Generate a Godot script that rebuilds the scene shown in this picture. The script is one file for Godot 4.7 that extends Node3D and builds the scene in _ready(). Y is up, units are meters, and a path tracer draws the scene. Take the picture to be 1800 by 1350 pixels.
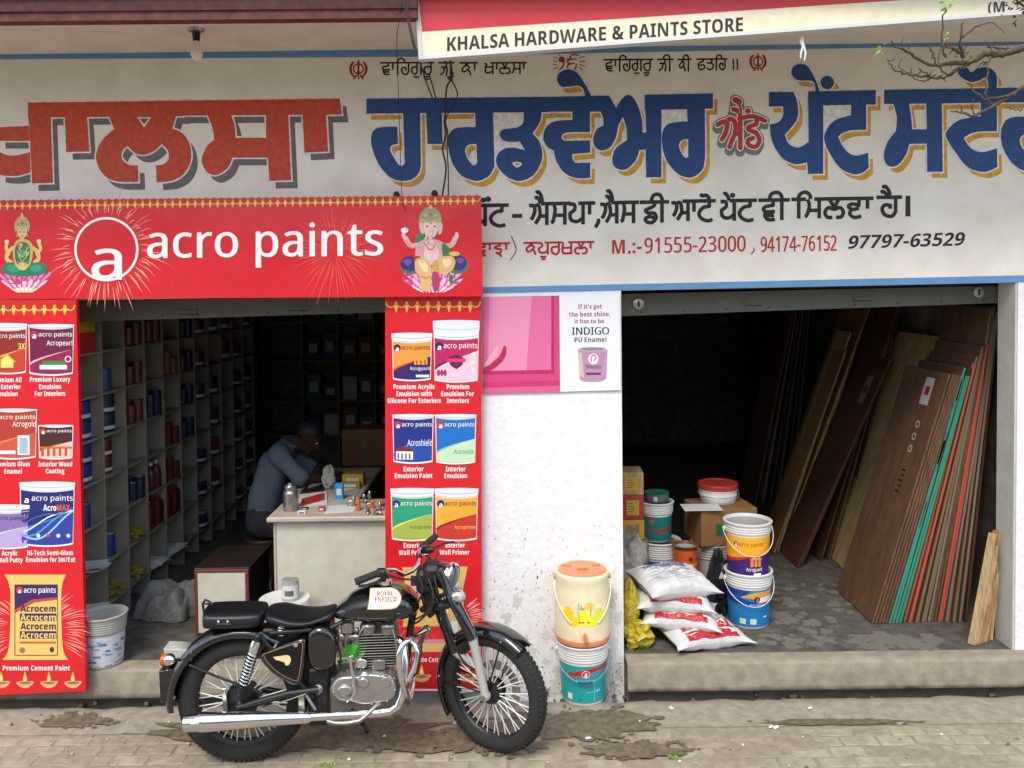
extends Node3D
# A hardware and paint shop front on a village street, seen from across the road at about 2.5 m height.

const FOCAL := 1500.0
const MID := Vector2(900.0, 539.3)
const EYE := Vector3(0.0, 2.49, 5.17)
const PITCH := 0.0262
const ROLL := 0.0125
const FLOOR_Y := 0.19
const WALL_Z := -0.05

var cam_right := Vector3.RIGHT
var cam_up := Vector3.UP
var cam_ahead := Vector3.FORWARD
var names := {}
var M := {}
var T := {}
var text_cache := {}
var rng := RandomNumberGenerator.new()


func _ready() -> void:
	rng.seed = 77
	view_and_light()
	make_materials()
	ground()
	building()
	lettering()
	signs()
	left_shop()
	right_shop()
	outside_things()
	motorcycle()
	tree_and_cables()


func view_and_light() -> void:
	var ahead0 := Vector3(0, -sin(PITCH), -cos(PITCH))
	var up0 := Vector3(0, cos(PITCH), -sin(PITCH))
	cam_ahead = ahead0
	cam_right = Vector3.RIGHT * cos(ROLL) - up0 * sin(ROLL)
	cam_up = up0 * cos(ROLL) + Vector3.RIGHT * sin(ROLL)
	var cam := Camera3D.new()
	cam.name = "camera"
	cam.near = 0.05
	cam.far = 400.0
	cam.projection = Camera3D.PROJECTION_FRUSTUM
	cam.keep_aspect = Camera3D.KEEP_HEIGHT
	cam.size = 2.0 * cam.near * 675.0 / FOCAL
	cam.frustum_offset = Vector2(0, -cam.near * (675.0 - MID.y) / FOCAL)
	cam.transform = Transform3D(Basis(cam_right, cam_up, -cam_ahead), EYE)
	add_child(cam)
	cam.current = true
	var sky_mat := ProceduralSkyMaterial.new()
	sky_mat.sky_top_color = Color(0.76, 0.84, 0.95)
	sky_mat.sky_horizon_color = Color(0.84, 0.87, 0.90)
	sky_mat.ground_bottom_color = Color(0.38, 0.35, 0.32)
	sky_mat.ground_horizon_color = Color(0.5, 0.48, 0.45)
	sky_mat.sky_curve = 0.2
	var sky := Sky.new()
	sky.sky_material = sky_mat
	var e := Environment.new()
	e.background_mode = Environment.BG_SKY
	e.sky = sky
	e.background_energy_multiplier = 0.95
	e.tonemap_mode = Environment.TONE_MAPPER_LINEAR
	e.tonemap_exposure = 2.95
	e.sdfgi_enabled = true
	e.ssao_enabled = true
	e.ssil_enabled = true
	var we := WorldEnvironment.new()
	we.name = "daylight"
	we.environment = e
	add_child(we)
	var sun := DirectionalLight3D.new()
	sun.name = "sun"
	sun.light_energy = 0.34
	sun.light_color = Color(1.0, 0.98, 0.95)
	sun.light_angular_distance = 22.0
	sun.shadow_enabled = true
	sun.rotation_degrees = Vector3(-52, -18, 0)
	add_child(sun)


# ---------- places: photo positions turned into points of the street ----------
func ray(p: Vector2) -> Vector3:
	return cam_ahead + cam_right * ((p.x - MID.x) / FOCAL) + cam_up * ((MID.y - p.y) / FOCAL)


func W(x: float, y: float, z: float) -> Vector3:
	var d := ray(Vector2(x, y))
	return EYE + d * ((z - EYE.z) / d.z)


func G(x: float, y: float, h: float) -> Vector3:
	var d := ray(Vector2(x, y))
	return EYE + d * ((h - EYE.y) / d.y)


# ---------- things, parts ----------
func numbered(called: String) -> String:
	var n: int = names.get(called, 0)
	names[called] = n + 1
	return called if n == 0 else "%s_%03d" % [called, n]


func thing(called: String, label: String, category: String, at := Vector3.ZERO, group := "") -> Node3D:
	var o := Node3D.new()
	o.name = numbered(called)
	add_child(o)
	o.position = at
	o.set_meta("label", label)
	o.set_meta("category", category)
	if group != "":
		o.set_meta("group", group)
	return o


func tag(o: Node3D, label: String, category: String, group := "") -> Node3D:
	o.set_meta("label", label)
	o.set_meta("category", category)
	if group != "":
		o.set_meta("group", group)
	return o


# a mesh drawn in the street's own coordinates, as part of a thing
func part(called: String, mb: MB, mat: Material, parent: Node3D) -> MeshInstance3D:
	var o := local(called, mb, mat, parent)
	if parent != self and not parent is MeshInstance3D:
		o.position = -parent.position
	return o


# a mesh drawn in the coordinates of its parent
func local(called: String, mb: MB, mat: Material, parent: Node3D) -> MeshInstance3D:
	var o := MeshInstance3D.new()
	o.mesh = mb.done()
	o.material_override = mat
	o.name = called if parent != self else numbered(called)
	parent.add_child(o, true)
	return o


func inst(called: String, mesh: Mesh, mat: Material, parent: Node3D, xf: Transform3D) -> MeshInstance3D:
	var o := MeshInstance3D.new()
	o.mesh = mesh
	o.material_override = mat
	o.name = called
	parent.add_child(o, true)
	o.transform = xf
	return o


func single(called: String, mb: MB, mat: Material, label: String, category: String, group := "") -> MeshInstance3D:
	var o := local(called, mb, mat, self)
	tag(o, label, category, group)
	return o


func structure(called: String, mb: MB, mat: Material) -> MeshInstance3D:
	var o := local(called, mb, mat, self)
	o.set_meta("kind", "structure")
	return o


func copy_of(src: Node3D, at: Vector3, turn: float, label: String, group := "") -> Node3D:
	var c: Node3D = src.duplicate()
	c.name = numbered(String(src.name).rstrip("0123456789").rstrip("_"))
	add_child(c)
	c.position = at
	c.rotation.y = turn
	c.set_meta("label", label)
	if group != "":
		c.set_meta("group", group)
	return c


# ---------- mesh building ----------
class MB:
	var st := SurfaceTool.new()
	var grp := 1
	var empty := true

	func _init() -> void:
		st.begin(Mesh.PRIMITIVE_TRIANGLES)
		st.set_smooth_group(-1)

	func flat() -> void:
		st.set_smooth_group(-1)

	func soft() -> void:
		grp += 1
		st.set_smooth_group(grp)

	func tint(c: Color) -> void:
		st.set_color(c.srgb_to_linear())

	func tri(a: Vector3, b: Vector3, c: Vector3) -> void:
		empty = false
		st.add_vertex(a)
		st.add_vertex(b)
		st.add_vertex(c)

	func quad(a: Vector3, b: Vector3, c: Vector3, d: Vector3) -> void:
		tri(a, b, c)
		tri(a, c, d)

	# a box with chamfered edges; b turns it
	func box(c: Vector3, size: Vector3, ch := 0.0, b := Basis.IDENTITY) -> void:
		flat()
		var h := size * 0.5
		ch = minf(ch, minf(h.x, minf(h.y, h.z)) * 0.9)
		var p := func(x: float, y: float, z: float) -> Vector3: return c + b * Vector3(x, y, z)
		for s in [-1.0, 1.0]:
			var i := Vector3(h.x - ch, h.y - ch, h.z - ch)
			face4(p.call(s * h.x, -i.y, -i.z), p.call(s * h.x, i.y, -i.z), p.call(s * h.x, i.y, i.z), p.call(s * h.x, -i.y, i.z), s > 0)
			face4(p.call(-i.x, s * h.y, -i.z), p.call(-i.x, s * h.y, i.z), p.call(i.x, s * h.y, i.z), p.call(i.x, s * h.y, -i.z), s > 0)
			face4(p.call(-i.x, -i.y, s * h.z), p.call(i.x, -i.y, s * h.z), p.call(i.x, i.y, s * h.z), p.call(-i.x, i.y, s * h.z), s > 0)
			if ch > 0.0:
				for t in [-1.0, 1.0]:
					face4(p.call(s * h.x, t * i.y, -i.z), p.call(s * i.x, t * h.y, -i.z), p.call(s * i.x, t * h.y, i.z), p.call(s * h.x, t * i.y, i.z), s * t > 0)
					face4(p.call(s * h.x, -i.y, t * i.z), p.call(s * h.x, i.y, t * i.z), p.call(s * i.x, i.y, t * h.z), p.call(s * i.x, -i.y, t * h.z), s * t > 0)
					face4(p.call(-i.x, s * h.y, t * i.z), p.call(-i.x, s * i.y, t * h.z), p.call(i.x, s * i.y, t * h.z), p.call(i.x, s * h.y, t * i.z), s * t > 0)
					for u in [-1.0, 1.0]:
						face3(p.call(s * h.x, t * i.y, u * i.z), p.call(s * i.x, t * h.y, u * i.z), p.call(s * i.x, t * i.y, u * h.z), s * t * u < 0)

	func face4(a: Vector3, b: Vector3, c: Vector3, d: Vector3, turned: bool) -> void:
		if turned:
			quad(d, c, b, a)
		else:
			quad(a, b, c, d)

	func face3(a: Vector3, b: Vector3, c: Vector3, turned: bool) -> void:
		if turned:
			tri(c, b, a)
		else:
			tri(a, b, c)

	func bar(lo: Vector3, hi: Vector3, ch := 0.0) -> void:
		box((lo + hi) * 0.5, (hi - lo).abs(), ch)

	# a board between two points, of width w across `side` and thickness t
	func beam(a: Vector3, b: Vector3, w: float, t: float, side: Vector3, ch := 0.0) -> void:
		var y := (b - a).normalized()
		var x := (side - y * side.dot(y)).normalized()
		box((a + b) * 0.5, Vector3(w, a.distance_to(b), t), ch, Basis(x, y, x.cross(y)))

	# closed outline (given as points in space) pushed along `by`
	func prism(front: PackedVector3Array, by: Vector3, flat2d: PackedVector2Array) -> void:
		flat()
		var ids := Geometry2D.triangulate_polygon(flat2d)
		for k in range(0, ids.size(), 3):
			tri(front[ids[k]], front[ids[k + 1]], front[ids[k + 2]])
			tri(front[ids[k]] + by, front[ids[k + 2]] + by, front[ids[k + 1]] + by)
		var n := front.size()
		for i in n:
			var j := (i + 1) % n
			quad(front[i], front[i] + by, front[j] + by, front[j])

	# outline in x, y with rounded front edge
	func plate(o: PackedVector2Array, z0: float, z1: float, b: float, xf := Transform3D.IDENTITY, steps := 3) -> void:
		var mid := Vector2.ZERO
		var r := 0.0
		for p in o:
			mid += p / o.size()
		for p in o:
			r += p.distance_to(mid) / o.size()
		var rings := [[0.0, z0]]
		for k in steps + 1:
			var a := PI / 2 * k / steps
			rings.append([b * (1.0 - cos(a)) / r, z1 - signf(z1 - z0) * b * (1.0 - sin(a))])
		soft()
		var n := o.size()
		for k in rings.size() - 1:
			if k == 1:
				pass
			for i in n:
				var j := (i + 1) % n
				var q := []
				for w in [[i, k], [j, k], [j, k + 1], [i, k + 1]]:
					var g = rings[w[1]]
					var p2: Vector2 = mid + (o[w[0]] - mid) * (1.0 - g[0])
					q.append(xf * Vector3(p2.x, p2.y, g[1]))
				quad(q[0], q[1], q[2], q[3])
		flat()
		var ids := Geometry2D.triangulate_polygon(o)
		var last = rings[-1]
		for k in range(0, ids.size(), 3):
			var q := []
			for m in 3:
				var p2: Vector2 = mid + (o[ids[k + m]] - mid) * (1.0 - last[0])
				q.append(xf * Vector3(p2.x, p2.y, last[1]))
			tri(q[0], q[1], q[2])

	func tube(pts: Array, rad, sides := 8, caps := true) -> void:
		soft()
		var n := pts.size()
		var rings := []
		var prev := Vector3.ZERO
		for i in n:
			var d: Vector3 = (pts[mini(i + 1, n - 1)] - pts[maxi(i - 1, 0)]).normalized()
			var u: Vector3
			if i == 0:
				u = d.cross(Vector3.UP if absf(d.y) < 0.9 else Vector3.RIGHT).normalized()
			else:
				u = (prev - d * prev.dot(d)).normalized()
			prev = u
			var v := d.cross(u)
			var r: float = rad[i] if rad is Array else rad
			var ring := []
			for k in sides:
				var a := TAU * k / sides
				ring.append(pts[i] + (u * cos(a) + v * sin(a)) * r)
			rings.append(ring)
		for i in n - 1:
			for k in sides:
				var j := (k + 1) % sides
				quad(rings[i][k], rings[i][j], rings[i + 1][j], rings[i + 1][k])
		if caps:
			soft()
			for k in sides:
				tri(pts[0], rings[0][(k + 1) % sides], rings[0][k])
			soft()
			for k in sides:
				tri(pts[n - 1], rings[n - 1][k], rings[n - 1][(k + 1) % sides])

	# profile of (radius, height) turned about the y axis of xf; a corner sharper than 35 degrees stays sharp
	func lathe(profile: Array, sides := 24, xf := Transform3D.IDENTITY, from := 0.0, to := TAU) -> void:
		soft()
		for i in profile.size() - 1:
			if i > 0:
				var d0: Vector2 = profile[i] - profile[i - 1]
				var d1: Vector2 = profile[i + 1] - profile[i]
				if absf(d0.angle_to(d1)) > 0.6:
					soft()
			for k in sides:
				var a := from + (to - from) * k / sides
				var b := from + (to - from) * (k + 1) / sides
				var p: Vector2 = profile[i]
				var q: Vector2 = profile[i + 1]
				var v0 := xf * Vector3(sin(a) * p.x, p.y, cos(a) * p.x)
				var v1 := xf * Vector3(sin(b) * p.x, p.y, cos(b) * p.x)
				var v2 := xf * Vector3(sin(b) * q.x, q.y, cos(b) * q.x)
				var v3 := xf * Vector3(sin(a) * q.x, q.y, cos(a) * q.x)
				if p.x < 1e-6:
					tri(v0, v2, v3)
				elif q.x < 1e-6:
					tri(v0, v1, v2)
				else:
					quad(v0, v1, v2, v3)

	func ball(c: Vector3, r: Vector3, sides := 16, b := Basis.IDENTITY) -> void:
		var prof := []
		for i in 11:
			var a := -PI / 2 + PI * i / 10
			prof.append(Vector2(maxf(cos(a), 0.0) if i > 0 and i < 10 else 0.0, sin(a)))
		lathe(prof, sides, Transform3D(b * Basis.from_scale(r), c))

	# rows of points joined as a surface
	func grid(rows: Array, wrap := false) -> void:
		soft()
		for i in rows.size() - 1:
			var n: int = rows[i].size()
			for k in (n if wrap else n - 1):
				var j := (k + 1) % n
				quad(rows[i][k], rows[i][j], rows[i + 1][j], rows[i + 1][k])

	func done() -> ArrayMesh:
		st.generate_normals()
		return st.commit()


# ---------- flat print: coloured outlines, laid on a surface one thin layer over another ----------
class Art:
	var items := []

	func tris(t: PackedVector2Array, c: Color, layer: float) -> void:
		items.append([t, c, layer])

	# outlines with holes are cut into strips first
	func poly(o: PackedVector2Array, c: Color, layer: float, holes := []) -> void:
		var pieces := [o]
		if holes.size() > 0:
			var xs := []
			for h in holes:
				var m := 0.0
				for p in h:
					m += p.x / h.size()
				xs.append(m)
			xs.sort()
			xs.push_front(-1e5)
			xs.append(1e5)
			pieces = []
			for i in xs.size() - 1:
				if xs[i + 1] - xs[i] < 1e-4:
					continue
				var strip := PackedVector2Array([Vector2(xs[i], -1e5), Vector2(xs[i + 1], -1e5), Vector2(xs[i + 1], 1e5), Vector2(xs[i], 1e5)])
				var some: Array = Geometry2D.intersect_polygons(o, strip)
				for h in holes:
					var next := []
					for s in some:
						next.append_array(Geometry2D.clip_polygons(s, h))
					some = next
				pieces.append_array(some)
		for p in pieces:
			var ids := Geometry2D.triangulate_polygon(p)
			var t := PackedVector2Array()
			for i in ids:
				t.append(p[i])
			items.append([t, c, layer])

	func rect(x0: float, y0: float, x1: float, y1: float, c: Color, layer: float) -> void:
		poly(PackedVector2Array([Vector2(x0, y0), Vector2(x1, y0), Vector2(x1, y1), Vector2(x0, y1)]), c, layer)

	func oval(x: float, y: float, rx: float, ry: float, c: Color, layer: float, n := 20) -> void:
		var o := PackedVector2Array()
		for i in n:
			o.append(Vector2(x + cos(TAU * i / n) * rx, y + sin(TAU * i / n) * ry))
		poly(o, c, layer)

	func ring(x: float, y: float, r: float, w: float, c: Color, layer: float, from := 0.0, to := TAU, n := 24) -> void:
		var t := PackedVector2Array()
		for i in n:
			var a := from + (to - from) * i / n
			var b := from + (to - from) * (i + 1) / n
			var m := Vector2(x, y)
			var p := m + Vector2(cos(a), sin(a)) * (r - w / 2)
			var q := m + Vector2(cos(a), sin(a)) * (r + w / 2)
			var s := m + Vector2(cos(b), sin(b)) * (r + w / 2)
			var u := m + Vector2(cos(b), sin(b)) * (r - w / 2)
			t.append_array([p, q, s, p, s, u])
		items.append([t, c, layer])

	func line(pts: PackedVector2Array, w: float, c: Color, layer: float, square := false) -> void:
		for o in Geometry2D.offset_polyline(pts, w / 2, Geometry2D.JOIN_ROUND, Geometry2D.END_BUTT if square else Geometry2D.END_ROUND):
			if not Geometry2D.is_polygon_clockwise(o):
				poly(o, c, layer)

	# f takes (point, layer) to a place; triangles wider than `most` across x are halved
	func lay(mb: MB, f: Callable, most := 1e9) -> void:
		mb.flat()
		for it in items:
			mb.tint(it[1])
			var t: PackedVector2Array = it[0]
			for i in range(0, t.size() - 2, 3):
				put(mb, f, t[i], t[i + 1], t[i + 2], it[2], most, 0)

	func put(mb: MB, f: Callable, a: Vector2, b: Vector2, c: Vector2, layer: float, most: float, depth: int) -> void:
		var ab := a.distance_to(b)
		var bc := b.distance_to(c)
		var ca := c.distance_to(a)
		if maxf(ab, maxf(bc, ca)) > most and depth < 14:
			if ab >= bc and ab >= ca:
				var m := (a + b) * 0.5
				put(mb, f, a, m, c, layer, most, depth + 1)
				put(mb, f, m, b, c, layer, most, depth + 1)
			elif bc >= ca:
				var m := (b + c) * 0.5
				put(mb, f, a, b, m, layer, most, depth + 1)
				put(mb, f, a, m, c, layer, most, depth + 1)
			else:
				var m := (c + a) * 0.5
				put(mb, f, a, b, m, layer, most, depth + 1)
				put(mb, f, m, b, c, layer, most, depth + 1)
			return
		var pa: Vector3 = f.call(a, layer)
		var pb: Vector3 = f.call(b, layer)
		var pc: Vector3 = f.call(c, layer)
		if (b - a).cross(c - a) > 0.0:
			mb.tri(pa, pb, pc)
		else:
			mb.tri(pa, pc, pb)


# "x,y" points; a point written with c in front is on a curve
func path(s: String, origin := Vector2.ZERO, scale_by := 1.0, open := false) -> PackedVector2Array:
	var p := PackedVector2Array()
	var curved := []
	for w in s.split(" ", false):
		curved.append(w.begins_with("c"))
		var xy := w.trim_prefix("c").split(",")
		p.append(origin + Vector2(float(xy[0]), float(xy[1])) / scale_by)
	var out := PackedVector2Array()
	var n := p.size()
	for i in n:
		if open and i == n - 1:
			out.append(p[i])
			break
		var j := (i + 1) % n
		if not curved[i] and not curved[j]:
			out.append(p[i])
			continue
		var a: Vector2 = p[(i - 1 + n) % n] if curved[i] and not (open and i == 0) else p[i]
		var d: Vector2 = p[(j + 1) % n] if curved[j] and not (open and j == n - 1) else p[j]
		for k in 5:
			out.append(p[i].cubic_interpolate(p[j], a, d, k / 5.0))
	return out


func glyphs(s: String, bold: bool) -> Array:
	var key := s + str(bold)
	if not text_cache.has(key):
		var f := SystemFont.new()
		f.font_names = PackedStringArray(["Droid Sans"])
		f.font_weight = 700 if bold else 400
		var tm := TextMesh.new()
		tm.font = f
		tm.text = s
		tm.depth = 0.0
		tm.font_size = 48
		tm.pixel_size = 1.0 / 48.0
		tm.curve_step = 3.0
		tm.horizontal_alignment = HORIZONTAL_ALIGNMENT_LEFT
		var a := tm.get_mesh_arrays()
		var v: PackedVector3Array = a[Mesh.ARRAY_VERTEX]
		var nrm: PackedVector3Array = a[Mesh.ARRAY_NORMAL]
		var ids = a[Mesh.ARRAY_INDEX]
		var order: PackedInt32Array = ids if ids != null else PackedInt32Array(range(v.size()))
		var t := PackedVector2Array()
		var lo := Vector2(1e9, 1e9)
		var hi := Vector2(-1e9, -1e9)
		for i in order:
			if nrm[i].z > 0.5:
				var q := Vector2(v[i].x, v[i].y)
				t.append(q)
				lo = lo.min(q)
				hi = hi.max(q)
		text_cache[key] = [t, lo, hi]
	return text_cache[key]


# text that fills the box from x0 to x1, with its lowest point at y1 and its highest at y0 (photo-like axes, y down)
func text(a: Art, s: String, x0: float, x1: float, y0: float, y1: float, c: Color, layer: float, bold := true, slope := 0.0, slant := 0.0) -> void:
	var g = glyphs(s, bold)
	var lo: Vector2 = g[1]
	var size: Vector2 = g[2] - g[1]
	var t := PackedVector2Array()
	for p in g[0]:
		var u: float = (p.x - lo.x) / size.x
		var v: float = (p.y - lo.y) / size.y
		var x := lerpf(x0, x1, u)
		t.append(Vector2(x + slant * v * (y1 - y0), lerpf(y1, y0, v) + slope * (x - x0)))
	a.tris(t, c, layer)


# centred caption line with capitals of height h
func caption(a: Art, s: String, x: float, y: float, h: float, c: Color, layer: float, narrow := 0.82, bold := true, slope := 0.0) -> void:
	var g = glyphs(s, bold)
	var k := h / 0.714
	var w: float = (g[2].x - g[1].x) * k * narrow
	# the text mesh is centred on its line height; place by its own lowest point, allowing for descenders
	var low := 0.0
	for ch in "gjpqy,":
		if s.contains(ch):
			low = 0.21 * k
	var high: float = (g[2].y - g[1].y) * k
	text(a, s, x - w / 2, x + w / 2, y + h / 2 + low - high, y + h / 2 + low, c, layer, bold, slope)


func on_plane(z: float, gap := 0.0007) -> Callable:
	return func(p: Vector2, layer: float) -> Vector3: return W(p.x, p.y, z + layer * gap)


# a slab whose front outline is given by photo points at depth z
func slab(mb: MB, o: PackedVector2Array, z: float, thick: float) -> void:
	var front := PackedVector3Array()
	var flat2 := PackedVector2Array()
	for p in o:
		var w := W(p.x, p.y, z)
		front.append(w)
		flat2.append(Vector2(w.x, w.y))
	mb.prism(front, Vector3(0, 0, -thick), flat2)


func hx(s: String) -> Color:
	return Color.html(s)


# ---------- materials ----------
func noise_tex(freq: float, dark: float, light: float, size := 512, oct := 5, kind := FastNoiseLite.TYPE_SIMPLEX_SMOOTH, warm := 0.0) -> NoiseTexture2D:
	var n := FastNoiseLite.new()
	n.seed = int(freq * 1000) + oct
	n.noise_type = kind
	n.frequency = freq
	n.fractal_octaves = oct
	n.fractal_gain = 0.6
	var g := Gradient.new()
	g.offsets = PackedFloat32Array([0.15, 0.85])
	g.colors = PackedColorArray([Color(dark + warm, dark, dark - warm), Color(light, light, light)])
	var t := NoiseTexture2D.new()
	t.width = size
	t.height = size
	t.seamless = true
	t.noise = n
	t.color_ramp = g
	return t


func mk(key: String, color: Color, rough := 0.7, metal := 0.0, tex: Texture2D = null, tiling := 1.0, bump: Texture2D = null, bump_cm := 0.3) -> StandardMaterial3D:
	var m := StandardMaterial3D.new()
	m.resource_name = key
	m.albedo_color = color
	m.roughness = rough
	m.metallic = metal
	if tex:
		m.albedo_texture = tex
	if bump:
		m.heightmap_enabled = true
		m.heightmap_texture = bump
		m.heightmap_scale = bump_cm
	if tex or bump:
		m.uv1_triplanar = true
		m.uv1_world_triplanar = true
		m.uv1_scale = Vector3.ONE * tiling
	M[key] = m
	return m


func make_materials() -> void:
	T.grime = noise_tex(0.012, 0.935, 1.0, 512, 6, FastNoiseLite.TYPE_SIMPLEX_SMOOTH, 0.006)
	T.stain = noise_tex(0.014, 0.84, 1.0, 1024, 7, FastNoiseLite.TYPE_SIMPLEX_SMOOTH, 0.01)
	T.faint = noise_tex(0.03, 0.95, 1.0, 512, 6)
	T.blotch = noise_tex(0.02, 0.72, 1.0, 512, 6, FastNoiseLite.TYPE_SIMPLEX_SMOOTH, 0.02)
	T.grain = noise_tex(0.09, 0.72, 1.0, 512, 4)
	T.mud = noise_tex(0.016, 0.66, 1.0, 1024, 7, FastNoiseLite.TYPE_SIMPLEX_SMOOTH, 0.02)
	T.rough = noise_tex(0.05, 0.0, 1.0, 512, 5)
	T.flake = noise_tex(0.03, 0.45, 1.0, 512, 3, FastNoiseLite.TYPE_CELLULAR)
	var wood := FastNoiseLite.new()
	wood.frequency = 0.02
	wood.fractal_octaves = 4
	var im := Image.create(256, 256, false, Image.FORMAT_RGB8)
	for y in 256:
		for x in 256:
			var v := 0.82 + 0.22 * wood.get_noise_2d(x * 9.0, y * 0.5) + 0.1 * wood.get_noise_2d(x * 2.0 + 300.0, y * 0.3)
			v = clampf(v, 0.4, 1.0)
			im.set_pixel(x, y, Color(v, v * 0.98, v * 0.95))
	T.brush = noise_tex(0.035, 0.84, 1.0, 512, 5)
	T.wood = ImageTexture.create_from_image(im)
	mk("wall_white", hx("e7dfd1"), 0.85, 0.0, T.grime, 0.35, T.rough, 0.12)
	mk("pier_white", hx("e8e5e2"), 0.85, 0.0, T.faint, 0.8, T.rough, 0.15)
	mk("jamb", hx("c3c0b2"), 0.8, 0.0, T.grime, 0.6, T.rough, 0.1)
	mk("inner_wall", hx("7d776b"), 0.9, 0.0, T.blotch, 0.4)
	mk("concrete", hx("9d927f"), 0.92, 0.0, T.stain, 0.5, T.rough, 0.08)
	mk("mortar", hx("7d7262"), 0.95, 0.0, T.mud, 2.0, T.rough, 1.2)
	mk("shop_floor", hx("625e57"), 0.8, 0.0, T.blotch, 0.7, T.rough, 0.2)
	mk("flake", hx("807a6d"), 0.9, 0.0, T.grain, 3.0)
	mk("strip", hx("a09482"), 0.9, 0.0, T.stain, 0.7, T.rough, 0.1)
	mk("paver", hx("a39580"), 0.95, 0.0, T.stain, 0.6, T.rough, 0.12)
	mk("paver_b", hx("9b8c77"), 0.95, 0.0, T.stain, 0.8, T.rough, 0.12)
	mk("paver_c", hx("a99b86"), 0.95, 0.0, T.stain, 0.5, T.rough, 0.12)
	mk("road", hx("ab9d88"), 0.95, 0.0, T.mud, 0.6, T.rough, 0.3)
	mk("damp", hx("7c6e59"), 0.6, 0.0, T.blotch, 1.6)
	mk("drain", hx("2b2620"), 0.95, 0.0, T.blotch, 2.0)
	mk("print", Color.WHITE, 0.42).vertex_color_use_as_albedo = true
	mk("paint", Color.WHITE, 0.55).vertex_color_use_as_albedo = true
	mk("clothing", Color.WHITE, 0.9, 0.0, T.faint, 3.0, T.rough, 0.6).vertex_color_use_as_albedo = true
	var pw := mk("painted_word", Color.WHITE, 0.6, 0.0, T.brush, 1.0)
	pw.vertex_color_use_as_albedo = true
	mk("beam", hx("522822"), 0.8, 0.0, T.blotch, 1.2)
	mk("beam_light", hx("68382e"), 0.8, 0.0, T.blotch, 1.2)
	mk("soffit", hx("e2d9cc"), 0.9, 0.0, T.grime, 0.5)
	mk("stripe", hx("5f8fbe"), 0.7, 0.0, T.grime, 1.0)
	mk("shutter", hx("5c5d55"), 0.6, 0.25, T.grime, 1.0)
	mk("steel", hx("a8a49c"), 0.3, 0.9)
	mk("chrome", hx("dcdcdc"), 0.10, 1.0)
	mk("silver", hx("c6c3bd"), 0.3, 0.8, T.grain, 6.0)
	mk("spoke", hx("dcdbd6"), 0.35, 0.2)
	mk("bag_yellow_dimmed", hx("8d8030"), 0.6, 0.0, T.blotch, 2.0)  # yellow bag plastic with the dimness inside the shop put into its colour
	mk("fork_silver", hx("c9c6c0"), 0.35, 0.35)
	mk("alloy", hx("b3b0aa"), 0.38, 0.9, T.grain, 6.0)
	mk("alloy_dull", hx("97948e"), 0.42, 0.75, T.grain, 6.0)
	var gb := mk("gloss_black", hx("0b0b0c"), 0.18)
	gb.clearcoat_enabled = true
	gb.clearcoat = 1.0
	gb.clearcoat_roughness = 0.05
	mk("black", hx("141414"), 0.5)
	mk("black_metal", hx("17171a"), 0.38)
	mk("rubber", hx("2d2a25"), 0.85, 0.0, T.grain, 5.0)
	mk("leather", hx("17181b"), 0.42, 0.0, T.grain, 8.0, T.rough, 0.05)
	mk("cream", hx("efe3c4"), 0.3)
	mk("green_cloth", hx("2f8a1c"), 0.6)
	mk("amber", hx("c05a12"), 0.2)
	mk("glass", hx("6f767a"), 0.12, 0.5)
	mk("plastic_white", hx("dcdad4"), 0.4, 0.0, T.grime, 2.0)
	mk("plastic_grey", hx("a9a79f"), 0.5, 0.0, T.grime, 2.0)
	mk("cooler", hx("eee0b8"), 0.4, 0.0, T.grime, 2.0)
	mk("orange", hx("e08a62"), 0.45, 0.0, T.grime, 2.0)
	mk("wire", hx("2a2622"), 0.6)
	mk("wire_steel", hx("9a958c"), 0.4, 0.6)
	mk("laminate", hx("837c6d"), 0.6, 0.0, T.grime, 1.0)
	mk("laminate_edge", hx("a39c8c"), 0.6)
	mk("counter", hx("c4bfac"), 0.5, 0.0, T.grime, 1.0)
	mk("counter_top", hx("b9a898"), 0.4, 0.0, T.grime, 1.0)
	mk("red_edge", hx("6b2a24"), 0.5)
	mk("dark_wood", hx("2c201b"), 0.5, 0.0, T.wood, 1.0)
	mk("shirt", hx("46566a"), 0.9, 0.0, T.grime, 3.0)
	mk("skin", hx("6b4632"), 0.6)
	mk("hair", hx("0d0b0a"), 0.7)
	mk("trousers", hx("22242a"), 0.9)
	mk("carton", hx("8a6038"), 0.8, 0.0, T.grime, 2.0)
	mk("sack_white", hx("cfcdca"), 0.55, 0.0, T.grime, 2.0, T.rough, 0.1)
	mk("sack_grey", hx("84847f"), 0.6, 0.0, T.blotch, 2.0)
	mk("sack_beige", hx("9b968a"), 0.7, 0.0, T.blotch, 2.0)
	mk("sack_yellow", hx("c9b62e"), 0.5, 0.0, T.blotch, 2.0)
	mk("black_film", hx("26242a"), 0.25)
	mk("paper", hx("c9c8c2"), 0.8)
	mk("ply_light", hx("d2b079"), 0.7, 0.0, T.wood, 1.0)
	mk("ply_brown", hx("7b5a41"), 0.6, 0.0, T.wood, 1.0)
	mk("ply_dark", hx("6a452f"), 0.5, 0.0, T.wood, 1.0)
	mk("ply_mid", hx("b5834f"), 0.6, 0.0, T.wood, 1.0)
	mk("edge_teal", hx("2d8d74"), 0.6)
	mk("edge_red", hx("b8523f"), 0.6)
	mk("edge_grey", hx("7a7163"), 0.7)
	mk("edge_brown", hx("7d6446"), 0.7)
	mk("strip_wood", hx("cdb086"), 0.7, 0.0, T.wood, 2.0)
	mk("bark", hx("5c4a3a"), 0.9, 0.0, T.blotch, 6.0)
	var leaf := mk("leaf", hx("7fa03a"), 0.5)
	leaf.backlight_enabled = true
	leaf.backlight = Color(0.4, 0.55, 0.15)
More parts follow.
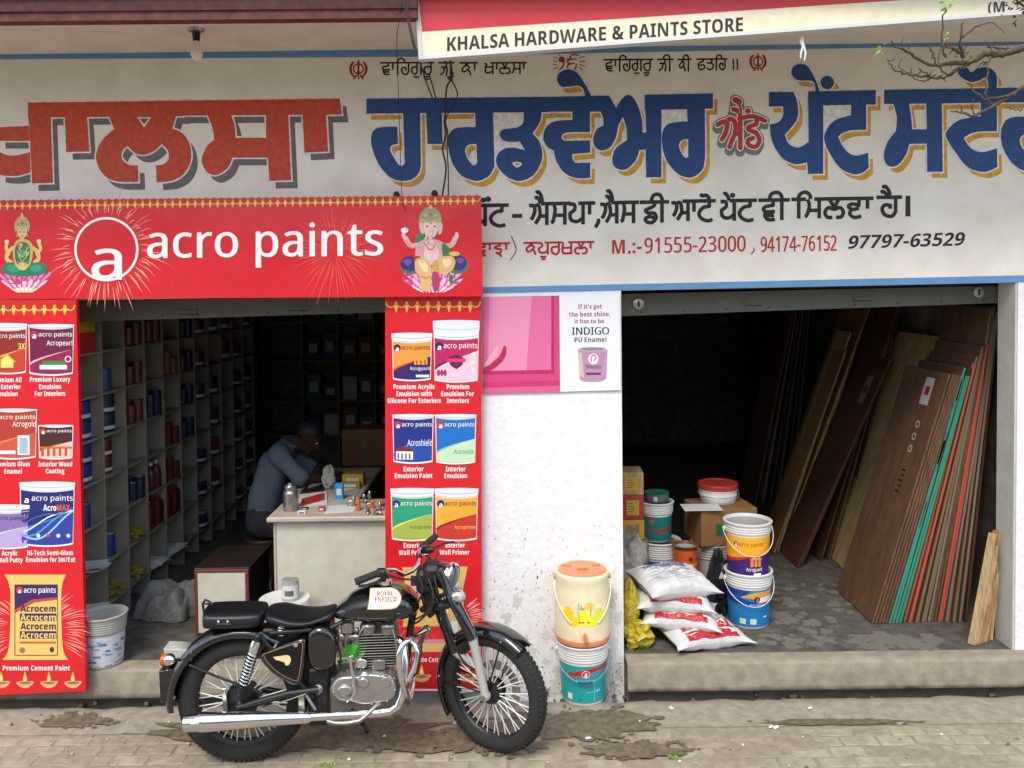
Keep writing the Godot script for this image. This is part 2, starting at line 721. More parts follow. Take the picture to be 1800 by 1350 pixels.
	var bulb := mk("bulb_glass", hx("e3ddcf"), 0.25)
	bulb.subsurf_scatter_enabled = true
	bulb.subsurf_scatter_strength = 0.3
	for c in [["tin_blue", "24386a"], ["tin_red", "5a221d"], ["tin_navy", "1d2240"], ["tin_orange", "744423"], ["tin_maroon", "4a1c1f"], ["tin_yellow", "97802a"], ["tin_teal", "1d6b70"], ["tin_white", "b4b4b0"], ["tin_purple", "35243f"], ["tin_green", "2f6b3a"], ["box_yellow", "b8962e"], ["box_blue", "1f8fc0"], ["box_red", "a8322a"]]:
		mk(c[0], hx(c[1]), 0.4)


# ---------- the ground ----------
func ground() -> void:
	var mb := MB.new()
	mb.bar(Vector3(-150, -0.7, -150), Vector3(150, -0.5, 150))
	structure("ground", mb, M.road)
	# channel between the plinth and the pavement
	mb = MB.new()
	mb.bar(Vector3(-30, -0.5, -0.3), Vector3(30, -0.28, 0.2))
	structure("drain_channel", mb, M.drain)
	# the road bed; its front edge is broken and uneven
	mb = MB.new()
	mb.bar(Vector3(-40, -0.5, 0.2), Vector3(40, -0.016, 14.0))
	var road := structure("road", mb, M.road)
	mb = MB.new()
	mb.soft()
	var n := FastNoiseLite.new()
	n.seed = 4
	n.frequency = 1.1
	n.fractal_octaves = 4
	var rows := []
	for k in 9:
		var row := []
		for i in 281:
			var x := -7.0 + i * 0.05
			var z0 := 0.15 + 0.028 * n.get_noise_2d(x * 3.0, 7.0)
			var z1 := 0.455 + 0.012 * n.get_noise_2d(x * 4.0, 70.0)
			var t := maxf(k - 2, 0) / 6.0
			var y := 0.0 + 0.006 * n.get_noise_2d(x * 4.0, t * 3.0)
			if k == 0:
				y = -0.2
			elif k == 1:
				y -= 0.012
			row.append(Vector3(x, minf(y, 0.005), lerpf(z0 - (0.008 if k == 1 else 0.0), z1, t)))
		rows.append(row)
	mb.grid(rows)
	part("pavement_strip", mb, M.strip, road)
	# brick pavers, each its own block with a worn top
	var meshes := []
	for v in 5:
		var p := MB.new()
		var r := RandomNumberGenerator.new()
		r.seed = 100 + v
		p.box(Vector3(0, -0.02, 0), Vector3(0.192 - 0.004 * (v % 2), 0.04, 0.093 - 0.003 * (v % 3)), 0.007)
		meshes.append(p.done())
	for j in 9:
		for i in 33:
			var x := -3.25 + i * 0.2 + (0.1 if j % 2 else 0.0)
			var z := 0.515 + j * 0.1
			var xf := Transform3D(Basis.from_euler(Vector3(rng.randf_range(-0.02, 0.02), rng.randf_range(-0.04, 0.04), rng.randf_range(-0.012, 0.012))), Vector3(x + rng.randf_range(-0.003, 0.003), rng.randf_range(-0.004, 0.0005), z))
			inst("paver", meshes[rng.randi() % 5], [M.paver, M.paver_b, M.paver_c, M.paver][rng.randi() % 4], road, xf)
	# dried mud that fills the joints and covers some of the pavers
	mb = MB.new()
	rows = []
	for k in 41:
		var row := []
		for i in 241:
			var x := -3.6 + i * 0.03
			var z := 0.43 + k * 0.025
			var y := -0.0045 + 0.014 * n.get_noise_2d(x * 1.6 + 50.0, z * 2.6) + 0.004 * n.get_noise_2d(x * 9.0, z * 9.0)
			if k == 0:
				y = -0.03
			elif k > 36:
				y = lerpf(-0.006, -0.02, (k - 36) / 4.0) + 0.003 * n.get_noise_2d(x * 7.0, z * 7.0)
			elif k < 3:
				y = maxf(y, 0.001)
			row.append(Vector3(x, clampf(y, -0.03 if k == 0 or k > 36 else -0.006, 0.004), z))
		rows.append(row)
	mb.grid(rows)
	part("dried_mud", mb, M.paver_b, road).set_meta("kind", "stuff")
	# damp patches left by water, with their own ragged outline
	for d in [[560, 1290, 250, 34, 5], [850, 1300, 120, 26, 6], [1010, 1275, 130, 28, 7], [1075, 1262, 70, 10, 10], [130, 1268, 60, 12, 8], [1470, 1271, 115, 5, 9], [1120, 1320, 90, 14, 11]]:
		mb = MB.new()
		damp(mb, Vector2(d[0], d[1]), d[2], d[3], d[4], n)
		for k in 26:
			var an := rng.randf() * TAU
			var e := rng.randf_range(0.75, 1.35)
			damp(mb, Vector2(d[0] + cos(an) * d[2] * e, d[1] + sin(an) * d[3] * e), d[2] * rng.randf_range(0.015, 0.09), maxf(d[3] * rng.randf_range(0.04, 0.16), 0.7), d[4] + k, n)
		part("damp_patch", mb, M.damp, road).set_meta("kind", "stuff")
	# litter and small stones
	mb = MB.new()
	for i in 48:
		var p := G(rng.randf_range(0, 1800), rng.randf_range(1262, 1348), 0.004)
		var s := rng.randf_range(0.004, 0.012)
		mb.tint([hx("b8ad9a"), hx("8d8170"), hx("d8d2c6"), hx("6b5f4e")][rng.randi() % 4])
		mb.box(p + Vector3(0, s * 0.3, 0), Vector3(s * 1.6, s, s * 1.2), s * 0.3, Basis.from_euler(Vector3(0, rng.randf() * 6.0, 0)))
	part("gravel", mb, M.paint, road).set_meta("kind", "stuff")
	for q in [[1034, 1299], [1355, 1279], [1364, 1280], [1424, 1246], [1180, 1246]]:
		var p := G(q[0], q[1], 0.002)
		mb = MB.new()
		mb.tint(hx("e4e2dc"))
		mb.box(p + Vector3(0, 0.006, 0), Vector3(0.035, 0.008, 0.018), 0.003, Basis.from_euler(Vector3(0.1, q[0], 0.1)))
		single("paper_scrap", mb, M.paint, {1034: "white scrap lying on the damp patch near the front wheel", 1355: "white scrap on the pavement strip, left one of two side by side", 1364: "white scrap on the pavement strip, right one of two side by side", 1424: "tiny white scrap at the edge of the drain under the right step", 1180: "tiny white scrap on the drain edge just right of the teal bucket"}[q[0]], "litter")
	# weeds
	for q in [[100, 1266, 6], [1185, 1334, 3], [575, 1346, 6]]:
		mb = MB.new()
		mb.flat()
		for i in 22:
			var p := G(q[0] + rng.randf_range(-12, 12), q[1] + rng.randf_range(-3, 3), 0.0)
			var tip := p + Vector3(rng.randf_range(-0.025, 0.025), rng.randf_range(0.008, 0.03), rng.randf_range(-0.02, 0.02))
			mb.tri(p + Vector3(-0.003, 0, 0), p + Vector3(0.003, 0, 0), tip)
			mb.tri(p + Vector3(-0.003, 0, 0.002), tip + Vector3(0.008, 0, 0), p + Vector3(0.003, 0, 0))
		single("weed_tuft", mb, M.leaf, {100: "small green weeds at the drain edge, far left", 1185: "small green weeds on the pavers below the front wheel gap", 575: "small green weeds between the pavers below the engine"}[q[0]], "weeds")


func damp(mb: MB, mid: Vector2, rx: float, ry: float, s: int, n: FastNoiseLite) -> void:
	var o := PackedVector2Array()
	for i in 60:
		var a := TAU * i / 60
		var r := 1.0 + 0.55 * n.get_noise_2d(cos(a) * 1.2 + s * 9.0, sin(a) * 1.2) + 0.3 * n.get_noise_2d(cos(a) * 5.0, sin(a) * 5.0 + s)
		o.append(mid + Vector2(cos(a) * rx, sin(a) * ry) * r)
	var front := PackedVector3Array()
	var flat2 := PackedVector2Array()
	for p in o:
		var g := G(p.x, p.y, 0.0)
		g.z = maxf(g.z, 0.16)
		g.y = 0.0078 + 0.00002 * (s % 37)
		front.append(g)
		flat2.append(Vector2(g.x, g.z))
	mb.flat()
	var ids := Geometry2D.triangulate_polygon(flat2)
	for k in range(0, ids.size(), 3):
		mb.tri(front[ids[k]], front[ids[k + 1]], front[ids[k + 2]])


# ---------- the building ----------
var shop: Node3D


func building() -> void:
	shop = thing("shop_building", "whitewashed two-bay shop front with hand painted lettering above two open shutters", "shop building", Vector3(0, 0, WALL_Z))
	var ceil_y := W(400, 91, WALL_Z).y
	# wall above the two openings
	var mb := MB.new()
	slab(mb, path("-900,101 2700,58 2700,484 1790,496.5 848,516 140,528 -900,543"), WALL_Z, 0.19)
	var fascia := part("fascia_wall", mb, M.wall_white, shop)
	mb = MB.new()
	slab(mb, path("690,519.3 1091.5,511 1097.5,1260 690,1260"), WALL_Z, 0.19)
	var pier := part("pier", mb, M.pier_white, shop)
	mb = MB.new()
	slab(mb, path("-900,543 80,529 92,1260 -900,1260"), WALL_Z, 0.19)
	part("left_pier", mb, M.pier_white, shop)
	mb = MB.new()
	slab(mb, path("1790,496.5 2700,484 2700,1260 1783,1260"), WALL_Z, 0.19)
	part("right_pillar", mb, M.pier_white, shop)
	mb = MB.new()
	var jx := W(1790, 800, WALL_Z).x
	slab(mb, path("1785,497.5 1789,497.4 1782,1260 1778,1260"), WALL_Z - 0.003, 0.186)
	part("door_reveal", mb, M.jamb, shop)
	# blue painted stripes
	mb = MB.new()
	slab(mb, path("-900,103 400,87.5 1800,67 2700,54 2700,76 1800,79 1300,88 735,99.5 0,104 -900,119"), WALL_Z + 0.003, 0.003)
	part("upper_blue_stripe", mb, M.stripe, shop)
	mb = MB.new()
	slab(mb, path("848,505 1795,484 2700,470 2700,483.5 1790,496 848,515.6"), WALL_Z + 0.003, 0.003)
	part("lower_blue_stripe", mb, M.stripe, shop)
	# overhang: slab with a painted beam at its edge
	mb = MB.new()
	mb.bar(Vector3(-8, ceil_y, WALL_Z - 0.2), Vector3(8, ceil_y + 0.14, 0.98))
	part("overhang_slab", mb, M.soffit, shop)
	mb = MB.new()
	slab(mb, path("-900,-90 733,-110 733,14 -900,29"), 0.96, 0.08)
	part("overhang_beam", mb, M.beam, shop)
	mb = MB.new()
	slab(mb, path("-900,29.3 733,14.3 733,31 -900,46"), 0.95, 0.07)
	part("beam_lip", mb, M.beam_light, shop)
	mb = MB.new()
	mb.bar(Vector3(-8, ceil_y + 0.14, WALL_Z - 0.25), Vector3(8, ceil_y + 2.5, WALL_Z - 0.05))
	part("upper_storey_wall", mb, M.wall_white, shop)
	# plinth steps
	for s in [[W(690, 900, WALL_Z).x - 2.8, W(678, 1190, 0.08).x, "left_step", 1187.0], [W(1096, 900, WALL_Z).x, jx + 0.05, "right_step", 1180.0]]:
		mb = MB.new()
		var rows := []
		var n := FastNoiseLite.new()
		n.seed = 12
		n.frequency = 1.5
		n.fractal_octaves = 4
		var prof := [Vector2(-0.06, 0.002), Vector2(0.0, 0.003), Vector2(0.062, -0.001), Vector2(0.070, -0.006), Vector2(0.074, -0.016), Vector2(0.076, -0.09), Vector2(0.080, -0.14), Vector2(0.079, -0.17), Vector2(0.062, -0.178), Vector2(0.02, -0.19), Vector2(0.0, -0.5)]
		for k in prof.size():
			var row := []
			for i in 121:
				var x := lerpf(s[0], s[1], i / 120.0)
				var w: float = 0.003 * n.get_noise_2d(x * 2.0, k * 0.3) + (0.016 * n.get_noise_2d(x * 6.0, k * 0.6) if k >= 7 and k <= 9 else 0.0)
				row.append(Vector3(x, FLOOR_Y + prof[k].y + w * 0.7, prof[k].x + w))
			rows.append(row)
		mb.grid(rows)
		part(s[2], mb, M.concrete, shop)
	# broken mortar along the foot of the steps and piers
	mb = MB.new()
	for i in 90:
		var x := rng.randf_range(-2.7, 3.3)
		var sx := rng.randf_range(0.01, 0.05)
		mb.box(Vector3(x, rng.randf_range(-0.09, -0.02), rng.randf_range(-0.02, 0.07) if (x > 0.75 or x < -0.8) else rng.randf_range(-0.05, 0.0)), Vector3(sx, rng.randf_range(0.01, 0.035), 0.03), 0.006, Basis.from_euler(Vector3(rng.randf(), rng.randf(), rng.randf())))
	part("broken_mortar", mb, M.mortar, shop).set_meta("kind", "stuff")
	# dirt splashed on the foot of the pier
	var a := Art.new()
	for i in 900:
		var t := pow(rng.randf(), 2.3)
		var y := 1220.0 - t * 300.0
		var x := rng.randf_range(850, 1095)
		var r := rng.randf_range(0.35, 1.5)
		var c := hx("8d8578").lerp(hx("d2cdc4"), clampf(rng.randf() * 0.9 + t * 0.5, 0, 1))
		if rng.randf() < 0.06:
			c = hx("5d564c")
		var o := PackedVector2Array()
		var tall := rng.randf_range(0.7, 2.6)
		for k in 9:
			var an := TAU * k / 9
			o.append(Vector2(x + cos(an) * r * rng.randf_range(0.3, 1.5), y + sin(an) * r * tall * rng.randf_range(0.4, 1.3)))
		if Geometry2D.triangulate_polygon(o).size() > 0:
			a.poly(o, c, 1.0 + (i % 3) * 0.5)
	mb = MB.new()
	a.lay(mb, on_plane(WALL_Z))
	part("dirt_speck", mb, M.paint, pier).set_meta("kind", "stuff")
	# stains where damp has crept up the foot of the pier
	a = Art.new()
	for i in 60:
		var y := 1222.0 - pow(rng.randf(), 1.8) * 170.0
		var x := rng.randf_range(852, 1092)
		var r := rng.randf_range(4.0, 13.0)
		var o := PackedVector2Array()
		var s := FastNoiseLite.new()
		s.seed = i
		s.frequency = 1.0
		for k in 22:
			var an := TAU * k / 22
			var rr := r * (1.0 + 0.9 * s.get_noise_2d(cos(an) * 1.8, sin(an) * 1.8))
			o.append(Vector2(clampf(x + cos(an) * rr, 850, 1093), minf(y + sin(an) * rr * 1.3, 1226)))
		if Geometry2D.triangulate_polygon(o).size() > 0:
			a.poly(o, hx("c9c3b8").lerp(hx("d9d5cd"), rng.randf()), 0.4 + i * 0.008)
	mb = MB.new()
	a.lay(mb, on_plane(WALL_Z))
	part("damp_stain", mb, M.paint, pier).set_meta("kind", "stuff")
	# rooms behind the openings
	rooms(ceil_y)
	shutter("left", path("128,530 690,519 690,548.5 128,566"), -0.25, [[312, 545, 346, 552], [505, 538, 543, 545]], "grey rolled-up shutter bottom rail with two slots above the left doorway", "left")
	shutter("right", path("1085,517 1770,502 1770,532 1085,556"), -0.25, [[1308, 530, 1340, 536], [1500, 522, 1532, 528]], "grey rolled-up shutter bottom rail with round locks above the right doorway", "right")
	# ceiling lamp at the overhang
	var at := W(345, 62, 0.42)
	at.y = ceil_y
	var lamp := thing("ceiling_bulb", "white bulb hanging from a dark holder under the overhang, above the red word", "light bulb", at)
	mb = MB.new()
	mb.lathe([Vector2(0, 0), Vector2(0.045, 0), Vector2(0.04, -0.018), Vector2(0.02, -0.022)], 20)
	local("mount", mb, M.steel, lamp)
	mb = MB.new()
	mb.lathe([Vector2(0.02, -0.02), Vector2(0.022, -0.03), Vector2(0.018, -0.07), Vector2(0, -0.07)], 16)
	local("bulb_holder", mb, M.black, lamp)
	mb = MB.new()
	mb.lathe([Vector2(0.016, -0.07), Vector2(0.02, -0.09), Vector2(0.03, -0.115), Vector2(0.033, -0.14), Vector2(0.026, -0.165), Vector2(0.012, -0.176), Vector2(0, -0.178)], 20)
	local("bulb", mb, M.bulb_glass, lamp)


func shutter(_side: String, o: PackedVector2Array, z: float, slots: Array, label: String, side: String) -> void:
	var mid := W((o[0].x + o[1].x) / 2, o[0].y, z)
	var t := thing("rolling_shutter", label, "shutter", mid)
	var mb := MB.new()
	slab(mb, o, z, 0.03)
	part("bottom_rail", mb, M.shutter, t)
	# a few curled slats above the rail
	for k in 4:
		mb = MB.new()
		var up := 0.03 + k * 0.055
		var x0 := W(o[0].x, o[0].y, z).x
		var x1 := W(o[1].x, o[1].y, z).x
		var y := W(o[0].x, o[0].y, z).y
		mb.bar(Vector3(x0, y - 0.01 + up, z - 0.06 - k * 0.02), Vector3(x1, y + 0.042 + up, z - 0.045 - k * 0.02), 0.006)
		part("slat", mb, M.shutter, t)
	for s in slots:
		mb = MB.new()
		slab(mb, path("%f,%f %f,%f %f,%f %f,%f" % [s[0], s[1], s[2], s[1] - 0.4, s[2], s[3] - 0.4, s[0], s[3]]), z + 0.008, 0.01)
		part("handle", mb, M.shutter, t)
		mb = MB.new()
		slab(mb, path("%f,%f %f,%f %f,%f %f,%f" % [s[0] + 1, s[3], s[2] - 1, s[3] - 0.4, s[2] - 1, s[3] + 1.6, s[0] + 1, s[3] + 2]), z + 0.003, 0.01)
		part("handle_slot", mb, M.black, t)
	for k in 9:
		var u := 0.06 + k * 0.11
		mb = MB.new()
		var e := o[3].lerp(o[2], u)
		mb.ball(W(e.x, e.y - 6, z), Vector3(0.006, 0.006, 0.004), 8)
		part("rivet", mb, M.black, t)
	if side == "right":
		for q in [[1122, 534], [1719, 514]]:
			mb = MB.new()
			var c := W(q[0], q[1], z)
			mb.lathe([Vector2(0.0, 0.014), Vector2(0.02, 0.016), Vector2(0.034, 0.012), Vector2(0.038, 0.0)], 20, Transform3D(Basis(Vector3.RIGHT, PI / 2), c))
			var lk := part("round_lock", mb, M.steel, t)
			mb = MB.new()
			mb.box(c + Vector3(0, 0, 0.016), Vector3(0.012, 0.04, 0.006), 0.002)
			part("keyhole_cover", mb, M.black, lk)


func rooms(ceil_y: float) -> void:
	# one floor slab under both rooms, dividing wall behind the pier
	var mb := MB.new()
	mb.bar(Vector3(-3.6, -0.3, -7.2), Vector3(4.2, FLOOR_Y, -0.055))
	var fl := structure("shop_floor", mb, M.shop_floor)
	# flakes of dried cement on the floor of the right room
	var n := FastNoiseLite.new()
	n.seed = 9
	n.frequency = 1.0
	for i in 110:
		var px := rng.randf_range(1330, 1640)
		var py := rng.randf_range(1020, 1138)
		if px > 1500 and py < 1110:
			py = rng.randf_range(1118, 1140)
		var m := G(px, py, FLOOR_Y)
		var r := rng.randf_range(0.012, 0.05)
		var front := PackedVector3Array()
		var flat2 := PackedVector2Array()
		for k in 14:
			var an := TAU * k / 14
			var rr := r * (1.0 + 1.1 * n.get_noise_2d(cos(an) * 1.6 + i * 5, sin(an) * 1.6))
			var p := Vector2(m.x + cos(an) * rr * 1.3, m.z + sin(an) * rr)
			flat2.append(p)
			front.append(Vector3(p.x, FLOOR_Y + 0.002 + i * 0.00008, p.y))
		mb = MB.new()
		mb.prism(front, Vector3(0, -0.012, 0), flat2)
		part("cement_flake", mb, M.flake, fl)
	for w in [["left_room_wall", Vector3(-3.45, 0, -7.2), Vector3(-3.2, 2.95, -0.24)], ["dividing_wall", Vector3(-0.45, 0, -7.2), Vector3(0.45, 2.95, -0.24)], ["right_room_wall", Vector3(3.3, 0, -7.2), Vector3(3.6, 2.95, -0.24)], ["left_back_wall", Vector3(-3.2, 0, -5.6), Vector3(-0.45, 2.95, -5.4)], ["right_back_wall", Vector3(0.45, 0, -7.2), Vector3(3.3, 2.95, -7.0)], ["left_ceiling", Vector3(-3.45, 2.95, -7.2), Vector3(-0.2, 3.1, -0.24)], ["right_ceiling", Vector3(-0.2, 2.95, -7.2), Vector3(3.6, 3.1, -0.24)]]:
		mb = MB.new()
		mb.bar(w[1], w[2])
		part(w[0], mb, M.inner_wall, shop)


# ---------- hand painted lettering ----------
# joins outlines; gives [outlines, holes]
func joined(list: Array) -> Array:
	var outs := []
	var holes := []
	for p0 in list:
		var p: PackedVector2Array = p0
		if Geometry2D.is_polygon_clockwise(p):
			p = p.duplicate()
			p.reverse()
		var cut := []
		for h in holes:
			for q in Geometry2D.clip_polygons(h, p):
				cut.append(q)
		holes = cut
		var cur := p
		var keep := []
		for o in outs:
			var r := Geometry2D.merge_polygons(cur, o)
			var big := []
			var inner := []
			for q in r:
				if Geometry2D.is_polygon_clockwise(q):
					inner.append(q)
				else:
					big.append(q)
			if big.size() == 1:
				cur = big[0]
				for q in inner:
					q.reverse()
					holes.append(q)
			else:
				keep.append(o)
		keep.append(cur)
		outs = keep
	return [outs, holes]


func moved(list: Array, by: Vector2) -> Array:
	var out := []
	for p in list:
		var q := PackedVector2Array()
		for v in p:
			q.append(v + by)
		out.append(q)
	return out


func grown(list: Array, d: float) -> Array:
	var out := []
	for p in list:
		for q in Geometry2D.offset_polygon(p, d, Geometry2D.JOIN_MITER):
			out.append(q)
	return out


# a brush letter: its shadow, its white edge, its colour
func sign_letters(a: Array, own_holes: Array, c: Color, shade: Color, by: Vector2, edge: float, called: String, gradient_to := Color.TRANSPARENT) -> void:
	var j := joined(a)
	var holes: Array = j[1]
	for h in own_holes:
		if Geometry2D.is_polygon_clockwise(h):
			h.reverse()
		holes.append(h)
	var wide := joined(grown(j[0], edge))
	var wide_holes: Array = wide[1]
	wide_holes.append_array(grown(holes, -edge))
	var art := Art.new()
	for o in j[0]:
		art.poly(o, c, 4.0, holes)
	for o in wide[0]:
		art.poly(o, hx("ece6dc"), 3.0, wide_holes)
	for o in moved(j[0], by):
		art.poly(o, shade, 1.0, moved(holes, by))
	var mb := MB.new()
	art.lay(mb, on_plane(WALL_Z))
	part(called, mb, M.painted_word, shop)


const BRUSH := {
	"ਟ": "8|6,0 6,2.8 c3,3.4 c1,6 c2,8.6 c5,10 7.6,9.4",
	"ਅ": "9.6|0,0.8 c2,0.9 c2.7,3 c1.8,6 0.8,7.4;2.5,1.2 c4.2,0.6 c5,3 c5,5.5 c3.8,8 2.8,9.3;4.9,5.8 8.2,5.8;8.2,0 8.2,10",
	"ਸ": "8.4|1.8,0 c2.4,3 c2,6 c1.4,8.4 0.5,9;2.2,5.5 6.9,5.5;6.9,0 6.9,10",
	"ਪ": "8.4|0.4,0.4 c2.8,0.6 c3,3 0.9,4.6 c1.3,7.6 c4,8.6 6.8,7;6.9,0 6.9,10",
	"ਾ": "3|1.5,0 1.5,5.4",
	"ਡ": "8|6,0 c6,1.8 c3,3.2 c1.6,4 c3,5.2 c6,5.4 c7,7.6 c5,9.8 c2.4,9.5 c1.6,8 c3.6,7 6,7.6",
	"ੀ": "4.4|2,10 2,0 c2,-1.6 c0.6,-3.6 c-2,-3.4 c-3.2,-1.6 -3,0",
	"ਿ": "4|2,10 2,0 c2.2,-2 c4,-3.6 c6,-3.2 c7,-1.6 7,0",
	"ੋ": "0|-6.4,-3.6 c-5.4,-2.6 c-3.4,-2.8 -2.2,-1.6 -2.2,0",
	"ੇ": "0|-6.6,-3.2 c-5.6,-3.6 c-4.4,-1.8 -4,0",
	"ੈ": "0|-7,-2.6 c-6,-3 c-4.8,-1.6 -4.4,0;-6.4,-5 c-5.2,-5.6 c-3.8,-3 -3.6,0",
	"ਂ": "0|-2.4,-2.6 -2.2,-2.6",
	"ਵ": "7|5.2,0 5.2,2.6 c2,3.2 c1,4.6 c2.4,5.8 6,5.6;2,5.8 c1.6,7.6 c3,9.6 6,9.6;2.4,7.6 5.6,7.6",
	"ਮ": "8.4|1.8,0 c2.6,3 c2.2,6 c1.4,8.4 0.6,9;2.3,5.8 6.9,5.8;6.9,0 6.9,10",
	"ਲ": "10|2.8,0 5,4.4 7.2,0;4.2,9.6 c2,9.4 c1,7 c2.4,4.6 c5,5.4 c7.6,4.6 c9,7 c8,9.4 5.8,9.6",
	"ਦ": "8|5.8,0 5.8,3.6 c3,2.8 c1.2,4 c3,5.6 5.8,5;2.4,5.6 c1.8,8 c3.8,9.8 6.8,9.2",
	"ਹ": "7.4|6,0 6,7.4 c4.6,9.8 c2,9 c1,6 c2,4 4,4.2 4,6",
	"।": "3|1.5,0 1.5,10",
	"ੜ": "7.6|5,0 5,1.8 c1.6,3 c3,4.4 c5.8,5 c5,7.6 2.2,7.6;3.4,8.8 c5,9 6,11",
	"ਕ": "8.4|5.6,0 c3.4,2 c1,5 c2,7.4 c4.6,6 c6,3.6 c4.6,2.2 3,2.6;4.8,5.4 c6.2,7 7,10",
	"ੂ": "0|-6.6,11.8 -2.4,11.8;-5.8,13.8 -3,13.8",
	"ੁ": "0|-6.4,12 -3,12",
	"ਰ": "7.4|6,0 6,7.4 c4.6,9.8 c2,9 c1,6 c2,3.8 6,3.6",
	"ਥ": "8.4|1.6,0 c1,4 c1.6,9 6.8,9;6.9,0 6.9,10;1.5,4.6 6.8,4.6",
	"ਜ": "8|6,0 6,3.4 1.6,3.4;6,3.4 c6.6,6 6,10;4,3.6 c3.6,7 0.8,9.6",
	"ਖ": "8.4|0.6,0.4 c2,1.4 1,3.8 6.8,3.8;1,3.8 c1.2,8 c3.4,9 6.8,7.6;6.9,0 6.9,10",
	"ਗ": "9|4.8,0 4.8,7.4 c3.6,9.6 c1.6,8.6 c0.8,6 c2,3.8 4.8,3.6;7.6,0 7.6,10",
	"ਫ": "8|5.4,0 5.4,2 c2,3.4 c0.8,6.4 c2.4,9.4 c5.6,9 c6.8,7 c5.4,5.4 2.4,5.8",
	"ਤ": "7.6|3.4,0 c5.6,1.4 c4,3.6 1,3.4;4,3.6 c6.6,5 c6,8.6 c3.4,9.8 1,8.4",
	"-": "5|0.6,5 4.4,5",
	"(": "3|2,-1 c0.6,4 2,11", ")": "3|1,-2 c2.6,4 c2.6,8 0.6,13",
	",": "3|1.8,8.6 c2,10 0.6,12.6",
	" ": "3|",
}


# one word in brush strokes from x0 to x1 under a headline at y0, letters down to y1
func brush_word(art: Art, s: String, x0: float, x1: float, y0: float, y1: float, w: float, c: Color, slope := -0.015, headline := true) -> void:
	var total := 0.0
	for ch in s:
		total += float(BRUSH[ch].get_slice("|", 0))
	var kx := (x1 - x0) / total
	var ky := (y1 - y0) / 10.0
	var at := 0.0
	var all := []
	var own := []
	for ch in s:
		var d: String = BRUSH[ch]
		for stroke in d.get_slice("|", 1).split(";", false):
			var pts := PackedVector2Array()
			for p in path(stroke, Vector2.ZERO, 1.0, true):
				var x := x0 + (at + p.x) * kx
				pts.append(Vector2(x, y0 + p.y * ky + slope * (x - x0)))
			var ww := w * (1.35 if ch == "ਂ" else 1.0)
			for o in Geometry2D.offset_polyline(pts, ww / 2, Geometry2D.JOIN_ROUND, Geometry2D.END_ROUND if ch == "ਂ" or w < 3.5 else Geometry2D.END_BUTT):
				if Geometry2D.is_polygon_clockwise(o):
					o.reverse()
					own.append([all.size(), o])
				else:
					all.append(o)
		at += float(d.get_slice("|", 0))
	at = 0.0
	for ch in s:
		var wide := float(BRUSH[ch].get_slice("|", 0))
		if headline and wide > 0.0:
			# some letters are open at the top
			var from := at + (wide * 0.66 if ch in "ਅਮਪਖਥ" else -0.4)
			var xa := x0 + from * kx
			var xb := x0 + (at + wide + 0.3) * kx
			all.append_array(Geometry2D.offset_polyline(PackedVector2Array([Vector2(xa, y0 + slope * (xa - x0)), Vector2(xb, y0 + slope * (xb - x0))]), w / 2))
		at += wide
	var j := joined(all)
	var holes: Array = j[1]
	for h in own:
		# the counter of a looped stroke, less what other strokes cover of it
		var left := [h[1]]
		for i in all.size():
			if absi(i - h[0]) <= 1 and Geometry2D.intersect_polygons(all[i], h[1]).size() > 0 and i == h[0] - 1:
				continue
			if i == h[0] or i == h[0] - 1:
				continue
			var next := []
			for q in left:
				next.append_array(Geometry2D.clip_polygons(q, all[i]))
			left = next
		holes.append_array(left)
	for o in j[0]:
		art.poly(o, c, 2.0, holes)


func khanda(art: Art, x: float, y: float, r: float) -> void:
	var c := hx("a3251f")
	art.ring(x, y, r * 0.52, r * 0.16, c, 2.0)
	art.poly(path("0,-17 c2,-12 1.6,2 c2.4,6 0,15 c-2.4,6 -1.6,2 c-2,-12", Vector2(x, y), 17.0 / r), c, 3.0)
	for s in [-1.0, 1.0]:
		var o := PackedVector2Array()
		for k in 13:
			var a := lerpf(-0.9, 1.25, k / 12.0)
			o.append(Vector2(x + s * cos(a) * r * 0.98, y + sin(a) * r * 1.02))
		for k in 13:
			var a := lerpf(1.25, -0.9, k / 12.0)
			o.append(Vector2(x + s * cos(a) * r * 0.70, y + sin(a) * r * 0.86))
		art.poly(o, c, 2.0)
		art.line(PackedVector2Array([Vector2(x + s * r * 0.2, y + r * 0.7), Vector2(x + s * r * 0.5, y + r * 1.05)]), r * 0.16, c, 2.5)
	art.line(PackedVector2Array([Vector2(x, y + r * 0.6), Vector2(x, y + r * 1.05)]), r * 0.16, c, 2.5)


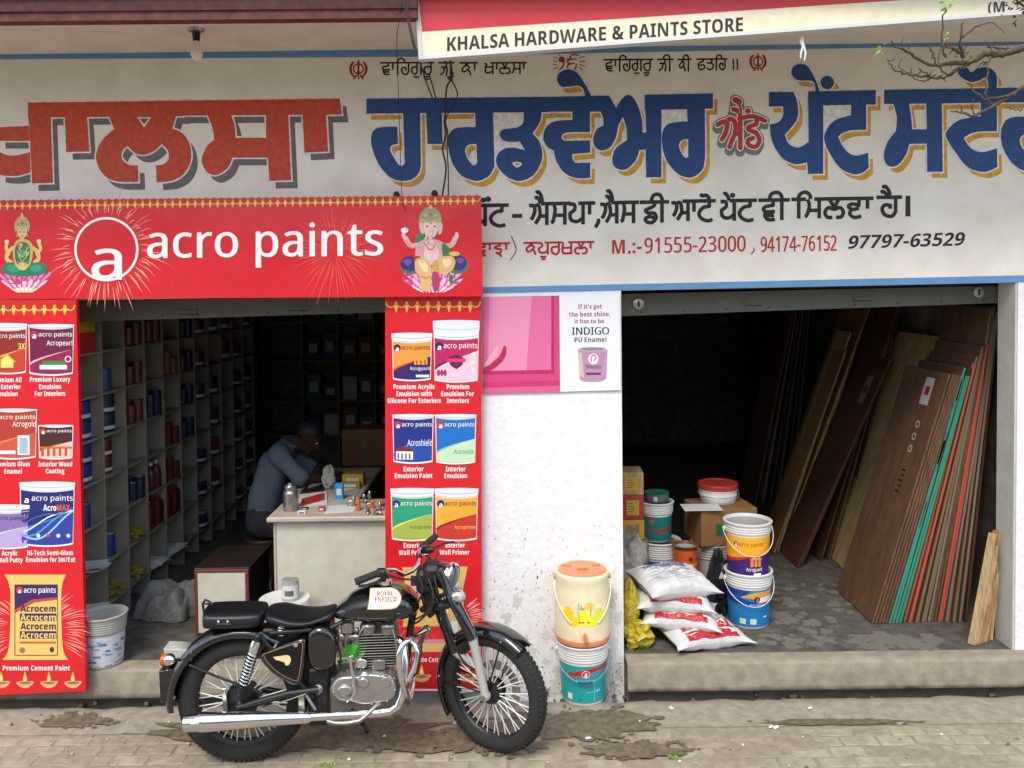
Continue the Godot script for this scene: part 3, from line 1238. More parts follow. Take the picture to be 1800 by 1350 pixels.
func lettering() -> void:
	var o := Vector2(0, 150)
	var k := 5.625
	var p2 := Vector2(320, 150)
	sign_letters([
		path("275,170 1810,150 1810,305 275,320", o, k), path("275,170 497,170 525,965 318,970", o, k), path("-10,415 285,400 295,550 -10,550", o, k),
		path("-10,655 c70,688 c170,690 298,660 305,860 c190,893 c80,896 -10,885", o, k), path("640,300 860,300 885,655 655,660", o, k),
		path("1070,290 1130,430 c1010,540 c950,680 c970,800 c1040,900 c1160,952 1370,955 1365,790 c1270,782 c1205,720 c1212,650 1258,600 c1340,672 c1430,686 c1520,652 1600,580 c1660,650 c1665,730 c1610,780 1540,790 1550,960 c1700,945 c1810,885 c1872,790 c1892,680 c1865,560 c1800,470 1705,425 1745,290", o, k),
		path("-10,150 1560,130 1580,290 -10,300", p2, k), path("250,290 485,290 c520,400 530,518 830,518 830,280 1050,280 1080,940 862,945 850,715 500,715 c450,820 c330,888 c230,840 c195,730 c240,610 318,535 c300,420", p2, k),
		path("1190,280 1425,280 1445,655 1210,665", p2, k)],
		[path("1355,314 1495,314 1425,414", o, k), path("490,300 825,296 830,517 533,517 c520,400", p2, k)],
		hx("c8441f"), hx("6b6863"), Vector2(11.5, 13.5), 2.6, "red_word")
	o = Vector2(640, 150)
	var q := Vector2(960, 110)
	sign_letters([
		path("23,130 1830,112 1830,265 23,280", o, k),
		path("385,270 555,270 562,790 c540,870 c470,930 c370,945 c260,910 c150,790 c85,640 c68,520 c100,440 c180,412 330,410 335,580 c270,596 c262,650 c300,720 c340,780 c375,795 402,770", o, k),
		path("612,260 770,260 775,580 628,580", o, k),
		path("1098,255 1275,255 1290,800 c1240,890 c1150,940 c1080,940 c960,890 c870,760 c830,600 c838,490 c890,430 c980,414 1102,412", o, k),
		path("1580,255 1755,255 c1740,360 1665,475 c1735,560 c1762,680 c1740,790 c1660,900 c1540,945 c1420,910 c1330,820 c1305,740 c1330,670 c1400,622 c1490,618 1590,640 1540,555 c1450,560 c1370,540 c1340,490 c1365,440 c1440,425 1510,420 c1570,370", o, k),
		path("-15,338 620,325 692,445 640,485 -15,485", q, k),
		path("258,470 434,465 434,687 c230,690 c158,715 c165,765 c220,772 434,770 436,890 255,905 c265,960 290,992 436,990 436,1140 c300,1142 c180,1090 c105,980 75,870 c10,830 c-30,745 c0,640 c90,580 260,566", q, k),
		path("388,335 c365,260 c315,228 c230,238 c150,236 c112,180 c120,115 c170,78 c240,68 c310,105 c380,205 447,330", q, k),
		path("525,460 600,330 692,445 c740,370 c800,320 c860,345 c920,460 c950,580 955,690 990,690 975,318 1140,318 1140,1135 990,1135 983,860 920,865 c890,960 c810,1045 c735,1060 c668,1020 c655,940 c690,845 800,765 c795,650 760,540 c715,620 c690,740 c630,840 c545,868 c482,830 c465,750 c500,660 567,622 c562,540", q, k),
		path("975,318 1650,303 1650,455 975,470", q, k),
		path("1393,450 1570,445 1572,940 c1550,1050 c1470,1125 c1390,1135 c1290,1090 c1190,970 c1148,820 c1150,690 c1200,612 c1290,588 1398,580", q, k)],
		[path("1110,582 c1040,585 c1000,630 c1012,700 c1060,775 c1095,790 1118,762", o, k), path("c1465,770 c1515,755 c1560,777 c1512,812", o, k), path("1405,757 c1345,765 c1315,810 c1330,880 c1375,942 1405,932", q, k)],
		hx("1b457f"), hx("dc9f22"), Vector2(8.0, 10.5), 2.6, "blue_word")
	o = Vector2(1240, 110)
	sign_letters([
		path("627,290 870,290 c910,400 c905,560 785,715 c820,795 c885,835 c950,832 1020,780 1015,283 1165,283 1165,1100 1015,1100 1005,985 c900,1005 c780,960 c690,850 c645,720 637,610 c720,590 c768,520 765,433 627,435", o, k),
		path("1015,285 1685,270 1685,415 1015,425", o, k),
		path("1440,410 1590,405 1590,665 c1450,670 c1360,695 1312,735 c1360,830 c1420,895 c1500,918 1610,890 1615,1040 c1540,1095 c1450,1100 c1330,1040 c1230,900 c1175,770 c1195,670 c1280,570 1440,520", o, k),
		path("1090,290 c1075,200 c1025,178 c910,172 c850,110 c870,40 c940,14 c1010,38 c1085,160 1132,290", o, k),
		path("c1272,197 c1252,244 c1205,264 c1158,244 c1138,197 c1158,150 c1205,130 c1252,150", o, k)],
		[], hx("1b457f"), hx("dc9f22"), Vector2(8.0, 10.5), 2.6, "blue_word")
	o = Vector2(1540, 110)
	k = 5.623
	sign_letters([
		path("80,268 1900,240 1900,388 80,410", o, k),
		path("168,400 325,400 c345,520 357,660 502,658 495,395 650,395 660,1080 505,1080 502,800 330,805 c295,910 c225,1005 c150,1030 c92,990 c78,900 c110,790 195,675 c205,540", o, k),
		path("1035,390 1195,388 1195,680 c1040,680 c940,700 865,745 c920,830 c1000,878 c1080,880 1195,845 1200,1030 c1120,1070 c1040,1080 c900,1030 c780,880 c690,730 c720,650 c830,565 1035,530", o, k),
		path("1500,390 1660,388 1660,900 c1620,1020 c1520,1075 c1400,1040 c1290,920 c1235,760 c1250,620 c1330,545 1500,532", o, k),
		path("815,30 c850,60 c900,50 c940,95 c1000,60 c1080,45 c1150,70 c1195,140 1190,260 1110,260 c1105,170 c1070,150 c1000,185 c930,190 c850,150 c805,90", o, k)],
		[path("335,412 490,412 500,657 358,657 c348,520", o, k), path("c1420,775 c1440,725 1500,700 1500,870 c1450,850", o, k)],
		hx("1b457f"), hx("dc9f22"), Vector2(8.0, 10.5), 2.6, "blue_word")
	# the small red word between the blue ones
	o = Vector2(1240, 110)
	k = 5.625
	var small := []
	for s in ["46|120,615 c175,585 c215,600 c205,680 165,760", "46|195,600 c250,555 c295,600 c292,700 c262,770 240,835", "40|290,705 350,705", "46|345,545 345,845", "46|335,550 c470,532 590,575", "44|510,555 505,610 c430,635 c430,665 500,690 c535,760 c500,830 c430,815 c420,770 470,745", "58|295,368 c330,385 330,390", "22|310,390 c345,440 352,545", "46|275,462 c310,470 312,478", "22|290,475 c325,500 340,545", "54|417,478 421,478"]:
		for g in Geometry2D.offset_polyline(path(s.get_slice("|", 1), o, k, true), float(s.get_slice("|", 0)) / k / 2, Geometry2D.JOIN_ROUND, Geometry2D.END_ROUND):
			if not Geometry2D.is_polygon_clockwise(g):
				small.append(g)
	var art := Art.new()
	var j := joined(small)
	for g in j[0]:
		art.poly(g, hx("bf3324"), 5.0, j[1])
	for g in joined(grown(j[0], 2.2))[0]:
		art.poly(g, hx("e9e3d8"), 4.0)
	for g in joined(grown(j[0], 4.0))[0]:
		art.poly(g, hx("6f6c66"), 2.0)
	for g in joined(grown(moved(j[0], Vector2(-0.5, 7)), 4.5))[0]:
		art.poly(g, hx("827f78"), 1.0)
	var mb := MB.new()
	art.lay(mb, on_plane(WALL_Z))
	part("small_red_word", mb, M.painted_word, shop)
	# black line
	art = Art.new()
	var ink := hx("211c1a")
	for w in [["ਅੈਸਪਾ", 930, 1042, 358.5, 396.0, 6.6], ["ਅੈਸ", 1055, 1119, 356.5, 393.5, 6.6], ["ਡੀ", 1129, 1172, 355.5, 392.0, 6.6], ["ਅਾਟੋ", 1180, 1254, 354, 389, 6.6], ["ਪੇਂਟ", 1265, 1326, 353.0, 388.5, 6.6], ["ਵੀ", 1338, 1384, 352.0, 387.5, 6.6], ["ਿਮਲਦਾ", 1396, 1531, 350.5, 384.5, 6.6], ["ਹੈ", 1546, 1581, 347.0, 381.0, 6.6]]:
		brush_word(art, w[0], w[1], w[2], w[3], w[4], w[5], ink)
	brush_word(art, "ਪਂਟ", 826, 890, 361.5, 398, 6.6, ink)
	art.oval(858, 350, 5.5, 5, ink, 3.0)
	art.oval(697, 343, 6, 7, ink, 3.0)
	art.oval(764, 341, 6, 7, ink, 3.0)
	brush_word(art, ",", 1044, 1056, 352, 390, 6.6, ink, 0.0, false)
	art.rect(900, 376, 918, 383, ink, 2.0)
	brush_word(art, "।", 1590, 1602, 344, 380.5, 8.6, ink, 0.0, false)
	mb = MB.new()
	art.lay(mb, on_plane(WALL_Z))
	part("black_line_of_words", mb, M.painted_word, shop)
	# red address and telephone numbers
	art = Art.new()
	var red := hx("c0241c")
	brush_word(art, "ਵਾੜਾ", 838, 894, 428.5, 450, 3.8, red)
	brush_word(art, ")", 894, 908, 421, 449, 1.6, hx("5a2a26"), 0.0, false)
	brush_word(art, "ਕਪੂਰਥਲਾ", 923, 1042, 427.0, 448, 3.8, red)
	text(art, "M.:-", 1076, 1128, 422, 447, red, 2.0, true, -0.03)
	text(art, "91555-23000", 1133, 1310, 418, 446, red, 2.0, false, -0.024)
	text(art, "91555-23000", 1133.8, 1310.8, 418.3, 446.3, red, 2.4, false, -0.024)
	art.line(PackedVector2Array([Vector2(1325, 436), Vector2(1326, 440), Vector2(1321, 446)]), 2.4, red, 2.0)
	text(art, "94174-76152", 1337, 1470, 416, 443, red, 2.0, false, -0.02)
	text(art, "94174-76152", 1337.8, 1470.8, 416.3, 443.3, red, 2.4, false, -0.02)
	text(art, "97797-63529", 1489, 1693, 414, 438, ink, 2.0, true, -0.03, 0.22)
	mb = MB.new()
	art.lay(mb, on_plane(WALL_Z))
	part("telephone_line", mb, M.painted_word, shop)
	# top line of small words and emblems
	art = Art.new()
	var dk := hx("171312")
	for w in [["ਵਾਿਹਗੁਰੂ", 670, 761, 110.5, 131.5], ["ਜੀ", 773, 797, 110.5, 132.5], ["ਕਾ", 810, 838, 110.5, 132], ["ਖਾਲਸਾ", 851, 924, 110.5, 130], ["ਵਾਿਹਗੁਰੂ", 1063, 1146, 105, 125], ["ਜੀ", 1157, 1182, 104.5, 125], ["ਕੀ", 1193, 1214, 104.5, 125], ["ਫਤਿਹ", 1226, 1277, 104, 123]]:
		brush_word(art, w[0], w[1], w[2], w[3], w[4], 2.9, dk, -0.006)
	for x in [1289, 1296]:
		art.line(PackedVector2Array([Vector2(x, 104), Vector2(x + 0.5, 122)]), 2.6, dk, 2.0)
	khanda(art, 630, 121, 16.5)
	khanda(art, 1332.5, 108, 15.5)
	var em := hx("a02a22")
	for s in ["c990,108 c984,108 c984,102 c991,102 c991,110 c989,117 984,122", "c1017,97 c1008,96 c1003,99 1003,104;997,104 1013,104;c1003,104 c997,108 c1003,112 1009,111;c1003,112 c997,116 c1001,122 c1011,121 1013,113", "973,100 980,102", "972,107 979,108", "972,114 979,113", "974,121 980,118", "983,96 985,99", "1018,102 1028,99", "1019,108 1029,108", "1019,113 1028,117", "1017,118 1024,123"]:
		for st in s.split(";"):
			art.line(path(st, Vector2.ZERO, 1.0, true), 2.6 if s.length() > 20 else 1.5, em, 2.0)
	mb = MB.new()
	art.lay(mb, on_plane(WALL_Z))
	part("blessing_line", mb, M.painted_word, shop)


# ---------- printed signs ----------
# arched fringe of rings and drops, as printed along the tops of the red signs
func garland(a: Art, x0: float, x1: float, y: float, pitch: float, r: float, slope: float, tall: float) -> void:
	var gold := hx("f0b63a")
	var pale := hx("f6cf6a")
	var n := int((x1 - x0) / pitch)
	for i in n + 1:
		var x := x0 + i * pitch
		var yy := y + slope * (x - x0)
		a.ring(x, yy, r, r * 0.28, gold, 2.0, -0.2, PI + 0.2, 12)
		a.ring(x, yy - r * 0.2, r * 0.62, r * 0.22, hx("b83a22"), 2.0, 0.0, TAU, 10)
		if i < n:
			a.oval(x + pitch / 2, yy + r * 0.9, r * 0.36, r * 0.36, pale, 3.0, 8)
			a.poly(PackedVector2Array([Vector2(x + pitch / 2 - r * 0.42, yy + r * 1.1), Vector2(x + pitch / 2 + r * 0.42, yy + r * 1.1), Vector2(x + pitch / 2, yy + r * 1.1 + tall)]), gold, 2.5)


func firework(a: Art, x: float, y: float, r0: float, r1: float, n: int, s: int, c: Color, from := 0.0, to := TAU) -> void:
	var r := RandomNumberGenerator.new()
	r.seed = s
	for i in n:
		var an := lerpf(from, to, (i + r.randf() * 0.8) / n)
		var l := lerpf(r0, r1, r.randf_range(0.55, 1.0))
		var d := Vector2(cos(an), sin(an))
		var droop := r.randf_range(0.02, 0.12) * l
		var m := Vector2(x, y)
		var p := m + d * lerpf(r0, l, r.randf() * 0.3)
		var q := m + d * l + Vector2(0, droop)
		var k := m + d * (r0 + (l - r0) * 0.6) + Vector2(0, droop * 0.2)
		var w := r.randf_range(0.5, 1.0)
		var nn := Vector2(-d.y, d.x) * w
		a.tris(PackedVector2Array([p + nn * 0.3, p - nn * 0.3, k + nn, p - nn * 0.3, k - nn, k + nn, k + nn, k - nn, q]), c, 1.2 + (i % 5) * 0.1)


func paint_logo(a: Art, x: float, y: float, r: float, fill: Color, L: float) -> void:
	a.oval(x, y, r, r, fill, L, 18)
	text(a, "a", x - r * 0.45, x + r * 0.5, y - r * 0.05, y + r * 0.95, Color.WHITE, L + 0.5)


# a bucket or tin as printed on the signs. look: [top colour, sweep colour, bottom colour, text colour, name, name colour]
func printed_can(a: Art, x0: float, y0: float, x1: float, y1: float, lid: float, look: Array, extra := "") -> void:
	var w := x1 - x0
	var h := y1 - y0
	var cx := (x0 + x1) / 2
	var bow := w * 0.045
	var edge := func(y: float, k: float, inset: float) -> Array:
		var row := []
		for i in 11:
			var u := i / 10.0
			row.append(Vector2(lerpf(x0 + inset, x1 - inset, u), y + k * (1.0 - pow(2 * u - 1, 2))))
		return row
	var shape := func(top: Array, bottom: Array) -> PackedVector2Array:
		var o := PackedVector2Array(top)
		bottom.reverse()
		o.append_array(PackedVector2Array(bottom))
		return o
	var tape := w * 0.025
	a.poly(shape.call(edge.call(y0 + lid * 0.5, -bow * 0.3, 1.0), edge.call(y1, bow, tape + 1)), hx("eceae8"), 3.0)
	var lb := y0 + lid
	a.poly(shape.call(edge.call(lb, bow, 2.5), edge.call(y1 - 3, bow, tape + 2)), look[0], 4.0)
	# sweep
	var sw := PackedVector2Array()
	var so := PackedVector2Array()
	for i in 13:
		var u := i / 12.0
		var yy := lerpf(y0 + h * 0.78, y0 + h * 0.5, pow(u, 0.7))
		sw.append(Vector2(lerpf(x0 + 3, x1 - 3, u), yy))
		so.append(Vector2(lerpf(x0 + 3, x1 - 3, u), yy + h * 0.05 * (1 - u)))
	var low: Array = edge.call(y1 - 3, bow, tape + 2.5)
	low.reverse()
	var b1 := sw.duplicate()
	b1.append_array(PackedVector2Array(low))
	a.poly(b1, look[1], 5.0)
	var b2 := so.duplicate()
	b2.append_array(PackedVector2Array(low))
	a.poly(b2, look[2], 6.0)
	# lid
	if lid > 3.0:
		a.poly(shape.call(edge.call(y0, -bow * 0.4, 0.0), edge.call(y0 + lid * 0.55, bow * 0.8, 0.0)), hx("dfe1e6"), 5.0)
		a.line(PackedVector2Array(edge.call(y0 + lid * 0.42, bow * 0.8, 0.5)), 1.2, hx("b9c0cc"), 6.0)
		a.line(PackedVector2Array(edge.call(y0 + lid * 0.85, bow * 0.9, 1.5)), 1.2, hx("c4c8d0"), 6.0)
	var r := w * 0.085
	var ty := lb + bow + h * 0.10
	paint_logo(a, x0 + 4 + r, ty, r, look[6] if look.size() > 6 else hx("2c2258"), 7.0)
	text(a, "acro paints", x0 + 5 + r * 2, x1 - 4, ty - h * 0.055, ty + h * 0.065, look[3], 7.0, false)
	if look[4] != "":
		text(a, look[4], cx - w * 0.05, x1 - 5, y0 + h * 0.72, y0 + h * 0.82, look[5], 7.0, false)
	match extra:
		"house":
			a.poly(PackedVector2Array([Vector2(cx + w * 0.06, y0 + h * 0.68), Vector2(cx + w * 0.06, y0 + h * 0.56), Vector2(cx + w * 0.2, y0 + h * 0.48), Vector2(cx + w * 0.38, y0 + h * 0.54), Vector2(cx + w * 0.38, y0 + h * 0.68)]), hx("f09a3a"), 7.0)
			for k in 3:
				a.rect(cx + w * (0.1 + k * 0.1), y0 + h * 0.58, cx + w * (0.14 + k * 0.1), y0 + h * 0.68, hx("c8451e"), 8.0)
			a.rect(cx + w * 0.1, y1 - h * 0.1, cx + w * 0.42, y1 - h * 0.05, Color.WHITE, 7.0)
		"shield":
			a.poly(path("0,-14 14,-8 c12,6 0,15 c-12,6 -14,-8", Vector2(cx, y0 + h * 0.68), 90.0 / w), hx("5a2350"), 7.0)
			a.rect(cx - w * 0.2, y0 + h * 0.63, cx + w * 0.2, y0 + h * 0.69, hx("d8336a"), 8.0)
			for k in 3:
				a.oval(x1 - w * 0.14, y0 + h * (0.56 + 0.13 * k), 3, 3.2, hx("dfe0b0"), 7.0, 8)
			for k in 3:
				a.oval(x0 + w * (0.12 + 0.07 * k), y0 + h * 0.87, 3, 6, hx("a01f5a"), 7.0, 8)
		"villa":
			a.rect(x0 + w * 0.1, y0 + h * 0.76, x0 + w * 0.5, y0 + h * 0.95, hx("e9e6dd"), 7.0)
			a.poly(PackedVector2Array([Vector2(x0 + w * 0.06, y0 + h * 0.77), Vector2(x0 + w * 0.2, y0 + h * 0.66), Vector2(x0 + w * 0.42, y0 + h * 0.70), Vector2(x0 + w * 0.55, y0 + h * 0.78)]), hx("7c2a22"), 8.0)
			for k in 4:
				a.rect(x0 + w * (0.13 + 0.09 * k), y0 + h * 0.82, x0 + w * (0.17 + 0.09 * k), y0 + h * 0.94, hx("5a5f70"), 8.0)
		"room":
			a.rect(cx - w * 0.2, y0 + h * 0.74, cx + w * 0.3, y0 + h * 0.82, hx("3c8a3a"), 7.0)
			a.rect(cx - w * 0.25, y0 + h * 0.82, cx + w * 0.34, y0 + h * 0.91, hx("d9e2ea"), 7.0)
			a.ring(x1 - w * 0.14, y0 + h * 0.7, w * 0.06, 2, hx("e9cdd6"), 7.0, 0, TAU, 12)
		"door":
			a.rect(cx + w * 0.1, y0 + h * 0.55, cx + w * 0.34, y0 + h * 0.95, hx("e8e4de"), 7.0)
			a.rect(cx + w * 0.14, y0 + h * 0.6, cx + w * 0.3, y0 + h * 0.92, hx("9fb4bd"), 8.0)
			a.rect(x0 + 4, y0 + h * 0.86, cx + w * 0.06, y0 + h * 0.93, hx("efe6df"), 7.0)
		"table":
			for k in 5:
				a.rect(x0 + w * (0.1 + 0.16 * k), y0 + h * 0.72, x0 + w * (0.17 + 0.16 * k), y0 + h * 0.94, hx("b5562a"), 7.0)
			a.rect(x0 + 4, y0 + h * 0.66, x1 - 4, y0 + h * 0.72, hx("c46a3a"), 7.5)
		"waves":
			for k in 4:
				var l := PackedVector2Array()
				for i in 9:
					var u := i / 8.0
					l.append(Vector2(lerpf(x0 + 8, x1 - 5, u), y0 + h * (0.86 - 0.32 * u * u - 0.07 * k + 0.08 * sin(u * 5 + k))))
				a.line(l, 3.2 - k * 0.5, [hx("8fc3ea"), hx("4f97d6"), hx("d8ecf8"), hx("3a6cc0")][k], 7.0 + k * 0.3)
			for k in 4:
				a.oval(x0 + w * (0.34 + 0.18 * k), y0 + h * 0.86, 3.6, 3.6, [hx("e9e9f2"), hx("c03a50"), hx("e9e9f2"), hx("d8d0e2")][k], 9.0, 8)
		"3x":
			text(a, "3X", x1 - 16, x1 - 4, y0 + h * 0.40, y0 + h * 0.52, hx("f3d64a"), 7.0)
			a.poly(PackedVector2Array([Vector2(x0 + w * 0.35, y0 + h * 0.9), Vector2(x0 + w * 0.35, y0 + h * 0.75), Vector2(x0 + w * 0.5, y0 + h * 0.62), Vector2(x0 + w * 0.66, y0 + h * 0.75), Vector2(x0 + w * 0.66, y0 + h * 0.9)]), hx("ead56a"), 7.0)
			a.line(PackedVector2Array([Vector2(x0 + w * 0.3, y0 + h * 0.78), Vector2(x0 + w * 0.5, y0 + h * 0.62), Vector2(x0 + w * 0.7, y0 + h * 0.78)]), 2.5, hx("c8a53a"), 8.0)


func diya(a: Art, x: float, y: float, s: float) -> void:
	a.poly(path("c-16,-3 c-8,-6 c8,-6 c17,-5 c10,4 c0,7 c-10,4", Vector2(x, y), 1.0 / s), hx("d9a878"), 2.0)
	a.poly(path("c-12,-3 c0,-5 c12,-3 c0,0", Vector2(x, y), 1.0 / s), hx("a86a42"), 3.0)
	a.poly(path("0,-24 c3,-14 c4,-8 c0,-5 c-4,-8 c-3,-14", Vector2(x, y), 1.0 / s), hx("f6c04a"), 4.0)
	a.poly(path("0,-17 c1.6,-11 c0,-7 c-1.6,-11", Vector2(x, y), 1.0 / s), hx("fff0c0"), 5.0)


# a many-petalled lotus seat
func lotus(a: Art, x: float, y: float, rx: float, ry: float) -> void:
	var k := 0
	for row in [[11, 1.0, 0.0, "c8487e"], [9, 0.86, 0.25, "e07aa4"], [7, 0.7, 0.5, "f0b4c8"], [5, 0.5, 0.72, "d8568c"]]:
		for i in row[0]:
			var u: float = (i + 0.5) / row[0] * 2.0 - 1.0
			var bx: float = x + u * rx * row[1] * 0.75
			var tx: float = x + u * rx * 1.12 * row[1]
			var by: float = y + ry * (0.55 + 0.35 * row[2] * (1 - u * u))
			var ty: float = y - ry * (0.55 - 0.75 * row[2]) + u * u * ry * 0.25
			var wd: float = rx * 0.8 / row[0] * 1.15
			a.poly(PackedVector2Array([Vector2(bx - wd * 0.5, by), Vector2(lerpf(bx, tx, 0.5) - wd, lerpf(by, ty, 0.55)), Vector2(tx, ty), Vector2(lerpf(bx, tx, 0.5) + wd, lerpf(by, ty, 0.55)), Vector2(bx + wd * 0.5, by)]), hx(row[3]).lightened(0.06 * (i % 3)), 2.0 + k * 0.02)
			k += 1


func seated_figure(a: Art, x: float, y: float, s: float, robe: Color, sash: Color, legs: Color, trunk: bool) -> void:
	var o := Vector2(x, y)
	var k := 1.0 / s
	var flesh := hx("e3b994") if trunk else hx("e0b86a")
	var gold := hx("d8a93a")
	for d in [[-1.0, "c0,-20 c-14,-15 c-27,-24 c-31,-38 c-25,-38 c-22,-28 c-12,-24 c-4,-30"], [1.0, "c0,-20 c-14,-15 c-27,-24 c-31,-38 c-25,-38 c-22,-28 c-12,-24 c-4,-30"]]:
		var p := PackedVector2Array()
		for q in path(d[1], Vector2.ZERO):
			p.append(o + Vector2(q.x * -d[0], q.y) * s)
		a.poly(p, flesh, 4.0)
		a.oval(x + d[0] * 28 * s, y - 40 * s, 3.6 * s, 5 * s, flesh.lightened(0.1), 5.0, 8)
		a.rect(x + d[0] * 22 * s - 2 * s, y - 27 * s, x + d[0] * 22 * s + 2 * s, y - 24 * s, gold, 5.5)
	# folded legs and robe
	a.poly(path("c-30,8 c-28,-6 c-12,-8 c0,-2 c12,-8 c28,-6 c30,8 c14,15 c0,12 c-14,15", o, k), legs, 5.0)
	a.poly(path("c-14,-8 c-15,-30 c-6,-36 c6,-36 c15,-30 c14,-8 c0,0", o, k), robe, 5.2)
	a.poly(path("c-13,-30 c-7,-34 c9,-8 c13,0 c4,2", o, k), sash, 5.6)
	a.poly(path("c-6,-3 c0,-6 c6,-3 c5,10 c0,14 c-5,10", o, k), gold, 5.8)
	a.ring(x, y - 31 * s, 7 * s, 2.0 * s, gold, 6.0, 0.2, PI - 0.2, 10)
	a.ring(x, y - 30 * s, 10 * s, 1.6 * s, hx("c8402e"), 6.0, 0.3, PI - 0.3, 10)
	# head, crown and halo
	a.oval(x, y - 48 * s, 15 * s, 17 * s, hx("d08a5a") if trunk else hx("c99a4c"), 3.5, 18)
	a.oval(x, y - 45 * s, 8.5 * s, 10.5 * s, flesh, 6.0, 14)
	a.poly(path("c-10,-50 c-9,-58 c-4,-66 c0,-74 c4,-66 c9,-58 c10,-50 c0,-53", o, k), gold, 6.5)
	for i in 3:
		a.oval(x + (i - 1) * 5 * s, y - 56 * s, 1.8 * s, 2.4 * s, [hx("b03a4a"), hx("3a8a6a"), hx("b03a4a")][i], 7.0, 8)
	for d in [-1.0, 1.0]:
		a.oval(x + d * 3.4 * s, y - 46 * s, 1.5 * s, 0.9 * s, hx("3a241c"), 7.0, 8)
		if trunk:
			a.oval(x + d * 10.5 * s, y - 44 * s, 5 * s, 8 * s, flesh.darkened(0.06), 5.8, 12)
		else:
			a.oval(x + d * 9 * s, y - 41 * s, 1.6 * s, 2.4 * s, gold, 7.0, 8)
	if trunk:
		a.line(path("0,-42 c1,-34 c4,-26 c9,-24 10,-28", o, k, true), 5.5 * s, flesh.darkened(0.1), 7.0)
	else:
		a.oval(x, y - 39.5 * s, 2.0 * s, 0.8 * s, hx("b03a36"), 7.0, 8)
		a.poly(path("c-8,-46 c-9,-52 c0,-53 c9,-52 c8,-46 c4,-50 c-4,-50", o, k), hx("2a1a16"), 6.2)


# the two printed figures, drawn after the look of the photograph's sheet
func shapes(a: Art, origin: Vector2, k: float, list: Array, layer: float) -> void:
	var i := 0
	for q in list:
		var bits: PackedStringArray = q.split("|")
		var c := hx(bits[0])
		var l := layer + i * 0.12
		if bits[1] == "o":
			var v := bits[2].split(",")
			a.oval(origin.x + float(v[0]) / k, origin.y + float(v[1]) / k, float(v[2]) / k, float(v[3]) / k, c, l, 16)
		elif bits[1] == "p":
			a.poly(path(bits[2], origin, k), c, l)
		else:
			a.line(path(bits[2], origin, k, true), float(bits[1]) / k, c, l)
		i += 1


func petals(a: Art, origin: Vector2, k: float, x: float, y: float, rx: float, ry: float, n: int, tone: Array, layer: float, up: float) -> void:
	for i in n:
		var u := (i + 0.5) / n * 2.0 - 1.0
		var base := Vector2(x + u * rx * 0.45, y + ry * 0.6)
		var tip := Vector2(x + u * rx, y - up * (1.0 - u * u * 0.2) + absf(u) * ry * 0.1)
		var m := base.lerp(tip, 0.55)
		var s := Vector2(rx * 0.95 / n, 0)
		for e in [[1.0, tone[0]], [0.62, tone[1]]]:
			var o := PackedVector2Array()
			for p in [base - s * 0.3 * e[0], m - s * e[0], base.lerp(tip, 0.85) - s * 0.55 * e[0], base.lerp(tip, 0.6 + 0.4 * e[0]), base.lerp(tip, 0.85) + s * 0.55 * e[0], m + s * e[0], base + s * 0.3 * e[0]]:
				o.append(origin + p / k)
			a.poly(o, hx(e[1]), layer + (i % 2) * 0.1 + (0.05 if e[0] < 1.0 else 0.0))


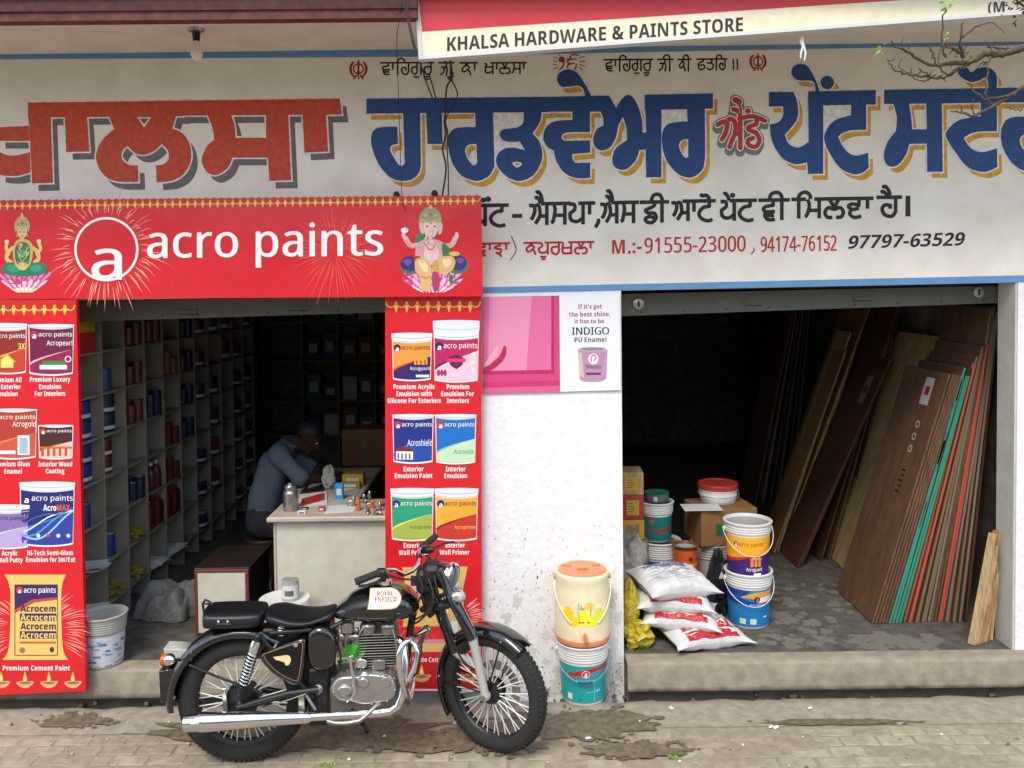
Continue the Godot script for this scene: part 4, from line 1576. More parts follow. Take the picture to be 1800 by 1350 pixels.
func trunk_figure(a: Art) -> void:
	var o := Vector2(450, 330)
	var k := 3.857
	petals(a, o, k, 1200, 600, 250, 110, 9, ["b83c74", "e8a0bc"], 1.0, 90.0)
	shapes(a, o, k, ["2f7a44|o|1050,530,75,58", "3c2468|o|1040,515,62,52", "2f7a44|o|1365,525,75,60", "3c2468|o|1372,510,58,52", "6a4a98|o|1030,500,26,20", "6a4a98|o|1385,494,26,20"], 1.5)
	petals(a, o, k, 1200, 645, 240, 85, 8, ["c04a80", "f0b8cc"], 2.4, 55.0)
	petals(a, o, k, 1200, 680, 170, 50, 7, ["d2608e", "f6d0dc"], 2.8, 25.0)
	shapes(a, o, k, ["b06a48|o|1182,228,80,104", "d8a060|o|1182,228,72,96", "2f8048|p|c1088,320 c1130,310 c1140,350 c1090,375", "dba8a4|34|c1110,385 c1050,392 c1012,340", "c8908c|12|c1112,398 c1050,404 c1016,356", "e6b8b0|24|c1012,345 c1000,320 c1003,300", "eee6ee|o|1008,288,26,18", "b890b8|o|1018,284,10,8", "dba8a4|34|c1262,395 c1325,388 c1352,340", "e6b8b0|24|c1352,345 c1362,330 c1360,312", "c89a3c|8|1040,372 1052,410", "c89a3c|8|1318,372 1306,408", "d59ca0|p|c1104,370 c1180,345 c1268,372 c1296,440 c1262,520 c1105,515 c1080,440", "e6bcc0|p|c1150,400 c1185,390 c1230,410 c1240,470 c1190,500 c1140,470", "2f7a44|p|c1262,380 c1305,400 c1310,450 c1270,470", "b0302c|p|c1075,470 c1110,465 c1120,500 c1080,520", "d9b070|p|c1082,490 c1130,475 c1180,510 c1188,600 c1180,690 c1120,692 c1112,610 c1080,560", "ecd29c|p|c1100,500 c1130,490 c1160,520 c1165,570 c1130,560", "b88428|8|c1120,600 c1150,612 c1184,602", "d9b070|p|c1240,480 c1320,462 c1352,500 c1330,560 c1270,590 c1235,550", "ecd29c|p|c1265,490 c1310,480 c1325,510 c1285,540", "d8b058|o|1345,448,38,16", "c8a038|p|c1205,500 c1235,500 c1240,580 c1218,640 c1200,580", "b02f6c|p|c1195,580 c1225,570 c1245,600 c1240,690 c1200,690", "2f7a44|p|c1310,590 c1335,600 c1330,660 c1312,640", "ead8d0|6|c1150,365 c1165,450 c1190,520", "e2c87a|7|c1130,380 c1185,440 c1240,378", "a83030|6|c1138,372 c1185,420 c1232,370", "d8b0a4|p|c1112,228 c1132,248 c1142,300 c1124,312 c1106,270", "d8b0a4|p|c1238,232 c1264,246 c1258,305 c1236,312", "e4c0b2|p|c1138,240 c1182,222 c1228,240 c1230,292 c1205,335 c1150,320", "d0a294|32|c1188,300 c1182,345 c1200,380 c1222,372", "e4c0b2|18|c1186,300 c1180,345 c1197,374", "b88478|4|1168,330 1196,332", "b88478|4|1168,348 1198,350", "f2eadc|8|1158,328 1146,346", "3a2420|o|1160,262,9,5", "3a2420|o|1212,262,9,5", "b8302c|o|1186,240,5,10", "8f9678|p|c1112,222 c1122,165 c1180,126 c1242,165 c1256,220 c1184,236", "d8b860|7|c1114,214 c1184,230 c1254,212", "c05a5a|o|1184,180,12,14", "d8b860|o|1150,188,8,9", "d8b860|o|1218,188,8,9", "5f8a78|o|1184,150,9,10", "d8b860|p|c1172,140 c1182,112 c1194,140"], 3.6)


func lotus_lady(a: Art) -> void:
	var o := Vector2(0, 330)
	var k := 3.857
	petals(a, o, k, 165, 600, 230, 100, 9, ["a82a5c", "dc7ca0"], 1.0, 70.0)
	petals(a, o, k, 165, 650, 190, 70, 7, ["c23a74", "f0c0d0"], 1.6, 45.0)
	petals(a, o, k, 165, 690, 110, 36, 6, ["e0a0b0", "f6ecc0"], 2.0, 20.0)
	shapes(a, o, k, ["c05a30|o|150,262,58,76", "d8a858|o|150,262,50,68", "d8b870|26|c104,400 c60,430 c45,480 c75,505", "d8b870|22|c60,450 c42,410 c48,375", "e6cc94|o|46,366,15,14", "d8b870|26|c205,400 c250,430 c262,480 c235,505", "d8b870|22|c250,450 c275,415 c264,375", "e6cc94|o|264,362,15,14", "1f7a58|p|c10,545 c60,505 c160,525 c260,505 c320,540 c290,585 c165,600 c40,585", "2f9a70|p|c40,540 c90,520 c150,545 c90,575", "2f9a70|p|c200,545 c250,520 c290,545 c240,572", "c8ac50|p|c112,360 c150,345 c205,365 c225,420 c205,520 c150,560 c100,520 c88,420", "23705a|p|c118,380 c150,366 c192,385 c205,440 c190,520 c150,530 c112,510 c100,430", "d8c070|6|c128,400 c150,470 c190,400", "e0b040|5|c118,430 c150,500 c200,430", "b83030|5|c130,388 c150,430 c178,388", "3a9a78|o|150,440,18,22", "d8b870|p|c120,520 c150,505 c185,520 c175,555 c130,555", "b89030|6|118,500 140,528", "b89030|6|185,500 165,528", "2a1a14|o|150,300,40,48", "d8b078|p|c118,275 c150,262 c182,275 c180,320 c150,348 c120,320", "2a1a14|o|136,300,6,4", "2a1a14|o|164,300,6,4", "a83030|o|150,328,9,4", "a83030|o|150,282,4,6", "c8a040|o|115,325,6,9", "c8a040|o|185,325,6,9", "a8a070|p|c102,268 c108,225 c150,200 c192,225 c200,268 c150,280", "d8b860|6|c104,262 c150,274 c198,262", "b04050|o|150,240,9,11", "5a8a70|o|125,246,6,8", "5a8a70|o|176,246,6,8", "d8b860|p|c140,205 c148,165 c160,205"], 3.0)


func sign_box(called: String, label: String, outline: String, z: float, thick: float, face: Color, art: Art, cat := "sign") -> Node3D:
	var o := path(outline)
	var c := W(o[3].x * 0.5 + o[2].x * 0.5, o[2].y, z)
	var t := thing(called, label, cat, c)
	var mb := MB.new()
	slab(mb, o, z - 0.009, thick)
	var key := "face_" + face.to_html(false)
	if not M.has(key):
		mk(key, face, 0.3, 0.0, T.faint, 0.8)
	part("board", mb, M[key], t)
	# the printed sheet stretched over the board ripples a little
	var n := FastNoiseLite.new()
	n.seed = int(absf(o[2].x))
	n.frequency = 0.008
	n.fractal_octaves = 2
	var sheet := func(p: Vector2, layer: float) -> Vector3: return W(p.x, p.y, z + 0.005 * n.get_noise_2d(p.x, p.y * 0.7) + 0.001 + layer * 0.0006)
	mb = MB.new()
	var rows := []
	var nu := int(maxf(o[0].distance_to(o[1]), o[3].distance_to(o[2])) / 14.0) + 1
	var nv := int(o[0].distance_to(o[3]) / 14.0) + 1
	for j in nv + 1:
		var row := []
		for i in nu + 1:
			var u := float(i) / nu
			var v := float(j) / nv
			row.append(sheet.call(o[0].lerp(o[1], u).lerp(o[3].lerp(o[2], u), v), -1.0))
		rows.append(row)
	mb.grid(rows)
	part("printed_sheet", mb, M[key], t)
	mb = MB.new()
	art.lay(mb, sheet, 15.0)
	part("print", mb, M.print, t)
	return t


func signs() -> void:
	var red := hx("d81f28")
	var white := hx("f4efe9")
	# header
	var a := Art.new()
	garland(a, -20, 838, 357, 13.2, 6.2, -0.0107, 6.0)
	firework(a, 187, 438, 58, 118, 46, 3, hx("f09a86"))
	firework(a, 187, 438, 58, 90, 40, 13, hx("f6c4a0"))
	firework(a, 588, 443, 6, 92, 56, 5, hx("ec5a48"))
	a.oval(187, 438, 54, 54, hx("cf1a24"), 2.0, 40)
	a.ring(187, 438, 54.5, 4.2, white, 3.0, 0, TAU, 44)
	text(a, "a", 161, 213, 437, 491, white, 3.0, false)
	text(a, "a", 162.5, 214.5, 437.5, 491.5, white, 3.3, false)
	for k in 3:
		text(a, "acro paints", 258.6 + [0, 1.0, 1.9][k], 672 + [0, 1.0, 1.9][k], 394 + [0.5, 0.1, 0.8][k], 472 + [0.5, 0.1, 0.8][k], white, 3.0 + k * 0.25, false, -0.012)
	lotus_lady(a)
	trunk_figure(a)
	sign_box("header_sign", "long red paint sign with white lettering and two seated figures above the left doorway", "-60,353 845,344 848,521 -60,526.5", 0.10, 0.10, red, a)
	# left panel
	a = Art.new()
	garland(a, -3, 134, 538, 18.0, 8.0, -0.004, 8.0)
	printed_can(a, -24, 569, 48, 655, 10, [hx("8c2a26"), hx("e0b04a"), hx("c0392a"), white, "", white, hx("8c2a26")], "3x")
	printed_can(a, 49, 571, 131, 657, 5, [hx("6e1c3c"), hx("d9a6b4"), hx("8a2048"), white, "", white, hx("b82a3c")], "room")
	text(a, "Acropearl", 82, 127, 598, 610, white, 7.0, false)
	printed_can(a, -22, 718, 66, 804, 3, [hx("b03a28"), hx("e0825a"), hx("c8523a"), white, "", white, hx("5a2a5c")], "door")
	text(a, "Acrogold", 22, 63, 740, 753, white, 7.0, false)
	printed_can(a, 66, 746, 130, 805, 3, [hx("4a2626"), hx("c87a5a"), hx("d9b8a8"), white, "", white, hx("c03a2e")], "table")
	printed_can(a, -26, 888, 52, 962, 12, [hx("8a70a8"), hx("d9cfe4"), hx("b69fca"), hx("3a2a60"), "", white, hx("3a2a60")])
	printed_can(a, 34, 848, 132, 957, 13, [hx("262a6e"), hx("3f74c4"), hx("2c3f94"), white, "", white, hx("262a6e")], "waves")
	text(a, "Acro", 76, 99, 887, 898, white, 7.0)
	text(a, "MAX", 100, 123, 887, 898, hx("e06a30"), 7.0)
	for q in [["Premium All", 12, 668], ["Weather Exterior", -1, 680], ["Emulsion", 12, 692.5], ["Premium Luxury", 88, 667.5], ["Emulsion", 88, 680], ["For Interiors", 88, 692], ["Premium Gloss", 21, 816], ["Enamel", 23, 828.5], ["Interior Wood", 97, 816], ["Coating", 97, 828.5], ["Acrylic", 17, 973], ["Wall Putty", 18, 985], ["Hi-Tech Semi-Gloss", 88.5, 972], ["Emulsion for Int/Ext", 89, 984]]:
		caption(a, q[0], q[1], q[2], 8.2, white, 2.0, 0.78, true, -0.004)
	caption(a, "Premium Cement Paint", 64, 1174.5, 8.6, white, 2.0, 0.88)
	firework(a, 62, 1110, 50, 104, 26, 8, hx("f6a894"), -0.9, 0.5)
	firework(a, 62, 1110, 50, 104, 22, 9, hx("f6a894"), 2.6, 4.0)
	cement_bag(a, 8, 1010, 116, 1160)
	for x in [2, 44, 86, 128]:
		diya(a, x, 1203, 0.95)
	sign_box("side_sign", "tall red paint sign with printed cans and a yellow bag, left of the left doorway", "-60,528.5 134,527 151,1215 -60,1224", 0.155, 0.03, red, a)
	# right panel
	a = Art.new()
	garland(a, 687, 838, 532, 18.6, 8.2, -0.004, 9.0)
	printed_can(a, 688, 586, 760, 667, 14, [hx("e8943a"), hx("d8452a"), hx("33205c"), hx("5a2a20"), "Acroguard", white], "house")
	printed_can(a, 761, 564, 843, 669, 30, [hx("b81e58"), hx("5a1a50"), hx("f0bcc8"), white, "", white], "shield")
	printed_can(a, 689, 729, 763, 812, 6, [hx("1f2f80"), hx("2f6ac4"), hx("24489c"), white, "", white, hx("c8303c")], "villa")
	text(a, "Acroshield", 716, 760, 772, 784, white, 8.0, false)
	printed_can(a, 764, 729, 838, 813, 6, [hx("1f6ab8"), hx("8fc0a8"), hx("c0d8b0"), white, "Acrosilk", hx("5a7a6a"), hx("c8303c")])
	printed_can(a, 686, 859, 763, 948, 14, [hx("2f9a72"), hx("e0d86a"), hx("a8b04a"), white, "Acroprime", hx("4a5a30"), hx("24306a")])
	printed_can(a, 764, 859, 841, 948, 14, [hx("e8a83a"), hx("6a2a4a"), hx("c8382a"), hx("7a3020"), "Acroprime", hx("f0c060"), hx("24306a")])
	for q in [["Premium Acrylic", 728, 680.5], ["Emulsion with", 728, 692.5], ["Silicone For Exteriors", 728, 704.5], ["Premium", 805, 680], ["Emulsion For", 804.5, 692.5], ["Interiors", 805, 704.5], ["Exterior", 727, 824.5], ["Emulsion Paint", 727, 836.5], ["Interior", 801, 824.5], ["Emulsion", 801, 836.5], ["Exterior", 727, 959], ["Wall Primer", 727, 971.5], ["Interior", 800, 958.5], ["Wall Primer", 799, 971]]:
		caption(a, q[0], q[1], q[2], 8.3, white, 2.0, 0.80, true, -0.004)
	a.poly(PackedVector2Array([Vector2(707, 997), Vector2(822, 996), Vector2(813, 1040), Vector2(818, 1100), Vector2(708, 1102), Vector2(714, 1040)]), hx("d8b060"), 2.0)
	a.rect(722, 1012, 806, 1030, hx("3a2560"), 3.0)
	text(a, "acro paints", 735, 800, 1015, 1028, white, 4.0, false)
	text(a, "Acrocem", 726, 804, 1040, 1054, hx("3a2560"), 4.0)
	text(a, "ar", 778, 790, 1066, 1078, white, 4.0)
	a.poly(PackedVector2Array([Vector2(785, 1095), Vector2(806, 1090), Vector2(802, 1128), Vector2(790, 1130)]), hx("c9d6dc"), 3.0)
	a.poly(PackedVector2Array([Vector2(806, 1092), Vector2(815, 1096), Vector2(812, 1128), Vector2(802, 1128)]), hx("d9b66a"), 3.0)
	a.rect(680, 1124, 845, 1131, hx("c88a96"), 2.0)
	a.rect(680, 1131, 845, 1146, hx("dcb468"), 2.0)
	caption(a, "Portland White Cement Based Putty", 764, 1160, 8.4, white, 2.0, 0.78)
	firework(a, 800, 1090, 24, 60, 26, 21, hx("f6b4a0"), -0.9, 0.9)
	firework(a, 745, 1080, 30, 70, 20, 22, hx("f06a58"), 1.0, 4.5)
	for x in [700, 741, 782, 823]:
		diya(a, x, 1192, 1.0)
	a.rect(678, 1211, 846, 1214.5, hx("eae4de"), 2.0)
	sign_box("side_sign", "tall red paint sign with printed cans between the left doorway and the white pier", "677,521.5 845.5,519.5 847.5,1214 677.5,1217.5", 0.03, 0.03, red, a)
	# poster on the pier
	a = Art.new()
	a.poly(path("849,522 983,519.5 984.5,688.5 850,692"), hx("cf4379"), 1.0)
	a.poly(path("849,522 969,520 969,652 849,654"), hx("dd6a98"), 2.0)
	a.poly(path("860,522 935,521 925,653 858,653.5"), hx("e38bae"), 2.5)
	a.poly(path("969,520 974,520 974,660 969,652"), hx("b52a60"), 3.0)
	a.poly(path("849,652 974,650 974,656 849,658"), hx("b8285c"), 3.5)
	a.poly(path("849,672 984,669 984,678 849,682"), hx("c8326a"), 3.0)
	a.poly(path("849,682 984,678 984.5,688.5 850,692"), hx("d65c88"), 3.2)
	a.poly(path("c850,650 c858,640 c872,632 c880,622 c886,608 c890,612 c888,628 c876,642 c862,652 c852,658"), hx("b02a50"), 4.0)
	a.poly(path("c850,645 c858,630 c866,618 c872,608 c876,612 c872,628 c862,640"), hx("e8a4b4"), 4.5)
	a.poly(path("984,519.5 1088.5,517 1090.5,685.5 985,688.5"), hx("e9e7e9"), 2.0)
	var wine := hx("a03248")
	for q in [["If it's got", 1037, 539.5, 7.4, wine], ["the best shine,", 1036.5, 552, 7.8, wine], ["it has to be", 1036, 565, 7.4, wine], ["PU Enamel", 1038, 597.5, 8.4, hx("2a2426")]]:
		caption(a, q[0], q[1], q[2], q[3], q[4], 3.0, 0.95, true, -0.012)
	text(a, "INDIGO", 1005, 1070, 575.5, 588.5, hx("2a2426"), 3.0, false, -0.01)
	text(a, "INDIGO", 1005.7, 1070.7, 575.7, 588.7, hx("2a2426"), 3.2, false, -0.01)
	a.poly(path("1016,614 c1030,611 c1054,611 1068,614 1066,666 c1055,671 c1029,671 1019,667"), hx("b48aa4"), 3.0)
	a.oval(1042, 613.5, 26, 4, hx("c9c2cc"), 4.0)
	a.oval(1042, 613.5, 22, 2.8, hx("96808f"), 5.0)
	a.poly(path("1017,620 1022,620 1027,664 1019,660"), hx("d8b4a0"), 4.0)
	a.poly(path("1063,620 1067,620 1066,660 1058,664"), hx("c08ab0"), 4.0)
	a.oval(1043, 631, 9, 9.5, hx("efe6ea"), 4.0)
	a.line(path("1040,636 c1039,628 c1044,624 c1048,629 1044,634", Vector2.ZERO, 1.0, true), 2.0, hx("b05a7a"), 5.0)
	text(a, "INDIGO", 1030, 1057, 642, 648, hx("5a3a50"), 4.0)
	a.rect(1030, 655, 1056, 659, hx("5a3a58"), 4.0)
	sign_box("poster", "poster with a pink door and a white half about enamel paint on the pier top", "848.5,521.8 1089,517 1091,686 849.5,692.5", WALL_Z + 0.012, 0.01, hx("e9e7e9"), a, "poster")
	# hanging board
	a = Art.new()
	a.poly(path("742,55.5 1570,1 2300,-47 2300,-230 725,-110"), hx("bd2029"), 1.0)
	text(a, "KHALSA HARDWARE & PAINTS STORE", 786, 1306, 65.5, 89.5, hx("201a1a"), 2.0, true, -0.0675)
	text(a, "(M", 1737, 1766, 4, 26, hx("2a2220"), 2.0, true, -0.06)
	var t := sign_box("hanging_board", "red and cream shop board hanging crooked from the overhang, with black capital letters", "736,104.5 2300,-13 2300,-230 722,-110", 0.9, 0.05, hx("e3d6b4"), a)
	var mb := MB.new()
	slab(mb, path("736,104.5 2300,-13 2300,-19 742,98"), 0.906, 0.06)
	part("frame_rail", mb, M.paper, t)
	mb = MB.new()
	slab(mb, path("722,-110 728,-110 743,97.5 736,104"), 0.906, 0.06)
	part("frame_rail", mb, M.paper, t)
	# knotted cloth under the board
	mb = MB.new()
	mb.tube([W(1410, 64, 0.85), W(1409, 74, 0.86), W(1412, 82, 0.87)], [0.008, 0.012, 0.007], 7)
	mb.tube([W(1412, 80, 0.87), W(1408, 92, 0.87), W(1407, 103, 0.88)], [0.007, 0.006, 0.003], 6)
	mb.tube([W(1412, 80, 0.87), W(1416, 93, 0.87), W(1414, 107, 0.88)], [0.007, 0.006, 0.003], 6)
	single("cloth_tie", mb, M.paper, "pale knotted cloth strip hanging under the crooked board", "cloth strip")


func cement_bag(a: Art, x0: float, y0: float, x1: float, y1: float) -> void:
	a.poly(path("%f,%f %f,%f c%f,%f c%f,%f %f,%f %f,%f c%f,%f c%f,%f" % [x0, y0, x1, y0, x1 - 8, y0 + 30, x1 - 6, y1 - 25, x1 + 4, y1, x0 - 4, y1, x0 + 8, y1 - 25, x0 + 10, y0 + 30]), hx("e3bd6a"), 2.0)
	var l := x0 + 18
	var r := x1 - 15
	for q in [[l, y0 + 18, r, y0 + 18], [r, y0 + 18, r, y1 - 8], [r, y1 - 8, l, y1 - 8], [l, y1 - 8, l, y0 + 18]]:
		a.line(PackedVector2Array([Vector2(q[0], q[1]), Vector2(q[2], q[3])]), 1.2, hx("5a3a40"), 4.0 + q[0] * 0.0001)
	a.poly(PackedVector2Array([Vector2(l, y0 + 18), Vector2(r, y0 + 18), Vector2(r, y0 + 40), Vector2(l + 30, y0 + 44), Vector2(l, y0 + 62)]), hx("3a2560"), 3.0)
	a.poly(PackedVector2Array([Vector2(l, y0 + 62), Vector2(l + 30, y0 + 44), Vector2(r, y0 + 40), Vector2(r, y0 + 44), Vector2(l + 34, y0 + 49), Vector2(l, y0 + 68)]), hx("c8452a"), 3.5)
	paint_logo(a, l + 8, y0 + 27, 6, hx("c8303c"), 5.0)
	text(a, "acro paints", l + 16, r - 3, y0 + 22, y0 + 35, Color.WHITE, 5.0, false)
	for k in 4:
		var y := y0 + 54 + k * 15.5
		if k % 2:
			a.rect(l + 9, y - 1, r - 2, y + 12, hx("3a2a50"), 4.0)
		text(a, "Acrocem", l + 10, r - 3, y, y + 11.5, hx("e8c880") if k % 2 else hx("33204c"), 5.0)
	a.rect(l + 9, y0 + 118, r - 3, y0 + 121, hx("c8502e"), 4.0)
	a.oval(l + 13, y0 + 133, 5, 5, hx("8a7a50"), 4.0, 10)
	a.oval(r - 10, y0 + 132, 4, 5, hx("4a3a40"), 4.0, 10)


# ---------- buckets ----------
func acro_label(a: Art, style: String, w: float, h: float) -> void:
	# x from -w to w round the bucket, y from 0 (top) to h
	var full := w
	match style:
		"yellow_purple":
			a.rect(-full, 0, full, h, hx("f0a81e"), 1.0)
			a.poly(PackedVector2Array([Vector2(-full, h * 0.62), Vector2(-w * 0.35, h * 0.56), Vector2(0, h * 0.46), Vector2(w * 0.3, h * 0.42), Vector2(full, h * 0.4), Vector2(full, h), Vector2(-full, h)]), hx("c8281e"), 2.0)
			a.poly(PackedVector2Array([Vector2(-full, h * 0.72), Vector2(-w * 0.35, h * 0.66), Vector2(0, h * 0.5), Vector2(w * 0.3, h * 0.45), Vector2(full, h * 0.43), Vector2(full, h), Vector2(-full, h)]), hx("3a1f6a"), 3.0)
			a.oval(-0.105, h * 0.18, 0.016, 0.016, hx("3a1f6a"), 4.0, 16)
			text(a, "a", -0.112, -0.098, h * 0.15, h * 0.25, Color.WHITE, 5.0)
			text(a, "acro paints", -0.082, 0.075, h * 0.12, h * 0.25, hx("7a4a10"), 4.0, false)
			for k in 3:
				a.rect(-0.012 + k * 0.026, h * 0.55, 0.008 + k * 0.026, h * 0.74, hx("f0842a"), 4.0)
			a.poly(PackedVector2Array([Vector2(-0.02, h * 0.56), Vector2(0.01, h * 0.47), Vector2(0.03, h * 0.52), Vector2(0.045, h * 0.48), Vector2(0.07, h * 0.56)]), hx("f0a040"), 5.0)
			text(a, "Acroguard", -0.04, 0.07, h * 0.76, h * 0.88, Color.WHITE, 4.0, false)
			a.rect(0.01, h * 0.91, 0.065, h * 0.97, Color.WHITE, 4.0)
		"blue":
			a.rect(-full, 0, full, h, hx("1f78b4"), 1.0)
			a.poly(PackedVector2Array([Vector2(-full, 0), Vector2(-0.02, 0), Vector2(-0.07, h * 0.2), Vector2(-full, h * 0.12)]), hx("1c3f8a"), 2.0)
			a.poly(PackedVector2Array([Vector2(-0.09, h * 0.2), Vector2(0.0, h * 0.05), Vector2(full, -0.0), Vector2(full, h * 0.1), Vector2(0.0, h * 0.22)]), hx("e09a3a"), 3.0)
			a.poly(PackedVector2Array([Vector2(0.0, h * 0.28), Vector2(0.05, h * 0.2), Vector2(full, h * 0.14), Vector2(full, h * 0.3), Vector2(0.03, h * 0.36)]), hx("dfe6ea"), 4.0)
			a.poly(PackedVector2Array([Vector2(-full, h * 0.2), Vector2(-0.09, h * 0.22), Vector2(0.02, h * 0.34), Vector2(full, h * 0.34), Vector2(full, h * 0.4), Vector2(0.0, h * 0.42), Vector2(-full, h * 0.3)]), hx("1c3f8a"), 5.0)
			a.oval(0.018, h * 0.25, 0.02, 0.021, hx("1e1c4a"), 6.0, 16)
			text(a, "a", 0.01, 0.027, h * 0.21, h * 0.32, hx("e8762a"), 7.0)
			text(a, "acro paints", -0.03, 0.07, h * 0.36, h * 0.42, Color.WHITE, 7.0, false)
			for x in [-0.095, -0.025]:
				a.rect(x, h * 0.78, x + 0.04, h * 0.92, hx("e6e6c8"), 6.0)
				for k in 3:
					a.rect(x + 0.004, h * (0.81 + 0.03 * k), x + 0.034, h * (0.82 + 0.03 * k), hx("8a9a7a"), 7.0)
			a.rect(0.07, h * 0.72, 0.1, h * 0.76, hx("dfe6ea"), 6.0)
		"teal":
			a.rect(-full, 0, full, h, hx("1f9a98"), 1.0)
			a.poly(PackedVector2Array([Vector2(-full, 0), Vector2(full, 0), Vector2(full, -0.02), Vector2(-full, -0.02)]), hx("dad8d2"), 2.0)
			a.poly(PackedVector2Array([Vector2(-0.105, h * 0.22), Vector2(-0.03, h * 0.12), Vector2(0.04, h * 0.06), Vector2(full, -0.004), Vector2(full, h * 0.06), Vector2(0.06, h * 0.16), Vector2(-0.02, h * 0.26), Vector2(-0.1, h * 0.3)]), hx("c8252e"), 3.0)
			a.oval(0.005, h * 0.22, 0.022, 0.022, hx("c8252e"), 4.0, 18)
			a.ring(0.005, h * 0.22, 0.022, 0.003, hx("e8dcd8"), 5.0, 0, TAU, 18)
			text(a, "a", -0.003, 0.013, h * 0.18, h * 0.3, Color.WHITE, 5.0)
			text(a, "acro paints", -0.05, 0.06, h * 0.36, h * 0.44, hx("bfe4e0"), 4.0, false)
			a.rect(0.058, h * 0.52, 0.06, h * 0.95, hx("bfe4e0"), 4.0)
			a.rect(0.01, h * 0.7, 0.06, h * 0.71, hx("bfe4e0"), 4.5)
			text(a, "OK", 0.066, 0.1, h * 0.66, h * 0.72, hx("bfe4e0"), 4.0)
			a.rect(-0.11, h * 0.76, -0.08, h * 0.92, hx("e4e2d8"), 4.0)
			a.ring(-0.03, h * 0.9, 0.008, 0.003, hx("1c5a80"), 4.0, 0, TAU, 12)
		"teal_dark":
			a.rect(-full, 0, full, h, hx("17706e"), 1.0)
			a.poly(PackedVector2Array([Vector2(-full, h * 0.5), Vector2(-0.02, h * 0.56), Vector2(0.05, h * 0.44), Vector2(full, h * 0.36), Vector2(full, h * 0.46), Vector2(0.0, h * 0.66), Vector2(-full, h * 0.62)]), hx("a8303a"), 3.0)
			a.oval(-0.05, h * 0.2, 0.016, 0.02, hx("b84a3a"), 3.0, 12)
		"navy":
			a.rect(-full, 0, full, h, hx("1c478f"), 1.0)
			a.poly(PackedVector2Array([Vector2(-0.03, h * 0.4), Vector2(0.02, h * 0.16), Vector2(full, 0), Vector2(full, h * 0.3), Vector2(0.04, h * 0.42)]), hx("c8a060"), 3.0)
			a.oval(0.07, h * 0.26, 0.018, 0.018, hx("1e1c4a"), 4.0, 14)
			a.poly(PackedVector2Array([Vector2(-full, h * 0.55), Vector2(0.0, h * 0.6), Vector2(full, h * 0.36), Vector2(full, h * 0.44), Vector2(0.0, h * 0.7), Vector2(-full, h * 0.62)]), hx("3a78c0"), 4.5)
		"orange":
			a.rect(-full, 0, full, h, hx("c0501e"), 1.0)
			a.poly(PackedVector2Array([Vector2(-full, h * 0.36), Vector2(0.0, h * 0.5), Vector2(full, h * 0.3), Vector2(full, h * 0.44), Vector2(0.0, h * 0.62), Vector2(-full, h * 0.5)]), hx("d8902e"), 3.0)
			a.oval(0.02, h * 0.3, 0.016, 0.016, hx("5a1e1a"), 4.0, 14)
		"blue_print":
			a.rect(-full, 0, full, h, hx("c4c6ca"), 1.0)
			var r := RandomNumberGenerator.new()
			r.seed = 31
			for i in 120:
				var x := r.randf_range(-w, w)
				var y := r.randf_range(0.01, h * 0.95)
				var l := r.randf_range(0.01, 0.05)
				a.rect(x, y, x + l, y + r.randf_range(0.004, 0.014), hx("4a6fa8").lerp(hx("a8b4c8"), r.randf()), 2.0 + (i % 9) * 0.2)


# an open plastic pail standing at the origin of t
func pail(t: Node3D, r0: float, r1: float, h: float, style: String, mat: Material, label_lo: float, label_hi: float, inside: Material, handle := 1, turn := 0.0) -> void:
	var mb := MB.new()
	var rib := h * 0.035
	var y0 := label_hi + 0.012
	var prof := [Vector2(0, 0), Vector2(r0 * 0.96, 0), Vector2(r0, 0.008), Vector2(lerpf(r0, r1, y0 / h), y0)]
	var y := y0 + 0.006
	while y < h - rib * 1.4:
		var rr := lerpf(r0, r1, y / h)
		prof.append_array([Vector2(rr + 0.006, y), Vector2(rr + 0.007, y + rib * 0.5), Vector2(rr + 0.003, y + rib * 0.7), Vector2(rr + 0.003, y + rib)])
		y += rib * 1.25
	prof.append_array([Vector2(r1 + 0.010, h - rib), Vector2(r1 + 0.012, h - rib * 0.3), Vector2(r1 + 0.008, h), Vector2(r1 - 0.002, h), Vector2(r1 - 0.005, h - 0.004), Vector2(r1 - 0.008, h - 0.05)])
	mb.lathe(prof, 40)
	local("pail_body", mb, mat, t)
	mb = MB.new()
	mb.lathe([Vector2(r1 - 0.0082, h - 0.02), Vector2(r1 - 0.012, h - 0.05), Vector2(r0 - 0.004, h * 0.4), Vector2(0, h * 0.4)], 40)
	local("inside", mb, inside, t)
	if style != "":
		var a := Art.new()
		var rm := lerpf(r0, r1, (label_lo + label_hi) * 0.5 / h)
		acro_label(a, style, PI * rm, label_hi - label_lo)
		mb = MB.new()
		var f := func(p: Vector2, layer: float) -> Vector3:
			var yy := label_hi - p.y
			var rr := lerpf(r0, r1, yy / h) + 0.0006 + layer * 0.0003
			var an := clampf(p.x / rm, -PI, PI) + turn
			return Vector3(sin(an) * rr, yy, cos(an) * rr)
		a.lay(mb, f, 0.018)
		local("label", mb, M.print, t)
	if handle > 0:
		for s in [-1.0, 1.0]:
			mb = MB.new()
			mb.ball(Vector3(s * (r1 + 0.008), h * 0.84, 0), Vector3(0.012, 0.016, 0.016), 10)
			local("handle_lug", mb, mat, t)
		mb = MB.new()
		var pts := []
		for k in 25:
			var an := PI * k / 24.0
			pts.append(Vector3(-cos(an) * (r1 + 0.016), h * 0.84 - sin(an) * h * 0.40, sin(an) * (r1 + 0.014)))
		mb.tube(pts, 0.0028, 6)
		local("handle", mb, M.plastic_white if handle == 1 else M.wire_steel, t)
		if handle == 2:
			mb = MB.new()
			mb.tube([pts[10], pts[12], pts[14]], 0.006, 8)
			local("grip", mb, M.tin_blue, t)


